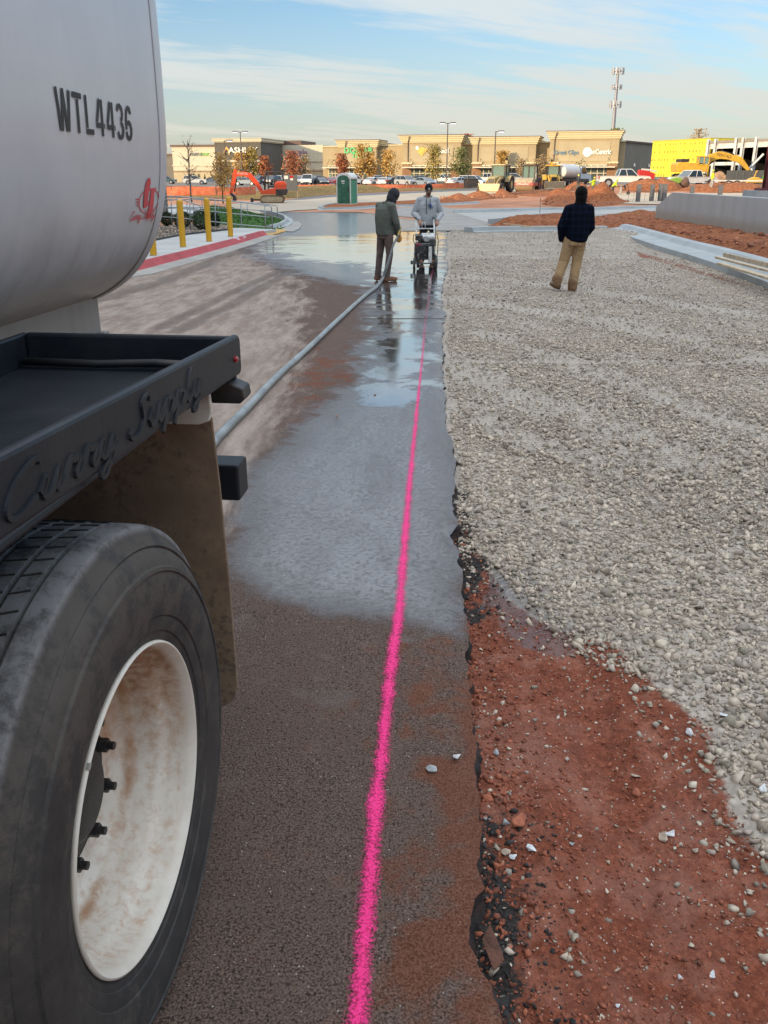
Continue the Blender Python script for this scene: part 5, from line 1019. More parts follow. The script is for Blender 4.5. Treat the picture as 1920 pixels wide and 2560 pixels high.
mb=MB(); torso(mb,[(V3((.0,0,.80)),.155,.125),(V3((.0,0,.93)),.165,.13)],sd,fw)
for h_,k_,a_2,t_ in legs: limb(mb,[h_,V3(h_).lerp(V3(k_),.5),k_,V3(k_).lerp(V3(a_2),.6),V3(a_2)+V3((0,0,.0))],[.100,.086,.070,.064,.066])
remesh(mb,'trousers',cloth('brown_work_trousers',(.115,.083,.072),.7,dirt=(.20,.15,.125),damt=.5),P,.0095)
for i,(h_,k_,a_2,t_) in enumerate(legs): mb=MB(); shoe(mb,a_2,t_,1.05); remesh(mb,'boot',cloth('rust_leather',(.16,.072,.04),.3,.6,dirt=(.3,.16,.10)),P,.008)
mb=MB(); T=headmesh(MB(),hd,hf); mb.ell((0,-.015,.022),(.098,.118,.118),20,14,T=T); mb.ell((0,-.03,-.06),(.088,.095,.10),18,12,T=T); limb(mb,[hd+V3((-.03,-.02,-.09)),nk+V3((.0,.0,-.02))],[.085,.088]); remesh(mb,'hood',cloth('charcoal_hood',(.030,.031,.036),.4),P,.009)
GLV=cloth('orange_leather_glove',(.50,.23,.045),.4,.7,dirt=(.2,.1,.05))
mb=MB(); hand(mb,haR,(.45,.75,-.5),(.6,-.3,.5),1.35,1.22,1); limb(mb,[haR,haR+V3((-.02,-.06,.06))],[.036,.042]); remesh(mb,'glove',GLV,P,.006,1)
mb=MB(); hand(mb,haL,(.35,-.75,-.4),(.6,.3,.5),1.35,1.22,-1); limb(mb,[haL,haL+V3((-.08,.05,.08))],[.036,.042]); remesh(mb,'glove',GLV,P,.006,1)
# --- operator in grey hoodie behind the saw
b0=G(1068,660); b0.y=21.6; b0.x=PY(1067,660,21.6).x; b0.z=float(gz(0,21.6)); P=empty('person',b0,0,'man in a light grey hoodie, black beanie and dark glasses pushing the saw','person')
sd=(1,0,0); fw=(0,-1,0); legs=[((-.09,0,.90),(-.11,-.03,.5),(-.12,.02,.1),(-.15,-.16,.04)),((.09,0,.90),(.12,-.06,.5),(.12,.06,.1),(.15,-.12,.04))]
arms=[(V3((-.19,0,1.41)),V3((-.315,.02,1.13)),V3((-.185,-.235,.985))),(V3((.19,0,1.41)),V3((.315,.02,1.12)),V3((.205,-.235,.975)))]
hd=V3((.015,-.04,1.635)); hf=V3((.02,-1,-.12)); mb=MB()
torso(mb,[((0,0,.84),.16,.10),((0,0,.95),.16,.11),((0,0,1.15),.15,.10),((0,0,1.32),.18,.11),((0,0,1.42),.15,.09)],sd,fw); limb(mb,[(0,0,1.40),(.0,-.01,1.50),hd],[.07,.056,.06])
for a,b,c in arms: limb(mb,[a,b,c],[.052,.042,.030])
for h_,k_,a_2,t_ in legs: limb(mb,[h_,k_,a_2],[.085,.058,.042]); shoe(mb,a_2,t_,.8)
headmesh(mb,hd,hf,s=1.02); hand(mb,arms[0][2],(.15,-.6,-.35),(0,-.3,1),1.5,1.1,-1); hand(mb,arms[1][2],(-.15,-.6,-.35),(0,-.3,1),1.5,1.1,1); remesh(mb,'body',SKIN,P,.0075)
mb=MB(); torso(mb,[((0,0,.87),.185,.15),((0,0,.92),.195,.16),((0,0,1.05),.205,.165),((0,0,1.2),.21,.16),((0,0,1.34),.215,.145),((0,0,1.42),.16,.115),((0,0,1.47),.10,.09)],sd,fw)
for a,b,c in arms: limb(mb,[a*.7+V3((0,0,.42)),a,b,b.lerp(c,.86)],[.09,.084,.074,.052])
mb.tube([V3((.105*math.cos(a),.01-.085*math.sin(a),1.475-.04*math.sin(a))) for a in [2*PI*i/16 for i in range(17)]],.028,10); mb.ell((0,.085,1.47),(.11,.05,.06),14,8)
HG=cloth('heather_grey_fleece',(.36,.375,.39),.6,dirt=(.28,.28,.28),damt=.4); hood=remesh(mb,'hoodie',HG,P,.0095)
DRK=M('black_cord',(.012,.014,.02),.8)
for k,L_ in ((-.035,.33),(.045,.22)):
    mb=MB(); mb.tube([(k,-.10,1.45),(k*1.05,-.158,1.38),(k*1.1,-.178,1.30),(k*1.1,-.182,1.45-L_)],.007,6); mb.build('drawstring',DRK,hood)
mb=MB(); 
for s_,w in (([(-.01,-.0,1.32),(.03,0,1.34),(.07,0,1.31)],.014),([(.0,0,1.30),(.04,0,1.27),(.09,0,1.29)],.012),([(.03,0,1.33),(.05,0,1.25)],.012),([(.07,0,1.30),(.10,0,1.24)],.008)): mb.tube([(p[0]+.01,-.1745,p[2]) for p in s_],w,6)
mb.build('chest_print',M('blue_print',(.035,.07,.20),.8),hood)
mb=MB(); torso(mb,[((0,0,.80),.16,.12),((0,0,.93),.17,.13)],sd,fw)
for h_,k_,a_2,t_ in legs: limb(mb,[h_,k_,V3(a_2)],[.10,.082,.072])
remesh(mb,'trousers',cloth('black_denim',(.016,.018,.023),.5),P,.01)
for h_,k_,a_2,t_ in legs: mb=MB(); shoe(mb,a_2,t_); remesh(mb,'boot',cloth('rust_leather',(.16,.072,.04)),P,.009)
T=headmesh(MB(),hd,hf,s=1.02); mb=MB(); mb.ell((0,-.018,.055),(.088,.106,.088),22,14,T=T); mb.lathe([(.02,.092),(.02,.098),(.058,.099),(.062,.094)],26,'Z',T=T@Matrix.Diagonal((.93,1.10,1,1))@Matrix.Translation((0,-.012,0)),); bn=mb.build('beanie',cloth('black_knit',(.010,.011,.014),.5,scale=30),P,smooth=True)
mb=MB(); mb.box((0,.096,.045),(.034,.006,.028),T=T); mb.build('tag_patch',M('white_patch',(.6,.6,.58),.7),bn)
mb=MB(); 
for k in (-1,1): mb.ell((k*.034,.088,.004),(.028,.012,.018),14,8,T=T)
mb.tube([T@Vector(p) for p in ((-.082,.0,.008),(-.07,.075,.008),(0,.097,.010),(.07,.075,.008),(.082,.0,.008))],.003,6); mb.build('glasses',M('dark_lens',(.010,.010,.012),.12,spec=.8),P,smooth=True)
mb=MB(); mb.ell((0,.074,-.062),(.034,.030,.026),14,8,T=T); mb.ell((0,.058,-.095),(.034,.032,.020),14,8,T=T); mb.build('beard',M('short_beard',(.05,.03,.022),.9,var=.3,scale=80),P,smooth=True)
# --- man in dark plaid shirt walking away
base=G(1427,727); P=empty('person',base,0,'man in a dark navy plaid shirt and tan trousers walking away over the crushed stone','person')
sd=(1,0,0); fw=(0,1,0); legs=[((-.065,.03,.90),(-.155,.06,.49),(-.275,-.06,.17),(-.20,.10,.045)),((.105,.02,.90),(.075,.04,.49),(.025,.0,.10),(.035,.20,.040))]
arms=[(V3((-.145,0,1.375)),V3((-.250,-.02,1.10)),V3((-.20,.11,.885))),(V3((.225,0,1.375)),V3((.262,-.02,1.08)),V3((.16,.14,.89)))]
hd=V3((.062,.03,1.61)); hf=V3((.02,1,-.15)); mb=MB()
torso(mb,[((0.02,0,.84),.16,.10),((.02,0,.95),.16,.11),((.03,0,1.15),.15,.10),((.04,0,1.32),.18,.11),((.05,0,1.42),.15,.09)],sd,fw); limb(mb,[(.05,0,1.40),(.055,.01,1.50),hd],[.07,.056,.06])
for a,b,c in arms: limb(mb,[a,b,c],[.052,.042,.030])
for h_,k_,a_2,t_ in legs: limb(mb,[h_,k_,a_2],[.085,.058,.042]); shoe(mb,a_2,t_,.8)
headmesh(mb,hd,hf,s=1.0); hand(mb,arms[0][2],(.4,.2,-.8),(-.4,0,.5),.8,1.,1); hand(mb,arms[1][2],(-.4,.2,-.8),(.4,0,.5),.8,1.,-1); remesh(mb,'body',SKIN,P,.0075)
def mat_plaid():
    m,t,b=newmat('navy_plaid'); p=opos(t); s=nd(t,'ShaderNodeSeparateXYZ'); t.links.new(p,s.inputs[0])
    ax=mr(t,ma(t,'SINE',ma(t,'MULTIPLY',s.outputs[0],62)),.45,.8); az=mr(t,ma(t,'SINE',ma(t,'MULTIPLY',s.outputs[2],58)),.45,.8)
    c=mixc(t,ma(t,'MULTIPLY',ma(t,'ADD',ax,az),.5),(.0018,.003,.008),(.004,.008,.022)); t.links.new(c,b.inputs['Base Color']); b.inputs['Roughness'].default_value=.95; b.inputs['Specular IOR Level'].default_value=.1; bump(t,b,noi(t,8,4,.6,p,1.),.5,.03); return m
mb=MB(); torso(mb,[((.06,-.02,.825),.09,.10),((.045,-.01,.855),.165,.14),((.035,0,.92),.20,.155),((.035,0,1.05),.205,.158),((.04,0,1.2),.205,.152),((.045,0,1.33),.20,.14),((.05,0,1.42),.135,.11),((.055,0,1.485),.105,.09)],sd,fw)
for a,b,c in arms: limb(mb,[a.lerp(V3((.04,0,1.40)),.3),a,b,c],[.088,.082,.076,.066])
remesh(mb,'shirt',mat_plaid(),P,.0095)
TAN=cloth('tan_duck_canvas',(.36,.235,.125),.8,dirt=(.22,.14,.08),damt=.35,dscale=3)
mb=MB(); torso(mb,[((.02,0,.78),.15,.125),((.02,0,.92),.175,.135)],sd,fw)
for h_,k_,a_2,t_ in legs: limb(mb,[h_,V3(h_).lerp(V3(k_),.5),k_,V3(k_).lerp(V3(a_2),.6),V3(a_2)-V3((0,0,.035))],[.115,.104,.090,.084,.082])
tr=remesh(mb,'trousers',TAN,P,.0095)
for (h_,k_,a_2,t_) in legs: mb=MB(); limb(mb,[V3(a_2)+V3((0,0,.05)),V3(a_2)-V3((0,0,.045))],[.0865,.0845],14); remesh(mb,'muddy_cuff',cloth('muddy_hem',(.20,.115,.06),.6),tr,.009)
for (x0,z0) in ((-.115,.80),(.155,.80)): mb=MB(); mb.tube([(x0,-.105,z0+.05),(x0+.005,-.122,z0-.03),(x0+.03,-.13,z0-.08),(x0+(.08 if x0<0 else -.08),-.135,z0-.10)],.0035,5); mb.build('pocket_seam',cloth('dark_seam',(.10,.06,.035)),tr)
mb=MB(); mb.tube([(.035,-.125,.85),(.035,-.135,.78),(.03,-.10,.70),(.01,-.08,.62)],.004,5); mb.build('seat_seam',cloth('dark_seam',(.10,.06,.035)),tr)
for i,(h_,k_,a_2,t_) in enumerate(legs):
    mb=MB(); a=V3(a_2); 
    if i==0: limb(mb,[a+V3((-.10,-.07,-.03)),a+V3((-.03,0,-.075)),V3(t_)],[.040,.046,.038],12); limb(mb,[a,a+V3((-.05,-.02,-.05))],[.05,.05])
    else: shoe(mb,a_2,t_,1.)
    remesh(mb,'boot',cloth('tan_boot',(.17,.115,.07),.3,.8),P,.008)
T=headmesh(MB(),hd,hf); mb=MB(); mb.ell((0,-.018,.030),(.108,.122,.120),22,14,T=T); mb.ell((0,-.03,-.055),(.100,.105,.10),20,12,T=T); limb(mb,[hd+V3((0,-.02,-.08)),V3((.055,0,1.47))],[.092,.098]); remesh(mb,'hood',cloth('black_hood',(.003,.0025,.0025),.3,1.),P,.009)
# ================= CONCRETE SAW =================
sp_=PY(1064,668,20.3); sw=empty('concrete_saw',(sp_.x,20.35,float(gz(0,20.35))),0,'walk-behind concrete saw with white frame and mud spattered black engine','saw')
WHP=M('white_enamel',(.58,.58,.56),.35,var=.08,dirt=(.12,.11,.10),dscale=14,damt=.7); BKP=M('black_enamel',(.012,.012,.013),.4,var=.3,dirt=(.22,.215,.20),dscale=48,damt=.7); RUB=M('rubber',(.02,.02,.021),.8,var=.2,dirt=(.2,.16,.13),dscale=8,damt=.4)
mb=MB(); mb.bbox(-.24,.22,-.15,.42,.20,.26); mb.bbox(-.25,-.21,-.22,.42,.15,.30); mb.bbox(.19,.23,-.22,.42,.15,.30); mb.build('chassis',BKP,sw,bevel=.006)
mb=MB()
for k in (-.20,.21): mb.tube([(k,.30,.25),(k,.42,.60),(k,.62,.88),(k,.95,1.00)],.017,10)
mb.tube([(-.20,.56,.82),(.21,.56,.82)],.015,10); mb.tube([(-.07,.56,.82),(-.07,.56,.92),(-.05,.565,.955),(-.015,.565,.955),(.005,.56,.92),(.005,.56,.82)],.010,8); mb.build('handle_frame',WHP,sw,smooth=True)
for k in (-.20,.21): mb=MB(); mb.cyl((k,.93,.993),(k,1.08,1.03),.024,n=12); mb.build('grip',RUB,sw,smooth=True,auto=40)
mb=MB(); mb.rings([[(-.02,.09,.56),(.13,.09,.56),(.13,.40,.56),(-.02,.40,.56)],[(-.09,.07,.66),(.19,.07,.66),(.19,.42,.66),(-.09,.42,.66)],[(-.09,.08,.70),(.19,.08,.70),(.19,.42,.74),(-.09,.42,.74)]]); mb.build('water_tank',WHP,sw,bevel=.02)
eng=empty('engine',(0,0,0)); eng.parent=sw
mb=MB(); mb.box((-.07,.05,.39),(.33,.36,.32)); mb.build('engine_block',BKP,eng,bevel=.02)
mb=MB(); 
for i in range(7): mb.box((-.07,.02,.285+i*.036),(.37,.40,.010))
mb.build('cooling_fins',BKP,eng)
mb=MB(); mb.cyl((-.10,-.165,.42),(-.10,-.12,.42),.115,n=28); mb.lathe([(-.170,.02),(-.178,.05),(-.172,.095),(-.165,.11)],28,'Y',c=(-.10,0,.42)); mb.build('recoil_cover',BKP,eng,smooth=True,auto=35)
mb=MB(); mb.cyl((-.15,.10,.60),(-.15,.10,.70),.085,n=24); mb.lathe([(.70,.0),(.705,.06),(.695,.088)],24,'Z',c=(-.15,.10,0)); mb.build('air_cleaner',BKP,eng,smooth=True,auto=35)
mb=MB(); mb.box((.03,.12,.40),(.30,.30,.30)); mb.box((-.02,.28,.62),(.30,.16,.20)); mb.build('engine_shroud',BKP,eng,bevel=.03)
mb=MB(); mb.box((-.17,-.155,.50),(.10,.03,.10),ry=.3); mb.build('red_cowl_panel',M('red_enamel',(.50,.03,.05),.4,dirt=(.04,.03,.03),dscale=30,damt=.8),eng,bevel=.008)
mb=MB(); mb.cyl((-.02,-.10,.33),(-.02,-.18,.33),.045,n=16); mb.tube([(-.20,-.05,.3),(-.22,-.14,.36),(-.20,-.17,.48),(-.12,-.16,.60)],.012,8); mb.build('muffler',BKP,eng,smooth=True,auto=40)
mb=MB(); mb.box((.15,-.02,.565),(.135,.22,.145)); mb.build('belt_cover',M('dark_grey_box',(.035,.034,.033),.5,dirt=(.2,.18,.16),dscale=20,damt=.4),sw,bevel=.01)
mb=MB(); mb.box((.09,-.205,.315),(.075,.025,.34)); mb.build('splash_panel',WHP,sw,bevel=.006)
mb=MB(); mb.lathe([(-.03,.0),(-.03,.19),(-.022,.20),(.022,.20),(.03,.19),(.03,0)],36,'X',c=(-.17,-.02,.22)); mb.build('blade_guard',BKP,sw,smooth=True,auto=40)
mb=MB(); mb.lathe([(-.002,0),(-.002,.18),(.002,.18),(.002,0)],36,'X',c=(.255,-.05,.175)); mb.build('blade',M('steel_disc',(.4,.4,.42),.3,metal=.9),sw)
for k,yy,r,w in ((-.26,-.20,.07,.05),(.215,-.20,.10,.045),(-.24,.34,.10,.05),(.22,.34,.10,.05)):
    wh=MB(); wh.lathe([(-w/2,r*.45),(-w/2,r*.9),(-w/2+.008,r),(w/2-.008,r),(w/2,r*.9),(w/2,r*.45)],24,'X',c=(k,yy,r)); o=wh.build('wheel',RUB,sw,smooth=True,auto=40); hb=MB(); hb.cyl((k-w*.45,yy,r),(k+w*.45,yy,r),r*.46,n=16); hb.build('hub',WHP,o)
mb=MB(); mb.cyl((-.30,-.20,.13),(.26,-.20,.13),.014,n=10); mb.build('front_axle',BKP,sw)
mb=MB(); mb.box((-.315,-.20,.15),(.05,.10,.075)); mb.build('pointer_bracket',BKP,sw,bevel=.006)
mb=MB(); mb.tube([(.25,.3,.75),(.28,.1,.6),(.262,-.05,.4),(.25,-.08,.25)],.009,6); mb.build('water_line',M('black_line',(.02,.02,.022),.5),sw,smooth=True); mb=MB(); mb.tube([(-.12,.4,.72),(-.27,.2,.70),(-.28,.0,.60),(-.24,-.1,.52)],.009,6); mb.build('water_line',M('black_line',(.02,.02,.022),.5),sw,smooth=True)
mb=MB(); mb.rings([[(.04,.30,.76),(.10,.28,.755),(.06,.30,.80)],[(.045,.31,.76),(.105,.29,.755),(.065,.31,.80)]]); mb.build('funnel',M('cream_plastic',(.6,.56,.35),.5),sw)
# ================= FAR: VEHICLES, MACHINES, TREES, BUILDINGS =================
GLS=M('car_glass',(.02,.028,.032),.08,var=.1,spec=.9); TYR=M('tyre_rubber',(.02,.02,.02),.8,dirt=(.22,.12,.07),dscale=3,damt=.4); ALU=M('alloy',(.45,.45,.46),.35,metal=.6); TRM=M('black_trim',(.02,.02,.022),.5)
LMP=M('headlight_glass',(.55,.57,.58),.15,coat=.5); TLT=M('tail_light',(.42,.02,.02),.25); PLT=M('number_plate',(.6,.6,.6),.5)
PAINT=dict(white=(.66,.66,.64),silver=(.36,.37,.39),steel=(.22,.27,.33),black=(.02,.02,.023),navy=(.03,.045,.08),red=(.45,.025,.03),teal=(.05,.11,.13),beige=(.42,.37,.29),grey=(.15,.155,.165),blue=(.08,.14,.24))
def paint(c): return M('paint_'+c,PAINT[c],.28,var=.04,coat=.7,dirt=(.30,.24,.18),dscale=1.5,damt=.18)
KIND=dict(
 sedan=dict(L=4.75,W=1.82,body=[(-2.37,.35),(-2.37,.80),(-2.25,.98),(-1.6,1.02),(.95,.98),(1.9,.86),(2.3,.70),(2.37,.50),(2.33,.30)],belt=(-1.75,1.25,.98),roof=(-.95,.35,1.44),wb=(-1.38,1.42),r=.33),
 suv=dict(L=4.7,W=1.9,body=[(-2.33,.38),(-2.35,.95),(-2.25,1.12),(1.0,1.10),(1.95,1.02),(2.28,.85),(2.33,.55),(2.28,.35)],belt=(-2.2,1.3,1.10),roof=(-1.9,.35,1.70),wb=(-1.35,1.40),r=.37),
 minivan=dict(L=5.1,W=1.98,body=[(-2.5,.35),(-2.52,.95),(-2.42,1.05),(1.3,1.02),(2.1,.90),(2.5,.70),(2.52,.48),(2.45,.30)],belt=(-2.42,1.75,1.02),roof=(-2.2,.75,1.74),wb=(-1.5,1.5),r=.35),
 pickup=dict(L=5.9,W=2.05,body=[(-2.95,.55),(-2.95,1.18),(2.1,1.20),(2.8,1.12),(2.93,.85),(2.93,.50)],belt=(-.75,1.50,1.18),roof=(-.5,.75,1.92),wb=(-1.85,1.85),r=.42))
def car(kind,col,px,py,rz,label,group='vehicles parked in the far parking lot',name=None,zl=None,cat=None,scale=1.):
    K_=KIND[kind]; g=G(px,py); 
    if zl is not None: g=PY(px,py,zl)
    root=empty(name or {'pickup':'pickup_truck','minivan':'minivan','suv':'parked_suv','sedan':'parked_car'}[kind],g,R(rz),label,cat or {'pickup':'pickup','minivan':'minivan','suv':'car','sedan':'car'}[kind],group); root.scale=(scale,)*3
    w=K_['W']/2; pm=paint(col); mb=MB(); pr=K_['body']; n=len(pr)
    sec=[(-w,.0),(-w*.985,.0),(w*.985,.0),(w,.0)]
    ring=lambda x,ins: [(x,y*(1-ins),z if z<.6 else z-(.05 if ins else 0)) for y,z in pr]
    mb.rings([ring(-w*.93,.012),ring(-w,0.0),ring(w,0.0),ring(w*.93,.012)]); mb.build('body',pm,root,smooth=True,auto=35,bevel=.03)
    b0,b1,bz=K_['belt']; r0,r1,rz_=K_['roof']; wt=w*.76
    mb=MB(); mb.rings([[(-w*.94,b0,bz-.02),(w*.94,b0,bz-.02),(w*.94,b1,bz-.02),(-w*.94,b1,bz-.02)],[(-wt,r0,rz_-.04),(wt,r0,rz_-.04),(wt,r1,rz_-.04),(-wt,r1,rz_-.04)]]); mb.build('windows',GLS,root)
    mb=MB(); mb.rings([[(-wt*1.03,r0-.04,rz_-.06),(wt*1.03,r0-.04,rz_-.06),(wt*1.03,r1+.05,rz_-.06),(-wt*1.03,r1+.05,rz_-.06)],[(-wt*.94,r0+.08,rz_),(wt*.94,r0+.08,rz_),(wt*.94,r1-.05,rz_),(-wt*.94,r1-.05,rz_)]])
    for sx in (-1,1):
        for (ya,yb) in ((b0,r0),(b1,r1),((b0+b1)/2-.1,(r0+r1)/2-.05))+(((b0+b1)/2-1.2,(r0+r1)/2-.9),)*(kind in('suv','minivan')):
            mb.tube([(sx*w*.945,ya,bz-.03),(sx*wt*1.01,yb,rz_-.05)],.035,5)
    mb.build('roof',pm,root)
    for sx in (-1,1):
        for yw in K_['wb']:
            mb=MB(); r=K_['r']; mb.cyl((sx*w*.90,yw,r+.02),(sx*(w+.006),yw,r+.02),r*1.16,n=20); mb.build('wheel_arch',TRM,root)
            mb=MB(); mb.lathe([(-.11,r*.6),(-.11,r*.95),(-.08,r),(.08,r),(.11,r*.95),(.11,r*.62)],20,'X',c=(sx*(w-.08),yw,r)); tq=mb.build('wheel',TYR,root,smooth=True,auto=40)
            mb=MB(); mb.cyl((sx*(w-.05),yw,r),(sx*(w+.025),yw,r),r*.63,n=14); mb.build('rim',ALU,tq)
    f=pr[-2]; yb=pr[0][0]; yf=max(p[0] for p in pr); zh=.72 if kind in('sedan','minivan') else .92
    for sx in (-1,1):
        mb=MB(); mb.box((sx*w*.74,yf-.06,zh-.03),(w*.40,.16,.16)); mb.build('headlight',LMP,root,bevel=.03)
        mb=MB(); mb.box((sx*w*.82,yb+.03,zh+.12),(w*.30,.10,.20 if kind!='pickup' else .34)); mb.build('tail_light',TLT,root,bevel=.02)
    mb=MB(); mb.box((0,yf-.03,.52),(w*1.0,.12,.22)); mb.build('grille',TRM,root,bevel=.02)
    mb=MB(); mb.box((0,yb-.01,.72),(.32,.04,.16)); mb.build('licence_plate',PLT,root)
    if kind=='pickup':
        mb=MB(); mb.bbox(-w*.84,w*.84,-2.85,-.80,1.183,1.195); mb.build('cargo_bed',TRM,root)
        mb=MB(); mb.bbox(-w*.9,w*.9,-3.08,-2.95,.50,.68); mb.build('rear_bumper',ALU,root,bevel=.02)
    for sx in (-1,1): mb=MB(); mb.box((sx*(w+.09),b1-.45,bz+.06),(.16,.10,.13)); mb.build('mirror',TRM,root,bevel=.02)
    return root
CARS=[('suv','teal',414,459.5,-90,'dark green car nose just right of the tank edge'),('suv','white',487,461,-80,'white crossover left of the bare sapling, in front of the cream store wall'),('sedan','silver',530,460.5,95,'silver car behind the small tree with yellow leaves'),('sedan','grey',585,462,60,'grey car half hidden behind the yellow leaved sapling'),('sedan','steel',617,463.5,75,'pale blue car seen under the red excavator boom'),
('suv','teal',650,460,150,'teal car behind the red excavator arm'),('suv','navy',680,463,160,'dark blue car behind the excavator roll frame'),('suv','white',702,459,170,'white car between the roll frame and the grey notice board'),('suv','silver',752,463,172,'silver crossover right of the grey notice board'),('pickup','white',770,464,178,'white pickup facing the verge behind the bare sapling'),('suv','blue',784,463.5,165,'blue crossover left of the dark one with a pale bumper'),('sedan','black',803,464,200,'black car with its beige bumper facing the road'),('sedan','red',829,463.5,4,'bright red hatchback directly left of the green toilet cabin'),
('suv','white',886,461,-60,'white crossover directly right of the green toilet cabin'),('sedan','white',936,464,-35,'white sedan showing its dark rear window, right of the toilet cabin'),('sedan','white',960,464,-12,'white car with red tail light between two sedans'),('sedan','black',982,464,-40,'black car with red tail light left of the silver crossover'),('suv','silver',1016,465.5,215,'silver blue crossover above the hooded man'),('sedan','steel',1061,466,215,'grey blue sedan above the shoulder of the saw operator'),('pickup','white',1103,459.5,240,'white pickup right of the green and yellow tree'),('sedan','white',1148,465.5,-48,'white sedan seen from behind, right of the saw operator'),('minivan','white',1180,463.5,-118,'long white van behind the white sedan'),
('sedan','blue',612,456,90,'blue car roof in the second row left of the excavator arm'),('suv','white',668,456,20,'white car roof above the excavator roll frame'),('sedan','teal',640,455.5,80,'dark teal roof behind the yellow tree'),('sedan','navy',800,457,60,'dark blue roof above the black car'),('sedan','silver',838,457.5,80,'silver roof above the red hatchback'),('suv','white',945,459,-50,'white roof behind the white sedan with dark rear window'),('minivan','white',1012,456.5,70,'white van roof in the row behind the silver crossover'),('suv','grey',1045,458,60,'dark grey roof behind the grey blue sedan'),('suv','silver',978,458,30,'silver roof above the black car with the red tail light'),('pickup','white',1216,458,-100,'white pickup cab left of the backhoe loader cab'),('suv','silver',1283,459,-90,'silver green car between backhoe loader and roller'),('suv','white',715,457,40,'white roof directly above the grey notice board')]
for a in CARS: car(a[0],a[1],a[2],a[3],a[4],a[5])
# pickups on the worksite
car('pickup','white',1556,467,-92,'clean white crew cab pickup standing side on behind three workers','pickups on the worksite',zl=108); 
car('pickup','white',1729,468.5,112,'older white pickup with its nose to the left, beside the yellow excavator','pickups on the worksite',zl=112)
# ---- generic helpers for machines
CATY=M('machine_yellow',(.62,.36,.035),.4,var=.08,dirt=(.30,.16,.08),dscale=2,damt=.4); CATB=M('faded_machine_yellow',(.40,.31,.13),.55,var=.1,dirt=(.28,.17,.09),dscale=2,damt=.5); MRED=M('machine_orange_red',(.62,.065,.02),.38,var=.06,dirt=(.3,.12,.06),dscale=2,damt=.25); MBLK=M('machine_black',(.022,.022,.024),.5,dirt=(.2,.11,.06),dscale=3,damt=.35); CABG=M('cab_glass',(.16,.24,.21),.06,var=.1,spec=.9); DRED=M('dark_red_paint',(.30,.035,.03),.4,dirt=(.3,.15,.08)); DUST=M('dusty_steel',(.40,.32,.20),.5,metal=.3,var=.15,dirt=(.3,.16,.08)); MWHT=M('machine_white',(.62,.61,.57),.4,dirt=(.35,.22,.13),dscale=1.5,damt=.3)
SPLIT={'corner_trim','rear_fender','loader_arm','stabiliser','post','cylinder','bucket_side','tail_light','notice','cab_window','drum'}
def part(name,mat,root,fn,**k):
    mb=MB(); fn(mb)
    if name not in SPLIT: return mb.build(name,mat,root,**k)
    par=list(range(len(mb.v)))
    def fd(i):
        while par[i]!=i: par[i]=par[par[i]]; i=par[i]
        return i
    for f in mb.f:
        for q in f[1:]: par[fd(q)]=fd(f[0])
    cs={}
    for f in mb.f: cs.setdefault(fd(f[0]),[]).append(f)
    for fs in cs.values():
        ix=sorted({i for f in fs for i in f}); mp={j:i for i,j in enumerate(ix)}; c=MB(); c.add([mb.v[i] for i in ix],[tuple(mp[i] for i in f) for f in fs]); o=c.build(name,mat,root,**k)
    return o
def wheelx(root,x,y,r,w,hubmat=ALU,name='wheel'):
    mb=MB(); mb.lathe([(-w/2,r*.5),(-w/2,r*.92),(-w*.38,r),(w*.38,r),(w/2,r*.92),(w/2,r*.5)],22,'X',c=(x,y,r)); o=mb.build(name,TYR,root,smooth=True,auto=40); mb=MB(); mb.cyl((x-w*.42,y,r),(x+w*.42,y,r),r*.52,n=14); mb.build('hub',hubmat,o); return o
def beam(mb,pts,w,hs):
    """box-section boom in the XZ plane, hs = heights"""
    rg=[]
    for i,p in enumerate(pts):
        a=Vector(pts[max(i-1,0)]);b=Vector(pts[min(i+1,len(pts)-1)]); d=(b-a).normalized(); q=Vector((-d[2],0,d[0]))*hs[i]/2; c=Vector(p); y=Vector((0,w/2,0)); rg.append([c+q-y,c-q-y,c-q+y,c+q+y])
    mb.rings(rg)
def track(root,x0,x1,h,w,y,mat):
    mb=MB(); r=h/2; poly=[(x1-r+r*math.cos(a),r+r*math.sin(a)) for a in [PI/2-PI*i/8 for i in range(9)]]+[(x0+r-r*math.sin(a*0)+r*math.cos(a),r+r*math.sin(a)) for a in [-PI/2-PI*i/8 for i in range(9)]]
    mb.prismY(poly,y-w/2,y+w/2); o=mb.build('track',mat,root,bevel=.02)
    mb=MB(); mb.prismY([(p[0]*.86+(x0+x1)/2*.14,p[1]*.66+r*.34) for p in poly],y-w/2-.02,y+w/2+.02); mb.build('track_frame',DUST,o)
    for q in (x0+r,x1-r): mb=MB(); mb.cyl((q,y-w/2-.04,r),(q,y+w/2+.04,r),r*.55,n=14); mb.build('sprocket',DUST,o)
# mini excavator
g=G(681,508); e=empty('mini_excavator',g,R(4),'orange red mini excavator with raised boom beside the yellow leaved sapling','excavator')
track(e,-1.0,1.05,.62,.32,-.6,M('muddy_rubber_track',(.16,.10,.065),.9,var=.3)); track(e,-1.0,1.05,.62,.32,.6,MATS['muddy_rubber_track'])
part('blade',MBLK,e,lambda m:(m.bbox(-1.75,-1.62,-.8,.8,.05,.42),m.bbox(-1.65,-.7,-.12,.12,.2,.32)))
part('slew_deck',MRED,e,lambda m:m.prismY([(-.95,.72),(1.0,.72),(1.15,.95),(1.2,1.2),(.2,1.2),(-.85,.98)],-.75,.75),bevel=.03)
part('engine_cover',MRED,e,lambda m:m.prismY([(.25,1.15),(1.2,1.15),(1.26,1.5),(1.1,1.72),(.45,1.72),(.28,1.5)],-.72,.72),bevel=.05)
part('counterweight',MBLK,e,lambda m:m.prismY([(.35,.62),(1.2,.66),(1.32,.9),(1.3,1.12),(.35,1.12)],-.78,.78),bevel=.04)
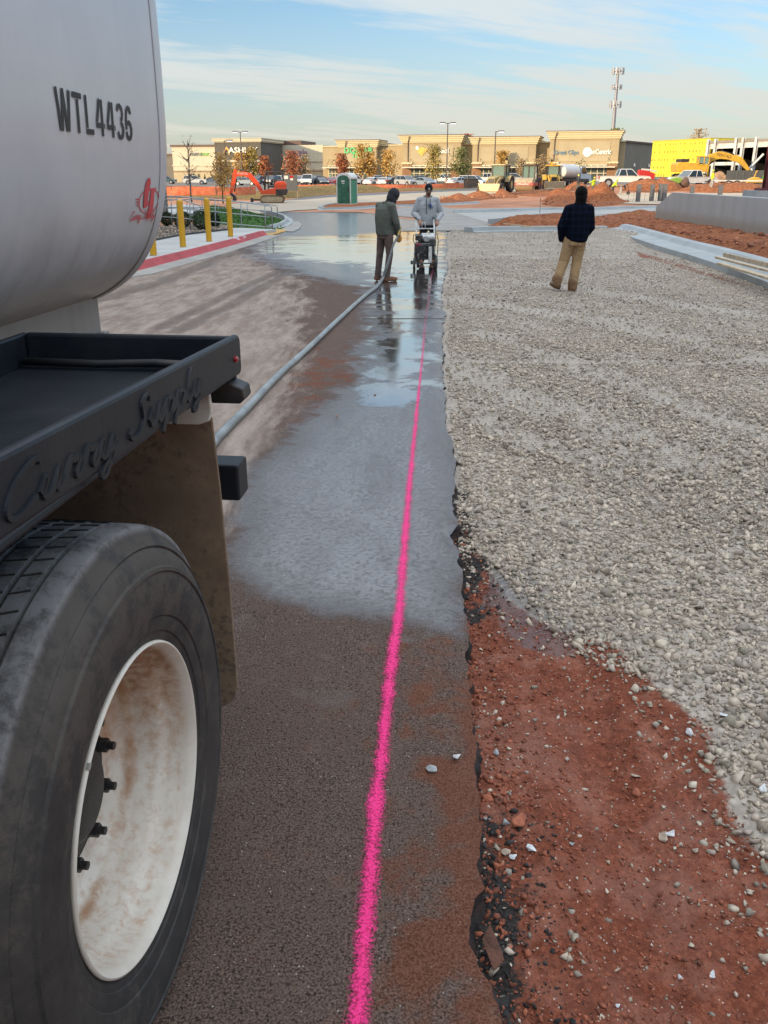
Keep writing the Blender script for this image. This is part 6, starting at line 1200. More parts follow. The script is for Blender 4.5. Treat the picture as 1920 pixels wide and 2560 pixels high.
part('seat',MBLK,e,lambda m:(m.box((.0,0,1.3),(.5,.5,.14)),m.box((.25,0,1.6),(.12,.48,.6))),bevel=.03)
part('roll_frame',MBLK,e,lambda m:([m.tube([(-.58,y,1.0),(-.50,y,2.30),(-.40,y,2.45),(.80,y,2.45),(.92,y,2.35),(1.0,y,1.5)],.04,6) for y in (-.62,.62)],m.tube([(-.42,-.62,2.45),(-.42,.62,2.45)],.035,6),m.tube([(.8,-.62,2.45),(.8,.62,2.45)],.035,6),[m.tube([(-.28,y,1.),(-.25,y,2.42)],.03,6) for y in (-.62,.62)]),smooth=True)
part('boom',MRED,e,lambda m:beam(m,[(-.85,0,.95),(-1.25,0,1.6),(-1.75,0,2.15),(-2.25,0,2.32),(-3.0,0,2.22)],.22,[.3,.36,.42,.34,.24]))
part('arm',MRED,e,lambda m:beam(m,[(-2.88,0,2.65),(-3.02,0,2.2),(-3.18,0,1.5),(-3.42,0,.75)],.2,[.22,.38,.32,.2]))
part('bucket',MBLK,e,lambda m:m.prismY([(-3.5,.75),(-3.3,.8),(-3.0,.55),(-2.95,.25),(-3.15,.08),(-3.3,.2),(-3.2,.45)],-.35,.35))
part('cylinder',MBLK,e,lambda m:(m.cyl((-.75,0,1.0),(-1.75,0,1.85),.06),m.cyl((-1.85,0,2.5),(-2.85,0,2.62),.05),m.cyl((-2.85,0,1.9),(-3.1,0,.9),.05)),smooth=True)
text('boom_lettering','KUBOTA',.22,MWHT,e,Matrix.Translation((-2.35,-.118,2.31))@Matrix.Rotation(.08,4,'Y')@UP,extrude=.003)
# backhoe loaders
def backhoe(px,py,rz,body,label,Y=None):
    g=G(px,py) if Y is None else PY(px,py,Y); e=empty('backhoe_loader',g,R(rz),label,'backhoe','backhoe loaders on the worksite')
    wheelx(e,-.95,1.25,.50,.32,body); wheelx(e,.95,1.25,.50,.32,body); wheelx(e,-.98,-1.1,.82,.48,body); wheelx(e,.98,-1.1,.82,.48,body)
    part('chassis',MBLK,e,lambda m:m.bbox(-.4,.4,-2.0,2.0,.55,.95),bevel=.03)
    part('hood',body,e,lambda m:m.rings([[(-.42,.0,.95),(.42,.0,.95),(.42,.0,1.75),(-.42,.0,1.75)],[(-.42,1.9,.95),(.42,1.9,.95),(.40,1.9,1.50),(-.40,1.9,1.50)]]),bevel=.05)
    part('grille',MBLK,e,lambda m:m.bbox(-.32,.32,1.9,1.94,1.0,1.42))
    part('cab_frame',MBLK,e,lambda m:(m.bbox(-.72,.72,-1.5,.0,.95,1.35),[m.bbox(sx*.68-.05,sx*.68+.05,y-.05,y+.05,1.3,2.72) for sx in (-1,1) for y in (-1.45,-.75,-.05)]))
    part('cab_glass',CABG,e,lambda m:m.bbox(-.67,.67,-1.42,-.08,1.34,2.68))
    part('cab_roof',body if body is CATY else DUST,e,lambda m:m.bbox(-.85,.85,-1.7,.2,2.72,2.86),bevel=.04)
    part('rear_fender',body,e,lambda m:[m.lathe([(-.26,.86),(-.26,.92),(.26,.92),(.26,.86)],12,'X',c=(sx*.98,-1.1,.82),a0=.3,a1=2.6) for sx in (-1,1)])
    part('loader_arm',body,e,lambda m:[m.rings([[(sx*.62-.06,y,z-.13),(sx*.62+.06,y,z-.13),(sx*.62+.06,y,z+.13),(sx*.62-.06,y,z+.13)] for y,z in ((.1,1.55),(.9,1.45),(1.7,1.05),(2.35,.45))]) for sx in (-1,1)])
    part('loader_bucket',DUST,e,lambda m:m.rings([[(x,2.35,.95),(x,2.40,.12),(x,3.15,.04),(x,3.12,.10),(x,2.5,.2),(x,2.47,.92)] for x in (-1.18,1.18)]))
    part('bucket_side',DUST,e,lambda m:[m.add([(sx*1.18,2.36,.95),(sx*1.18,2.4,.1),(sx*1.18,3.13,.05),(sx*1.2,2.36,.95),(sx*1.2,2.4,.1),(sx*1.2,3.13,.05)],[(0,1,2),(5,4,3),(0,3,4,1),(1,4,5,2),(2,5,3,0)]) for sx in (-1,1)])
    part('backhoe_boom',body,e,lambda m:(m.rings([[(-.14,y,z-.18),(.14,y,z-.18),(.14,y,z+.18),(-.14,y,z+.18)] for y,z in ((-2.0,.9),(-2.5,2.2),(-2.35,3.3))])))
    part('dipper',MBLK,e,lambda m:m.rings([[(-.12,y-.12,z),(.12,y-.12,z),(.12,y+.12,z),(-.12,y+.12,z)] for y,z in ((-2.35,3.5),(-2.9,2.3),(-3.0,1.5))]))
    part('digging_bucket',MBLK,e,lambda m:m.box((0,-2.9,1.15),(.6,.5,.6),rx=.4),bevel=.05)
    part('stabiliser',MBLK,e,lambda m:[m.bbox(sx*1.0-.08,sx*1.0+.08,-2.15,-2.0,.25,1.35) for sx in (-1,1)])
    return e
backhoe(1243,482,152,CATB,'tan backhoe loader with a wide bucket facing the road',100)
backhoe(1380,473,176,CATY,'bright yellow backhoe loader left of the white tank of the far truck',118)
# roller
g=PY(1320,478,112); e=empty('road_roller',g,R(157),'drum roller with red frame, black cab and large rear tyres','roller')
part('drum',DUST,e,lambda m:m.lathe([(-1.06,.0),(-1.06,.66),(-1.03,.76),(1.03,.76),(1.06,.66),(1.06,0)],40,'X',c=(0,1.6,.76)),smooth=True,auto=35)
part('drum_frame',DRED,e,lambda m:(m.bbox(-1.25,1.25,2.42,2.55,.62,.98),m.bbox(-1.27,-1.1,.4,2.5,.62,.95),m.bbox(1.1,1.27,.4,2.5,.62,.95),m.bbox(-1.2,1.2,.5,.7,.62,1.0)),bevel=.02)
text('frame_lettering','DYNAPAC',.33,MWHT,e,Matrix.Translation((0,2.56,.80))@Matrix.Rotation(PI,4,'Z')@UP,extrude=.004,bold=.008)
part('engine_hood',DRED,e,lambda m:m.bbox(-.7,.7,-2.6,-.9,.8,1.6),bevel=.08); part('platform',MBLK,e,lambda m:m.bbox(-.9,.9,-1.6,.35,.75,1.3),bevel=.03)
part('cab_glass',CABG,e,lambda m:m.bbox(-.70,.70,-1.1,.15,1.32,2.75)); part('cab_frame',MBLK,e,lambda m:[m.bbox(sx*.72-.06,sx*.72+.06,y-.06,y+.06,1.3,2.8) for sx in (-1,0,1) for y in (-1.12,.17)])
part('cab_roof',MBLK,e,lambda m:m.bbox(-.9,.9,-1.35,.4,2.8,2.95),bevel=.05); part('side_rail',MWHT,e,lambda m:m.tube([(-.95,.3,1.3),(-.95,.35,1.95),(-.95,-.1,2.0)],.04,6))
wheelx(e,-.78,-1.6,.78,.55,DRED); wheelx(e,.78,-1.6,.78,.55,DRED)
# small water tank truck
g=PY(1424,469.5,121); e=empty('tank_truck',g,R(-40),'white truck with a round water tank, seen from behind right of the yellow loader','truck'); WT=paint('white')
part('tank',MWHT,e,lambda m:m.rings([[(1.05*q*math.cos(2*PI*i/24),y,1.95+.88*q*math.sin(2*PI*i/24)) for i in range(24)] for y,q in ((-3.2,.3),(-3.12,.8),(-3.0,1),(.6,1),(.7,.8),(.75,.3))]),smooth=True,auto=45)
part('ladder',MWHT,e,lambda m:([m.tube([(x,-3.25,1.2),(x,-3.22,2.95)],.03,6) for x in (-.15,.25)],[m.tube([(-.15,-3.24,z),(.25,-3.24,z)],.02,5) for z in (1.4,1.7,2.0,2.3,2.6)]))
part('pipe',MWHT,e,lambda m:m.tube([(.45,-3.2,2.9),(.45,-3.25,1.6),(-.6,-3.25,1.45)],.05,6)); part('rear_deck',MBLK,e,lambda m:m.bbox(-1.1,1.1,-3.4,3.0,.75,1.08),bevel=.03); part('tail_light',TLT,e,lambda m:[m.box((sx*.9,-3.42,.9),(.2,.05,.12)) for sx in (-1,1)]); part('licence_plate',PLT,e,lambda m:m.box((0,-3.43,.72),(.34,.03,.18)))
part('cab',M('cab_blue_white',(.45,.52,.58),.35),e,lambda m:m.rings([[(x,y*s+1.2*(1-s)+.0,z) for y,z in ((.95,.7),(.95,2.55),(2.0,2.55),(2.6,1.75),(3.7,1.55),(3.85,.95),(3.8,.65))] for x,s in ((-.98,.985),(-1.02,1),(1.02,1),(.98,.985))]),bevel=.05)
part('cab_window',GLS,e,lambda m:(m.add([(sx*1.025,y,z) for y,z in ((1.15,1.75),(1.15,2.4),(1.95,2.4),(2.4,1.75))],[(0,1,2,3)]) for sx in (-1,1)).__class__ and [m.add([(sx*1.03,y,z) for y,z in ((1.15,1.75),(1.15,2.4),(1.95,2.4),(2.4,1.75))]+[(sx*1.04,y,z) for y,z in ((1.15,1.75),(1.15,2.4),(1.95,2.4),(2.4,1.75))],[(0,1,2,3),(7,6,5,4)]) for sx in (-1,1)])
for sx in (-1,1):
    for y in (-2.0,2.75): wheelx(e,sx*.9,y,.46,.34)
# red telescopic lift
g=PY(1610,462,128); e=empty('boom_lift',g,R(8),'red machine with a white boom parked in front of the grey store wall','lift'); part('boom',DRED if 0 else M('lift_red',(.55,.035,.03),.4),e,lambda m:beam(m,[(-1.7,0,1.9),(.2,0,1.75),(2.2,0,1.45)],1.0,[1.5,1.5,1.1]),bevel=.05)
part('boom_tip',MWHT,e,lambda m:beam(m,[(-1.0,-.1,2.75),(1.0,-.1,2.62),(2.8,-.1,2.3)],.4,[.28,.3,.25])); part('chassis',MBLK,e,lambda m:m.bbox(-1.2,3.0,-.8,.8,.4,.9),bevel=.03)
e.scale=(.58,.58,.72)
for x in (-.8,2.4):
    for y in (-.8,.8): mb=MB(); mb.lathe([(-.18,.25),(-.18,.5),(.18,.5),(.18,.25)],18,'Y',c=(x,y,.5)); o=mb.build('wheel',TYR,e); mb=MB(); mb.cyl((x,y-.17,.5),(x,y+.17,.5),.26,n=12); mb.build('hub',MATS['lift_red'],o)
# big yellow excavator
g=PY(1722,452,128); e=empty('large_excavator',g,0,'large yellow excavator with its long boom reaching to the right over the pickup','excavator')
track(e,-2.0,2.0,.95,.6,-1.2,MBLK); track(e,-2.0,2.0,.95,.6,1.2,MBLK)
part('house',CATY,e,lambda m:m.prismY([(-2.2,1.1),(2.0,1.1),(2.1,2.0),(1.2,2.25),(-2.0,2.35),(-2.3,2.1)],-1.4,1.4),bevel=.06); part('engine_cover',MBLK,e,lambda m:m.bbox(-1.7,-.6,-1.2,1.2,2.35,2.75),bevel=.04)
part('cab',CATY,e,lambda m:(m.bbox(.55,2.0,-1.45,-.5,1.9,2.1),m.bbox(.5,2.05,-1.5,-.45,3.0,3.1),[m.bbox(x-.06,x+.06,y-.05,y+.05,2.0,3.05) for x in (.6,1.3,1.95) for y in (-1.4,-.55)])); part('cab_glass',CABG,e,lambda m:m.bbox(.6,1.95,-1.4,-.55,2.1,3.0)); part('guard_rail',CATY,e,lambda m:(m.tube([(-.3,-1.3,2.3),(-.3,-1.3,3.1),(.4,-1.3,3.1),(.4,-1.3,2.3)],.035,5)))
part('boom',CATY,e,lambda m:beam(m,[(1.4,0,2.0),(2.6,0,2.9),(3.7,0,3.25),(4.8,0,3.1),(6.6,0,2.55)],.5,[.8,.95,.95,.8,.55]),bevel=.02); part('arm',CATY,e,lambda m:beam(m,[(5.7,0,3.15),(6.5,0,2.7),(8.0,0,1.3)],.4,[.35,.75,.35]),bevel=.02)
part('bucket',MBLK,e,lambda m:m.prismY([(7.9,1.4),(8.3,1.2),(8.2,.5),(7.6,.2),(7.1,.5),(7.5,.9)],-.6,.6)); part('cylinder',MBLK,e,lambda m:(m.cyl((1.9,0,1.7),(3.4,0,2.7),.10),m.cyl((3.9,0,3.75),(5.7,0,3.3),.09)),smooth=True)
text('boom_lettering','RENTALS',.5,M('boom_print',(.10,.05,.03),.6),e,Matrix.Translation((4.3,-.26,3.15))@Matrix.Rotation(.16,4,'Y')@UP,extrude=.004)
# green compactor, equipment beside pickup
g=PY(1690,470,106); e=empty('trench_compactor',g,R(0),'small lime green machine in front of the older pickup','machine'); GRN=M('lime_green',(.18,.36,.05),.5,dirt=(.3,.15,.08),dscale=3)
part('body',GRN,e,lambda m:m.prismY([(-.8,.35),(.5,.35),(.7,.8),(.2,1.15),(-.5,1.1),(-.9,.8)],-.45,.45),bevel=.08); part('drum',MBLK,e,lambda m:(m.cyl((-.5,-.5,.3),(-.5,.5,.3),.3,n=16),m.cyl((.35,-.5,.3),(.35,.5,.3),.3,n=16)),smooth=True,auto=40)
g=PY(1711,471,105.5); o=MB(); o.ell((0,0,.55),(.50,.4,.62),12,8,ns=.35,seed=2); tag(o.build('debris_bundle',M('brown_bundle',(.12,.07,.055),.9,var=.3),loc=g,smooth=True),'dark brown bundle standing beside the lime green machine','bundle')
# trailer
g=PY(1818,468,110); e=empty('flatbed_trailer',g,R(-6),'low flatbed trailer with two white wheels in front of the dark steel building','trailer'); part('deck',MWHT,e,lambda m:m.bbox(-1.6,4.6,-1.0,1.0,.62,.78),bevel=.02); part('tongue',MBLK,e,lambda m:m.bbox(-2.6,-1.6,-.1,.1,.55,.68))
for x in (-.2,.75):
    for y in (-1.05,1.05): mb=MB(); mb.lathe([(-.12,.2),(-.12,.38),(.12,.38),(.12,.2)],16,'Y',c=(x,y,.38)); o=mb.build('wheel',TYR,e); mb=MB(); mb.cyl((x,y-.13,.38),(x,y+.13,.38),.22,n=12); mb.build('rim',MWHT,o)
g=PY(1865,458,118); e=empty('dumpster',g,R(-4),'dark grey open container under the end of the excavator boom','container'); part('bin',M('bin_grey',(.07,.075,.075),.7),e,lambda m:(m.bbox(-2.2,2.4,-1.2,-1.1,.2,1.5),m.bbox(-2.2,2.4,1.1,1.2,.2,1.5),m.bbox(-2.2,-2.1,-1.1,1.1,.2,1.5),m.bbox(2.3,2.4,-1.1,1.1,.2,1.5),m.bbox(-2.1,2.3,-1.1,1.1,.2,.3))); part('rib',M('bin_grey2',(.10,.105,.10),.7),e,lambda m:[m.bbox(x-.05,x+.05,-1.26,-1.2,.2,1.5) for x in (-1.6,-.8,0,.8,1.6)])
g=PY(1885,459.5,112); e=empty('plate_compactor',g,0,'small yellow machine with an upright handle left of the vested worker','machine'); part('body',CATY,e,lambda m:m.prismY([(-.9,.1),(.9,.1),(1.0,.4),(.3,.7),(-.2,.75),(-.8,.5)],-.4,.4),bevel=.05); part('handle',CATY,e,lambda m:m.tube([(-.1,0,.7),(.1,0,1.4),(.25,0,1.45)],.06,6))
# portable toilet
g=G(868,513); e=empty('portable_toilet',g,R(-24),'dark green portable toilet with a white arched roof','toilet'); PG=M('toilet_green',(.012,.10,.060),.45,var=.12,scale=3,dirt=(.12,.2,.13),dscale=3,damt=.3); PG2=M('toilet_side_green',(.05,.26,.16),.5,var=.1); PW=M('toilet_white',(.60,.60,.56),.5)  # sides brighter, front darker: lit and shaded faces put into the two greens
part('cabin',PG2,e,lambda m:m.bbox(-.57,.57,-.57,.57,.12,2.1)); part('door',PG,e,lambda m:m.add([(x,y,z) for y in (-.60,-.575) for x,z in [(-.50,.14),(.50,.14),(.50,1.92)]+[(.50*math.cos(a),1.92+.30*math.sin(a)) for a in [PI*i/12 for i in range(1,12)]]+[(-.50,1.92)]],[tuple(range(15)),tuple(range(29,14,-1))]+[(i,15+i,15+(i+1)%15,(i+1)%15) for i in range(15)]))
part('corner_trim',PW,e,lambda m:[m.bbox(sx*.585-.035,sx*.585+.035,sy*.585-.035,sy*.585+.035,.05,2.0) for sx in (-1,1) for sy in (-1,1)]); part('roof',PW,e,lambda m:(m.add([(x,y,z) for y in (-.64,.62) for x,z in [(-.64,1.95),(-.64,2.06)]+[(-.60*math.cos(a),2.06+.34*math.sin(a)) for a in [PI*i/12 for i in range(1,12)]]+[(.64,2.06),(.64,1.95)]+[(.50*math.cos(a),1.92+.30*math.sin(a)) for a in [PI*i/12 for i in range(0,13)]]],[tuple(range(28)),tuple(range(55,27,-1))]+[(i,28+i,28+(i+1)%28,(i+1)%28) for i in range(28)])),smooth=True,auto=30)
part('base',PW,e,lambda m:m.bbox(-.62,.62,-.62,.62,0,.12),bevel=.02); part('label_plate',PW,e,lambda m:(m.bbox(-.18,.10,-.612,-.602,1.72,1.84),m.bbox(-.16,.08,-.612,-.602,1.60,1.65))); part('latch',MBLK,e,lambda m:m.bbox(.36,.42,-.63,-.60,1.0,1.3)); part('vent',MBLK,e,lambda m:m.bbox(-.592,-.57,-.4,.4,1.75,1.95))
# notice board
g=G(727,495); e=empty('notice_board',g,R(-3),'dark grey notice board on two posts with white and red papers','sign'); part('board',M('board_grey',(.085,.09,.095),.6),e,lambda m:m.bbox(-.66,.66,-.03,.0,.66,2.12)); part('post',M('stake_wood',(.30,.25,.18),.8),e,lambda m:[m.bbox(sx*.66-.03,sx*.66+.03,.0,.06,0,2.15) for sx in (-1,1)]); part('notice',PW,e,lambda m:(m.bbox(-.58,-.2,-.036,-.031,1.72,2.02),m.bbox(.02,.28,-.036,-.031,1.60,1.78))); part('red_notice',TLT,e,lambda m:m.bbox(-.02,.30,-.036,-.031,1.82,2.03))
# ================= orange safety mesh =================
def mat_mesh():
    m,t,b=newmat('orange_safety_mesh'); p=opos(t); n=noi(t,2,5,.6,p); f=noi(t,14,4,.7,p); t.links.new(mixc(t,mr(t,n,.35,.65),(.62,.13,.05),(.72,.24,.12)),b.inputs['Base Color']); b.inputs['Roughness'].default_value=.7; t.links.new(mr(t,f,.32,.42,.55,1.),b.inputs['Alpha']); return m
OM=mat_mesh()
def meshfence(pts,h,label,sagged=.12,seed=1):
    P_=[G(a,b) for a,b in pts]; e=empty('safety_fence',P_[0],0,label,'mesh fence','orange plastic mesh fences around the site'); Q=[]
    for a,b in zip(P_,P_[1:]):
        k=max(2,int((b-a).length/.8)); Q+=[a.lerp(b,i/k) for i in range(k)]
    Q.append(P_[-1]); top=[];bot=[]
    for i,q in enumerate(Q):
        z=float(gz(q.x,q.y)); w=.15*mnoise.noise(Vector((i*.3,seed,0))); bot.append((q.x-P_[0].x,q.y-P_[0].y+w,z-P_[0].z-.02)); top.append((q.x-P_[0].x,q.y-P_[0].y+w*1.5,z-P_[0].z+h-sagged*abs(math.sin(i*.31+seed))-.1*mnoise.noise(Vector((i*.17,seed,3)))))
    mid=[tuple((Vector(a)+Vector(b))/2+Vector((0,.08*math.sin(i*.7),0))) for i,(a,b) in enumerate(zip(top,bot))]
    mb=MB(); mb.rings([bot,mid,top],closed=False,caps=False); mb.build('mesh_panel',OM,e,smooth=True)
    for i in range(0,len(Q),5): mb=MB(); mb.cyl(bot[i],(top[i][0],top[i][1],top[i][2]+.12),.03,n=6); mb.build('stake',REB,e)
meshfence([(330,489),(430,489.5),(520,489),(600,488),(640,486)],.90,'orange mesh fence running behind the bollards and handrails on the left',.12,1)
meshfence([(340,474),(440,473),(520,472.5),(560,473)],.45,'red mesh fence along the edge of the parking lot at far left',.15,4)
meshfence([(745,471.5),(840,471.5),(900,471.5),(1000,471),(1110,470)],.60,'orange mesh fence between the parking lot and the road, centre',.1,2)
meshfence([(1108,471.5),(1170,470)],.75,'short darker orange mesh strip left of the loader bucket',.05,3)
drape('verge',[tuple(p[:2]) for p in W2([(330,492),(560,496),(640,500),(760,493),(840,485),(960,480),(1090,475),(1180,471),(1180,468),(1000,470),(745,471),(640,478),(330,478)])],.02,mat_clay('dry_grass_verge',(.17,.125,.045),(.34,.22,.09),.7))
heap('verge_hump',[tuple(p[:2]) for p in W2([(590,500),(700,499),(745,495),(840,484),(900,480),(1000,476),(900,473),(760,474),(640,480)])],.55,MATS['dry_grass_verge'],None,None,'structure',3.,.35,.5,31,.6,-.05)
g=PY(1177,471,128); tag(MB().box((0,0,.6),(2.0,.3,1.1)).box((0,0,1.2),(2.1,.4,.1)).build('barrier',MBLK,loc=g,bevel=.03),'black barrier left of the loader bucket','barrier')
# ================= workers =================
HIV=cloth('hi_vis_yellow',(.48,.62,.03),.4); HIG=cloth('hi_vis_green',(.22,.66,.08),.4); GTR=cloth('grey_work_trousers',(.11,.115,.12),.4); DTR=cloth('dark_shirt',(.045,.05,.055),.4); HAT=M('hard_hat',(.55,.60,.08),.4)
def worker(px,pb,Y,hgt,pose,top,label,legm=GTR,hat=HAT,rz=0.,flip=1):
    g=PY(px,pb,Y); P=empty('person',g,R(rz),label,'person','construction workers'); P.scale=(hgt/1.78,)*3
    x=flip; bend={'stand':0.,'point':.15,'bend':1.15,'stoop':.6}[pose]; hp=V3((0,0,.92)); up=V3((math.sin(bend)*x,0,math.cos(bend)))
    ch=hp+up*.48; nk=hp+up*.58; hd=hp+up*.74; sd=V3((0,1,0)); shl=[ch+up*.02+V3((0,sy*.19,0)) for sy in (-1,1)]
    if pose=='point': hands=[ch+V3((-.62*x,-.1,-.22)),ch+V3((.25*x,.25,-.42))]
    elif pose=='bend': hands=[ch+V3((.18*x,-.18,-.50)),ch+V3((.22*x,.15,-.52))]
    else: hands=[ch+V3((.12*x,-.24,-.45)),ch+V3((.15*x,.24,-.45))]
    sdv=(0,1,0) if pose!='point' else (.7,.7,0); fwv=(1,0,0) if pose!='point' else (.7,-.7,0)
    legs=[((0,-.09,.9),(.05*x,-.11,.48),(-.03*x,-.13,.09),(.16*x,-.14,.04)),((0,.09,.9),(-.02*x,.12,.48),(-.12*x,.14,.09),(.06*x,.15,.04))]
    mb=MB(); torso(mb,[(hp-V3((0,0,.1)),.15,.1),(hp,.16,.11),(hp+up*.25,.15,.1),(ch,.18,.11),(nk,.1,.08)],sdv,fwv); limb(mb,[nk,hd],[.06,.06]); mb.ell(hd,(.085,.085,.115),12,10); mb.ell(hd+V3((.08*x,0,-.01)),(.025,.02,.03),8,6)
    for s_,h_ in zip(shl,hands):
        el=s_.lerp(h_,.5)+V3((-.06*x,0,-.04)); limb(mb,[s_,el,h_],[.05,.04,.03],8); hand(mb,h_,(h_-el),(1,0,.2),.8,1.)
    for h_,k_,a_2,t_ in legs: limb(mb,[h_,k_,a_2],[.08,.055,.04],8); shoe(mb,a_2,t_,.8)
    remesh(mb,'body',SKIN,P,.016,1)
    mb=MB(); torso(mb,[(hp-up*.06,.18,.15),(hp+up*.1,.185,.15),(hp+up*.3,.195,.15),(ch,.20,.14),(nk,.11,.09)],sdv,fwv)
    for s_,h_ in zip(shl,hands): el=s_.lerp(h_,.5)+V3((-.06*x,0,-.04)); limb(mb,[s_,el,el.lerp(h_,.7)],[.08,.068,.055],8)
    remesh(mb,'work_jacket',top,P,.018,1)
    mb=MB(); 
    for h_,k_,a_2,t_ in legs: limb(mb,[h_,k_,a_2],[.105,.085,.075],8)
    remesh(mb,'trousers',legm,P,.018,1); mb=MB(); 
    for h_,k_,a_2,t_ in legs: shoe(mb,a_2,t_)
    remesh(mb,'boots',cloth('rust_leather',(.16,.072,.04)),P,.016,1)
    mb=MB(); mb.ell(hd+up*.05,(.115,.115,.105),14,8); mb.cyl(hd+up*.02,hd+up*.035,.145,n=16); mb.build('hard_hat',hat,P,smooth=True,auto=50); return P
worker(1481,484.5,100,1.68,'point',HIV,'worker in bright yellow jacket stretching one arm to the left, beyond the dirt heaps',flip=1)
worker(1444,480,101,1.75,'stand',DTR,'worker in a dark shirt and yellow hat just right of the far tank truck')
worker(1531,486,100,1.62,'stoop',HIV,'worker in a yellow vest bending slightly beside the one crouching low',DTR)
worker(1551,487,99,1.5,'bend',DTR,'worker in dark clothes bent over double beside the white pickup',MATS['grey_work_trousers'] if 0 else cloth('pale_trousers',(.35,.35,.34)),M('dark_hat',(.04,.03,.03),.5),flip=1)
worker(1778,470,103,1.85,'stand',HIV,'worker in yellow jacket and hood standing at the tail of the older pickup',cloth('pale_trousers',(.35,.35,.34)))
worker(1907,474,95,1.75,'stand',HIG,'worker in a bright green vest at the foot of the dark red column',GTR,M('dark_hat',(.04,.03,.03),.5))
worker(1185,455,186,1.75,'stand',cloth('red_shirt',(.3,.04,.03)),'tiny distant person in red at the storefront behind the white van',DTR,M('dark_hat',(.04,.03,.03),.5))
g=PY(1570,486,98); e=empty('cut_off_saw',g,0,'small dark upright tool on the slab beside the crouching worker','tool'); part('body',MBLK,e,lambda m:m.box((0,0,.15),(.3,.3,.3)),bevel=.03); part('handle',MBLK,e,lambda m:m.tube([(0,0,.3),(-.05,0,.8)],.03,6))
# ================= poles =================
PB=M('bronze_pole',(.10,.085,.075),.5,metal=.3)
def lamp_pole(px,pb,pt,Y,heads,label,lit=False):
    g=PY(px,pb,Y); h=PY(px,pt,Y).z-g.z; e=empty('light_pole',g,0,label,'light pole','parking lot light poles'); part('pole',PB,e,lambda m:m.cyl((0,0,0),(0,0,h),.13,.09,n=10),smooth=True,auto=40)
    for sx in heads:
        part('arm',PB,e,lambda m:m.tube([(0,0,h-.1),(sx*.5,0,h-.05)],.05,6)); part('lamp_head',PB,e,lambda m:m.box((sx*.95,0,h),(1.0,.55,.22)),bevel=.05); part('lens',M('lamp_lens',(.75,.72,.80),.3,emit=((.9,.8,1.),1.2) if 1 else None),e,lambda m:m.box((sx*.95,-.05,h-.13),(.85,.45,.06)))
    part('base',CONCG,e,lambda m:m.cyl((0,0,0),(0,0,.7),.3,n=14))
lamp_pole(607,456,329,185,(-1,1),'tall light pole with glowing heads in front of the dark store tower'); lamp_pole(567,459,351,165,(1,),'single headed pole rising through the yellow leaved sapling'); lamp_pole(1116,457,307,170,(-1,1),'tallest double headed pole in front of the centre store'); lamp_pole(1234,459,328,165,(1,),'single headed pole left of the backhoe loader cab')
g=PY(1523,440,340); e=empty('cell_tower',g,0,'tall grey cell tower with three antenna rings above the stores','tower'); TW=M('tower_grey',(.26,.25,.28),.5,metal=.3); AN=M('antenna_panel',(.42,.42,.44),.5); h=PY(1541,170,340).z-g.z; part('mast',TW,e,lambda m:m.cyl((0,0,0),(0,0,h),.95,.35,n=14),smooth=True,auto=40)
for zz_,rr,n_ in ((h-1.0,2.0,12),(h-6.0,1.7,10),(h-11.6,2.0,12)):
    part('platform',TW,e,lambda m:(m.lathe([(-.12,rr*.9),(-.12,rr),(.12,rr),(.12,rr*.9)],16,'Z',c=(0,0,zz_)),[m.tube([(0,0,zz_),(rr*math.cos(a),rr*math.sin(a),zz_)],.07,5) for a in (0,1.57,3.14,4.71)]))
    for i in range(n_): a=2*PI*i/n_; part('antenna',AN,e,lambda m:m.box((rr*math.cos(a),rr*math.sin(a),zz_+.1),(.34,.34,2.2 if rr>1.8 else 1.6),rz=a))
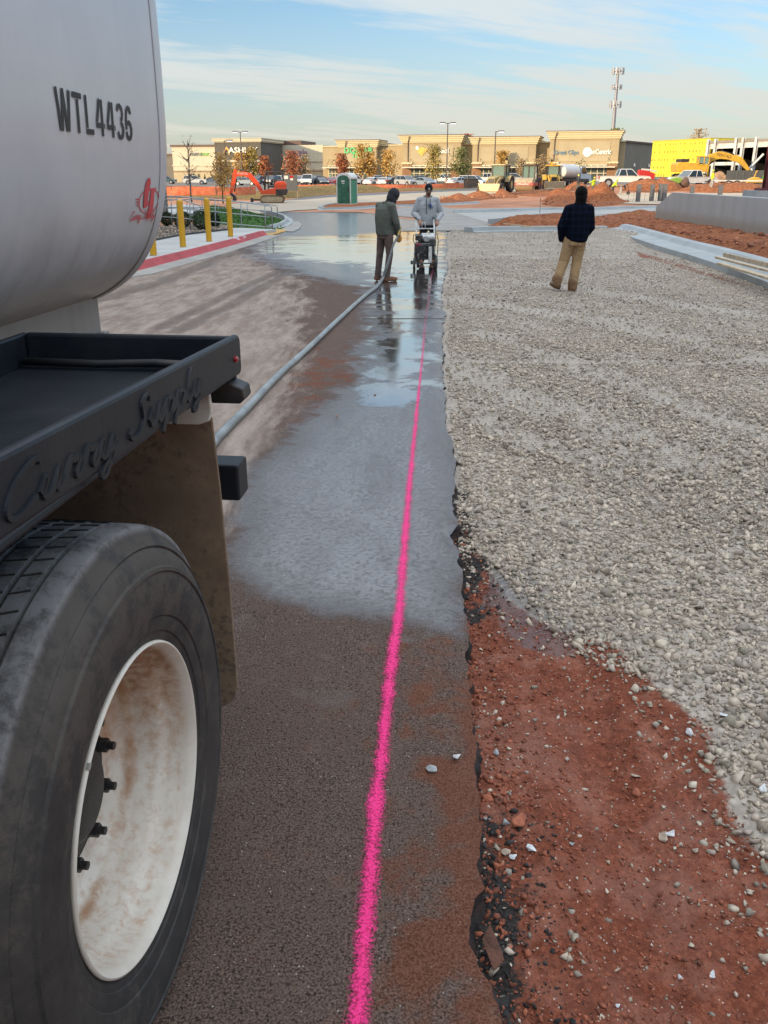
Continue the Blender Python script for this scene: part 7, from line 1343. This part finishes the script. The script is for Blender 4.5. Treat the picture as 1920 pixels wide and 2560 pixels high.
# ================= trees =================
BRK=M('tree_bark',(.13,.10,.085),.9,var=.3,scale=10)
LV=dict(gold=[(.46,.25,.07),(.60,.38,.11),(.34,.22,.08)],rust=[(.36,.11,.05),(.46,.19,.08),(.22,.08,.05)],olive=[(.24,.20,.06),(.38,.28,.08),(.46,.30,.08)],green=[(.12,.15,.05),(.19,.20,.07),(.26,.22,.08)],pine=[(.05,.085,.03),(.09,.12,.04),(.13,.15,.05)],dry=[(.34,.24,.13),(.44,.32,.17),(.25,.18,.10)])
def tree(px,pb,pt,wpx,kind,label,Y=None,n=1100,leaf=.16,trunk=.25,seed=1,name='tree',shape=1.,group='young trees in the parking lot',dens=1.):
    g=G(px,pb) if Y is None else PY(px,pb,Y); Yd=g.y; h=PY(px,pt,Yd).z-g.z; w=wpx/FPX*(Yd*math.cos(PIT)); e=empty(name,g,0,label,'tree',group); rd=random.Random(seed*13+5); mt=MB(); tr=h*trunk
    pts=[(0,0,0)]; 
    for i in range(1,7): pts.append((.03*h*rd.uniform(-.3,.3),.03*h*rd.uniform(-.3,.3),h*.94*i/6))
    mt.tube(pts,[.022*h*.6*(1-.85*i/6)+.01 for i in range(7)],7); tips=[]
    for i in range(int(16*dens)+3):
        f=rd.uniform(trunk,.9); a=rd.uniform(0,2*PI); z0=h*f; rel=(f-trunk)/(1-trunk); L_=w*.5*(math.sin(PI*(.18+.80*rel))**.8 if shape==1. else (1.05-rel))*rd.uniform(.65,1.05); up=h*.10*rd.uniform(.5,1.6)
        b=Vector((0,0,z0)); t_=Vector((math.cos(a)*L_,math.sin(a)*L_,min(z0+up,h*.98))); m_=b.lerp(t_,.5)+Vector((0,0,-.02*h)); mt.tube([b,m_,t_],[.008*h,.005*h,.002*h+.004],5); tips+=[t_,m_.lerp(t_,.4),b.lerp(m_,.7)]
    tips.append(Vector((0,0,h*.95))); mt.build('trunk',BRK,e,smooth=True); lv=MB()
    for i in range(n):
        c=rd.choice(tips); s=w*.085*(1+rd.random()); p=c+Vector((rd.gauss(0,s),rd.gauss(0,s),rd.gauss(0,s*1.1))); p.z=min(max(p.z,tr*.8),h*1.02); u=Vector((rd.gauss(0,1),rd.gauss(0,1),rd.gauss(0,1))).normalized(); v=u.cross(Vector((rd.gauss(0,1),rd.gauss(0,1),rd.gauss(0,1)))).normalized(); k=leaf*rd.uniform(.6,1.3); lv.m=rd.choice((0,0,1,1,2)); lv.quad(p-u*k,p+v*k*.6,p+u*k,p-v*k*.6)
    if n: lv.build('crown',leafmats('leaf_'+kind,LV[kind]),e)
    return e
tree(480,509,344,60,'dry','bare thin sapling standing against the cream store wall',Y=66,n=90,leaf=.06,trunk=.30,seed=2,group='young trees beside the worksite',dens=1.3)
tree(558,509,384,52,'gold','small tree with yellow brown leaves left of the red excavator',Y=68,n=1500,leaf=.075,trunk=.32,seed=3,group='young trees beside the worksite')
for a in [(606,458,384,42,'gold','golden brown tree under the dark store tower'),(633,458,368,34,'olive','olive yellow tree covering the end of the ASHLEY lettering'),(664,458,392,32,'rust','small dull red tree right of the dark store tower'),(734,459,379,46,'rust','large dark red tree under the purple lettering'),(765,460,388,34,'dry','pale tan tree touching the dark red one'),(856,459,386,30,'rust','narrow red tree just left of the DOLLAR TREE letters'),(903,460,362,44,'gold','tall orange brown tree covering the DOLLAR TREE letters'),(926,459,380,24,'gold','slimmer golden tree overlapping the tall orange brown one'),(967,460,377,48,'gold','round golden tree between two stores, right of the green toilet'),(1083,461,363,48,'olive','green and yellow tree covering the School lettering'),(1150,460,370,46,'green','dark green upright tree right of the tallest light pole'),(1251,456,378,32,'gold','orange tree top behind the tan backhoe loader'),(1348,456,388,40,'dry','wide dry tan tree behind the roller'),(1449,456,368,50,'pine','dense green pine between the Great Clips and SalonCentric letters'),(1505,456,404,24,'olive','small olive tree at the salon storefront'),(1300,458,398,26,'dry','nearly bare small tree beside the backhoe dipper')]:
    tree(*a[:6],Y=(215 if a[0] in(1449,1505,1348,1251) else 196),n=1500 if a[4]!='dry' else 600,leaf=.20,trunk=.2,seed=a[0],shape=0. if a[4]=='pine' else 1.)
for a in [(1165,372,336,36,'rust','rust coloured tree top showing behind the roofs right of the centre store'),(1537,372,322,34,'green','dark green tree top rising behind the salon roof'),(1745,372,324,50,'dry','bare tan tree top rising behind the yellow wall')]: tree(*a[:6],Y=270,n=1300 if a[4]!='dry' else 420,leaf=.28,trunk=.1,seed=a[0],group='trees behind the buildings')
for i,(px,w) in enumerate(((475,9),(486,10),(499,8),(513,8))): tree(px,459.5,436,w,'pine',['narrow conifer farthest left against the cream wall','second narrow conifer against the cream wall','third narrow conifer against the cream wall','fourth narrow conifer, nearest the dark tower'][i],Y=222,n=260,leaf=.12,trunk=.05,seed=i+70,shape=0.,group='narrow conifers along the cream wall')
# ================= buildings =================
def yb(px): return 240-.0232*(px-435)
TANW=M('tan_stucco',(.385,.305,.185),.9,var=.07,scale=.4,bmp=.2); TANP=M('pale_tan_stucco',(.41,.34,.22),.9,var=.06,scale=.4); CRM=M('cornice_cream',(.60,.51,.32),.8,var=.05); BRI=M('brown_brick',(.27,.155,.09),.9,var=.15,scale=2); CREAM=M('cream_panel',(.56,.50,.38),.85,var=.06,scale=.3); SANDP=M('sand_panel',(.44,.36,.23),.85,var=.06,scale=.4); DKG=M('dark_grey_panel',(.105,.095,.080),.8,var=.08,scale=.4); SFG=M('storefront_glass',(.07,.09,.085),.12,var=.2,spec=.8); ALF=M('pale_window_frame',(.60,.55,.42),.6); GRW=M('shaded_grey_wall',(.175,.155,.125),.9,var=.08,scale=.3); ROOFE=M('roof_edge',(.13,.08,.065),.7)
class Face:
    """a facade segment from pixel column x0 to x1; u in metres along it, d metres out towards the viewer"""
    def __init__(s,x0,x1,ytop,dz=0.,Y0=None,Y1=None):
        s.A=PY(x0,440,Y0 or yb(x0)-dz); s.B=PY(x1,440,Y1 or yb(x1)-dz); s.A.z=s.B.z=0; s.d=(s.B-s.A).normalized(); s.n=Vector((s.d.y,-s.d.x,0)); s.L=(s.B-s.A).length; s.h=PY(x0,ytop,s.A.y).z; s.x0=x0; s.x1=x1
    def mtx(s,u=0,d=0,z=0): o=s.A+s.d*u+s.n*d; return Matrix(((s.d.x,-s.n.x,0,o.x),(s.d.y,-s.n.y,0,o.y),(0,0,1,z),(0,0,0,1)))
    def u(s,px):  # metres along the facade of a pixel column
        r=ray(px,400); k=(s.A.x*s.d.y-s.A.y*s.d.x)/(r.x*s.d.y-r.y*s.d.x); return (Vector((r.x*k,r.y*k,0))-s.A).dot(s.d)
    def z(s,py,u=0): p=s.A+s.d*u; return PY(960,py,p.y).z
def fbox(mb,F,u0,u1,d0,d1,z0,z1): mb.box(((u0+u1)/2,-(d0+d1)/2,(z0+z1)/2),(abs(u1-u0),abs(d1-d0),abs(z1-z0)),T=F.mtx())
def cornice(mb,F,u0,u1,z,hh=1.0,out=.9,depth=6.):
    for k,(o,z0,z1) in enumerate(((.25,z-hh,z-hh*.75),(.45,z-hh*.75,z-hh*.45),(.7*out,z-hh*.45,z-hh*.15),(out,z-hh*.15,z))): fbox(mb,F,u0-o,u1+o,-depth,o+.02*k,z0+.002,z1)
def storefront(root,F,u0,u1,ztop=3.3,canopy=True,sign=0,bays=4):
    mb=MB(); fbox(mb,F,u0,u1,-.3,.05,.15,ztop); mb.build('window',SFG,root); mb=MB(); w=(u1-u0)/bays
    for i in range(bays+1): fbox(mb,F,u0+i*w-.09,u0+i*w+.09,.05,.16,.15,ztop)
    for z in (ztop,2.2,.25): fbox(mb,F,u0+.09,u1-.09,.05,.13,z-.09,z+.09)
    mb.build('window_frame',ALF,root)
    if canopy: mb=MB(); fbox(mb,F,u0-1,u1+1,.16,2.6,ztop-.55,ztop-.30); mb.build('canopy',ALF,root); [MB().tube([F.mtx()@Vector((u0+t*(u1-u0),-.1,ztop+1.5)),F.mtx()@Vector((u0+t*(u1-u0),-2.5,ztop-.3))],.04,5).build('canopy_rod',TRM,root) for t in (.05,.5,.95)]
    if sign: mb=MB(); fbox(mb,F,u0+w*.2,u0+w*.7,.17,.2,.8,1.9); mb.build('window_poster',M('teal_poster',(.12,.34,.26),.6),root)
# furniture store with dark tower
fs=empty('furniture_store',PY(560,440,240),0,'cream and dark grey furniture store with the ASHLEY sign, far left','store'); fs.location=(0,0,0)
F1=Face(435,542,367); mb=MB(); fbox(mb,F1,0,F1.L+1,-30,0,-.5,F1.h); fbox(mb,F1,-.2,F1.L,0,.15,3.95,4.25); mb.build('wall',CREAM,fs)
mb=MB(); fbox(mb,F1,.02,F1.L,0,.04,-.5,3.0); mb.build('lower_wall',SANDP,fs); mb=MB(); fbox(mb,F1,.02,F1.L,.04,.10,2.55,2.72); mb.build('band',ROOFE,fs); mb=MB(); fbox(mb,F1,-.4,F1.L,-30,.3,F1.h,F1.h+.45); mb.build('roof_edge',ROOFE,fs)
F2=Face(541,655,349,3.); mb=MB(); fbox(mb,F2,0,F2.L,-26,0,-.5,F2.h-.3); mb.build('tower_wall',DKG,fs); mb=MB(); cornice(mb,F2,0,F2.L,F2.h+.3,.95,.5,26); mb.build('cornice',CREAM,fs)
mb=MB(); fbox(mb,F2,-.1,F2.L+.1,0,.12,F2.z(403)-.2,F2.z(403)+.25); mb.build('belt_course',CREAM,fs); storefront(fs,F2,F2.u(610),F2.u(640),3.0,False,0,3)
mb=MB(); mb.lathe([(0,0),(.0,.8),(.9,1.0),(1.5,.9),(1.8,.5),(3.0,.9),(3.6,1.0),(4.4,.6),(4.6,0)],16,'Z',c=F2.mtx(F2.u(637),2.0)@Vector((0,0,.2))); mb.build('entrance_statue',PW,fs,smooth=True)
F3=Face(681,809,362,-14.); mb=MB(); fbox(mb,F3,0,F3.L,-14,0,-.5,F3.h-.1); fbox(mb,F3,-.1,F3.L,0,.2,F3.z(403)-.15,F3.z(403)+.25); mb.build('right_wing_wall',CREAM,fs); mb=MB(); fbox(mb,F3,2,F3.L-.02,0,.05,-.5,3.2); mb.build('right_lower_wall',SANDP,fs); mb=MB(); fbox(mb,F3,-4,F3.L-6,-14,-.4,F3.h,F3.h+1.0); mb.build('right_roof_edge',ROOFE,fs); mb=MB(); fbox(mb,F3,.0,F3.L,.05,.12,2.75,2.9); mb.build('right_band',ROOFE,fs)
mb=MB(); [fbox(mb,F3,u_,u_+.06,.0,.015,4.6,F3.h-.2) for u_ in np.arange(3,F3.L,2.4)]; [fbox(mb,F3,0,F3.L,.0,.013,z,z+.05) for z in (5.6,7.0)]; mb.build('panel_joint',M('joint_line',(.42,.38,.29),.9),fs)
WL=M('sign_white',(.80,.78,.70),.5); text('sign_lettering','ASHLEY',1.75,WL,fs,F2.mtx((F2.u(578)+F2.u(641))/2,.15,F2.z(376,8))@UP,extrude=.08,bold=.03,sx=1.25)
mb=MB(); u_=F2.u(569); z_=F2.z(377,4)
mb.add([tuple(F2.mtx(u_,.2)@Vector(p)) for p in ((-.75,0,z_-.9),(-.75,0,z_+.1),(0,0,z_+1.0),(.75,0,z_+.1),(.75,0,z_-.9),(.35,0,z_-.9),(.35,0,z_-.05),(0,0,z_+.4),(-.35,0,z_-.05),(-.35,0,z_-.9))],[(0,1,8,9),(1,2,7,8),(2,3,6,7),(3,4,5,6)]); mb.build('house_logo',M('logo_orange',(.72,.33,.08),.5),fs)
text('sign_lettering','TEMPUR',1.0,M('sign_grey',(.18,.19,.19),.6),fs,F1.mtx(F1.u(492),.1,F1.z(386,6))@UP,extrude=.05,bold=.02); text('sign_lettering','PEDIC',1.0,M('sign_green',(.25,.55,.12),.6),fs,F1.mtx(F1.u(514),.1,F1.z(386,9))@UP,extrude=.05,bold=.02); text('sign_lettering','purple',1.9,M('sign_purple',(.33,.18,.25),.6),fs,F3.mtx((F3.u(732)+F3.u(761))/2,.15,F3.z(381,8))@UP,extrude=.05,bold=.03)
hs=Face(330,450,389,-60); hb=MB(); fbox(hb,hs,0,hs.L,-20,0,-.5,hs.h); o=hb.build('wall',GRW); e=empty('warehouse',(0,0,0),0,'plain grey building at far left beyond the cream wall','building'); o.parent=e; mb=MB(); fbox(mb,hs,-.3,hs.L+.3,-20,.3,hs.h,hs.h+.5); mb.build('roof_edge',ROOFE,e)
# strip of tan stores
ms=empty('store_row',(0,0,0),0,'long row of tan stucco stores with cream cornices across the background','stores')
def tan_block(x0,x1,yt,dz,corn=True,store=None,pier=True,panel=True):
    F=Face(x0,x1,yt,dz); mb=MB(); fbox(mb,F,0,F.L,-22-dz,0,-.5,F.h-.05); mb.build('wall',TANW,ms)
    if corn:
        mb=MB(); cornice(mb,F,0,F.L,F.h+.15,1.55,.9,8); mb.build('cornice',CRM,ms); mb=MB(); fbox(mb,F,-1.0,F.L+1.0,-8,1.0,F.h+.152,F.h+.30); mb.build('roof_cap',ROOFE,ms)
        if panel: mb=MB(); fbox(mb,F,F.L*.14,F.L*.88,0,.08,4.7,F.h-2.0); mb.build('sign_panel',TANP,ms)
    else: mb=MB(); fbox(mb,F,-.1,F.L+.1,-8,.25,F.h-.05,F.h+.2); mb.build('roof_cap',CRM if corn is False else ROOFE,ms)
    if pier:
        for u0 in (0.,F.L-2.2): 
            mb=MB(); fbox(mb,F,u0,u0+2.2,0,.25,-.5,4.25); mb.build('brick_pier',BRI,ms); mb=MB(); fbox(mb,F,u0-.15,u0+2.35,0,.4,4.25,4.6); mb.build('pier_cap',CRM,ms)
    if store: storefront(ms,F,F.u(store[0]),F.u(store[1]),3.9,True,1,store[2])
    return F
Fa=tan_block(808,852,367,0,False,(822,846,3),False); Fb=tan_block(850,941,353,2.,True,(862,930,6)); Fc=tan_block(939,1008,364,0,False,None,False); Fd=tan_block(1006,1150,341,3.,True,(1022,1135,8)); Fe=tan_block(1146,1180,361,0,False,None,False); Ff=tan_block(1179,1336,345,3.,True,(1196,1322,9)); Fg=tan_block(1332,1372,357,0,False,None,False); Fh=tan_block(1370,1541,331,3.,True,(1384,1528,9)); Fi=tan_block(1538,1557,354,.5,False,None,False)
for F_,pxs in ((Fb,(864,)),(Fd,(1020,)),(Ff,(1194,)),(Fh,(1384,))):
    mb=MB(); u_=F_.u(pxs[0]); mb.tube([F_.mtx()@Vector(p) for p in ((u_+.5,-1.1,F_.h),(u_+.25,-.7,F_.h-.7),(u_,-.2,F_.h-1.5),(u_,-.15,4.7))],.09,6); mb.build('downspout',ROOFE,ms)
A_=PY(1556,440,yb(1556)); B_=PY(1632,440,232); mb=MB(); d=(B_-A_).normalized(); n_=Vector((d.y,-d.x,0)); hz=Fi.h
mb.add([(A_.x,A_.y,-.5),(B_.x,B_.y,-.5),(B_.x,B_.y,hz),(A_.x,A_.y,hz)]+[(A_.x-6,A_.y+12,-.5),(B_.x-6,B_.y+12,-.5),(B_.x-6,B_.y+12,hz),(A_.x-6,A_.y+12,hz)],[(0,1,2,3),(7,6,5,4),(0,4,5,1),(1,5,6,2),(2,6,7,3),(3,7,4,0)]); mb.build('side_wall',GRW,ms)
mb=MB(); 
for t_ in (.3,.78): p=A_.lerp(B_,t_)+n_*.3; mb.cyl((p.x,p.y,3.7),(p.x,p.y,4.4),.28,.12,n=10)
mb.build('wall_light',WL,ms)
mb=MB(); mb.tube([(A_.x+n_.x*.2,A_.y+n_.y*.2,hz+.1),(B_.x+n_.x*.2,B_.y+n_.y*.2,hz+.1)],.22,4); mb.build('side_coping',ROOFE,ms)
GS=M('sign_leaf_green',(.10,.50,.18),.5); BS=M('sign_slate_blue',(.16,.24,.30),.5); OS=M('logo_amber',(.75,.42,.08),.5)
text('sign_lettering','DOLLAR',1.75,GS,ms,Fb.mtx((Fb.u(872)+Fb.u(921))/2,.2,Fb.z(377,5))@UP,extrude=.08,bold=.06,sx=1.05); text('sign_lettering','TREE',1.4,GS,ms,Fb.mtx(Fb.u(896),.2,Fb.z(389,5))@UP,extrude=.08,bold=.06)
text('sign_lettering','School',1.5,WL,ms,Fd.mtx(Fd.u(1100),.2,Fd.z(377,10))@UP,extrude=.08,bold=.06); text('sign_lettering','Great Clips',1.25,BS,ms,Fh.mtx((Fh.u(1394)+Fh.u(1434))/2,.2,Fh.z(381,6))@UP,extrude=.06,bold=.03,sx=.95); text('sign_lettering','SalonCentric',1.4,WL,ms,Fh.mtx((Fh.u(1471)+Fh.u(1515))/2,.2,Fh.z(380,12))@UP,extrude=.08,bold=.05,sx=.80)
mb=MB(); u_=Fh.u(1467); mb.add([tuple(Fh.mtx(u_,.22)@Vector((1.0*math.cos(2*PI*i/20),0,Fh.z(380,11)+1.0*math.sin(2*PI*i/20)))) for i in range(20)],[tuple(range(20))]); mb.build('round_logo',WL,ms)
def fpoly(F,pts): return [tuple(F.mtx(F.u(px),.22)@Vector((0,0,F.z(py,F.u(px))))) for px,py in pts]
mb=MB(); mb.add(fpoly(Fd,[(1043,377),(1049,370),(1057,368),(1066,372),(1069,376),(1060,384),(1056,390),(1048,385)]),[tuple(range(8))]); mb.build('amber_logo',OS,ms); mb=MB(); mb.add(fpoly(Fd,[(1040,366),(1044,365),(1047,369),(1046,374),(1042,375),(1039,371)]),[tuple(range(6))]); mb.build('white_logo',WL,ms)
# yellow sheathed building with open steel bay
yw=empty('unfinished_building',(0,0,0),0,'unfinished building, bright yellow sheathing on the left and open white steel frame on the right','building')
def mat_yel():
    m,t,b=newmat('yellow_sheathing'); p=opos(t); n=noi(t,.8,5,.6,p); c=mixc(t,mr(t,n,.3,.7),(.70,.56,.035),(.80,.66,.06)); t.links.new(c,b.inputs['Base Color']); b.inputs['Roughness'].default_value=.6; return m
FY=Face(1624,1766,354,Y0=152,Y1=140); mb=MB(); fbox(mb,FY,0,FY.L,-25,0,1.5,FY.h); fbox(mb,FY,FY.L*.42,FY.L,-24,-.02,.0,1.5); mb.build('yellow_wall',mat_yel(),yw)
mb=MB(); rd=random.Random(4)
for r_ in range(6):
    for c_ in range(11):
        if rd.random()<.12: continue
        u_=FY.L*(c_+.6)/11.3+rd.uniform(-.15,.15); z_=FY.h-.45-r_*1.12; s_=.24 if r_ else .18
        if z_<1.8: continue
        for k in ((-1,1) if rd.random()<.22 else (0,)): mb.add([tuple(FY.mtx(u_+k*.32,.012)@Vector(p)) for p in ((-s_,0,z_-.15),(s_,0,z_-.15),(0,0,z_+.22),(-s_*.8,0,z_-.30),(s_*.8,0,z_-.30),(s_*.8,0,z_-.23),(-s_*.8,0,z_-.23))],[(0,1,2),(3,4,5,6)])
tag(mb.build('sheathing_print',M('print_brown',(.30,.24,.04),.7),yw),kind='stuff')
mb=MB(); fbox(mb,FY,FY.L*.42,FY.L*.85,.0,.03,1.15,1.55); mb.build('banner',MWHT,yw); mb=MB(); fbox(mb,FY,-.1,FY.L,-25,.1,FY.h,FY.h+.12); mb.build('parapet_edge',M('yellow_edge',(.45,.38,.06),.7),yw)
FS=Face(1767,2080,353,Y0=139,Y1=118); STW=M('primed_white_steel',(.60,.60,.60),.5,var=.06,dirt=(.3,.28,.25),dscale=1); INT=M('interior_shade_black',(.022,.020,.020),.9)  # near-black shell: the shade inside the open bay is put into the colour
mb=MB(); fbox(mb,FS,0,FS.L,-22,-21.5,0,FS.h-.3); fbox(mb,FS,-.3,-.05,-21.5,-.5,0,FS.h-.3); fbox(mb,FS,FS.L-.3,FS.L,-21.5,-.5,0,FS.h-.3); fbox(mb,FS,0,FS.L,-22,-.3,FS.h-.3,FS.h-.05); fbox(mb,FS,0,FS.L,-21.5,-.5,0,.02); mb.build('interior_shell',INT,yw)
mb=MB(); fbox(mb,FS,0,FS.L,-.25,0,FS.h-1.05,FS.h-.35); mb.build('roof_beam',STW,yw); mb=MB(); fbox(mb,FS,-.3,FS.L,-.5,.15,FS.h-.32,FS.h); mb.build('parapet',M('parapet_grey',(.25,.22,.20),.8),yw)
for px in (1769,1787,1838,1855,1888,1935,1985,2040):
    u_=FS.u(px); mb=MB(); w_=.20; fbox(mb,FS,u_-w_,u_+w_,0.01,.08,0,FS.h+.25); fbox(mb,FS,u_-w_,u_+w_,.32,.38,0,FS.h+.25); fbox(mb,FS,u_-.04,u_+.04,.08,.32,0,FS.h+.25); mb.build('frame_column',STW,yw)
for z_,ua,ub in ((FS.z(392,4),1769,1855),(FS.z(409,4),1769,1855)): mb=MB(); fbox(mb,FS,FS.u(ua),FS.u(ub),-.15,0.005,z_-.22,z_+.22); mb.build('girt',STW,yw)
mb=MB(); a=FS.mtx(FS.u(1886),3)@Vector((0,0,.6)); b=FS.mtx(FS.u(1913),.4)@Vector((0,0,4.4)); mb.tube([a,b],.16,6); mb.build('brace',STW,yw)
mb=MB(); fbox(mb,FS,FS.u(1893),FS.u(1899),-3,-2.8,FS.z(405,4)-.5,FS.z(405,4)+.7); mb.build('wall_panel_box',STW,yw)
for i,(px,pb,w,t_,lb) in enumerate(((1795,457,44,432,'tan spoil heap under the excavator boom in front of the steel bay'),(1840,458,50,435,'second tan spoil heap beside the dark container'),)):
    g=PY(px,pb,126); mb=MB(); s=(g.y*.934)/FPX; r=w*s/2; mb.ell((0,0,0),(r,r*.8,(pb-t_)*s),24,12,ns=.45,seed=i+2); tag(mb.build('spoil_heap',M('spoil_tan',(.36,.22,.13),.95,var=.25,scale=3,bmp=.8,bdist=.1),loc=g,smooth=True),lb,'dirt pile','spoil heaps at the steel bay')
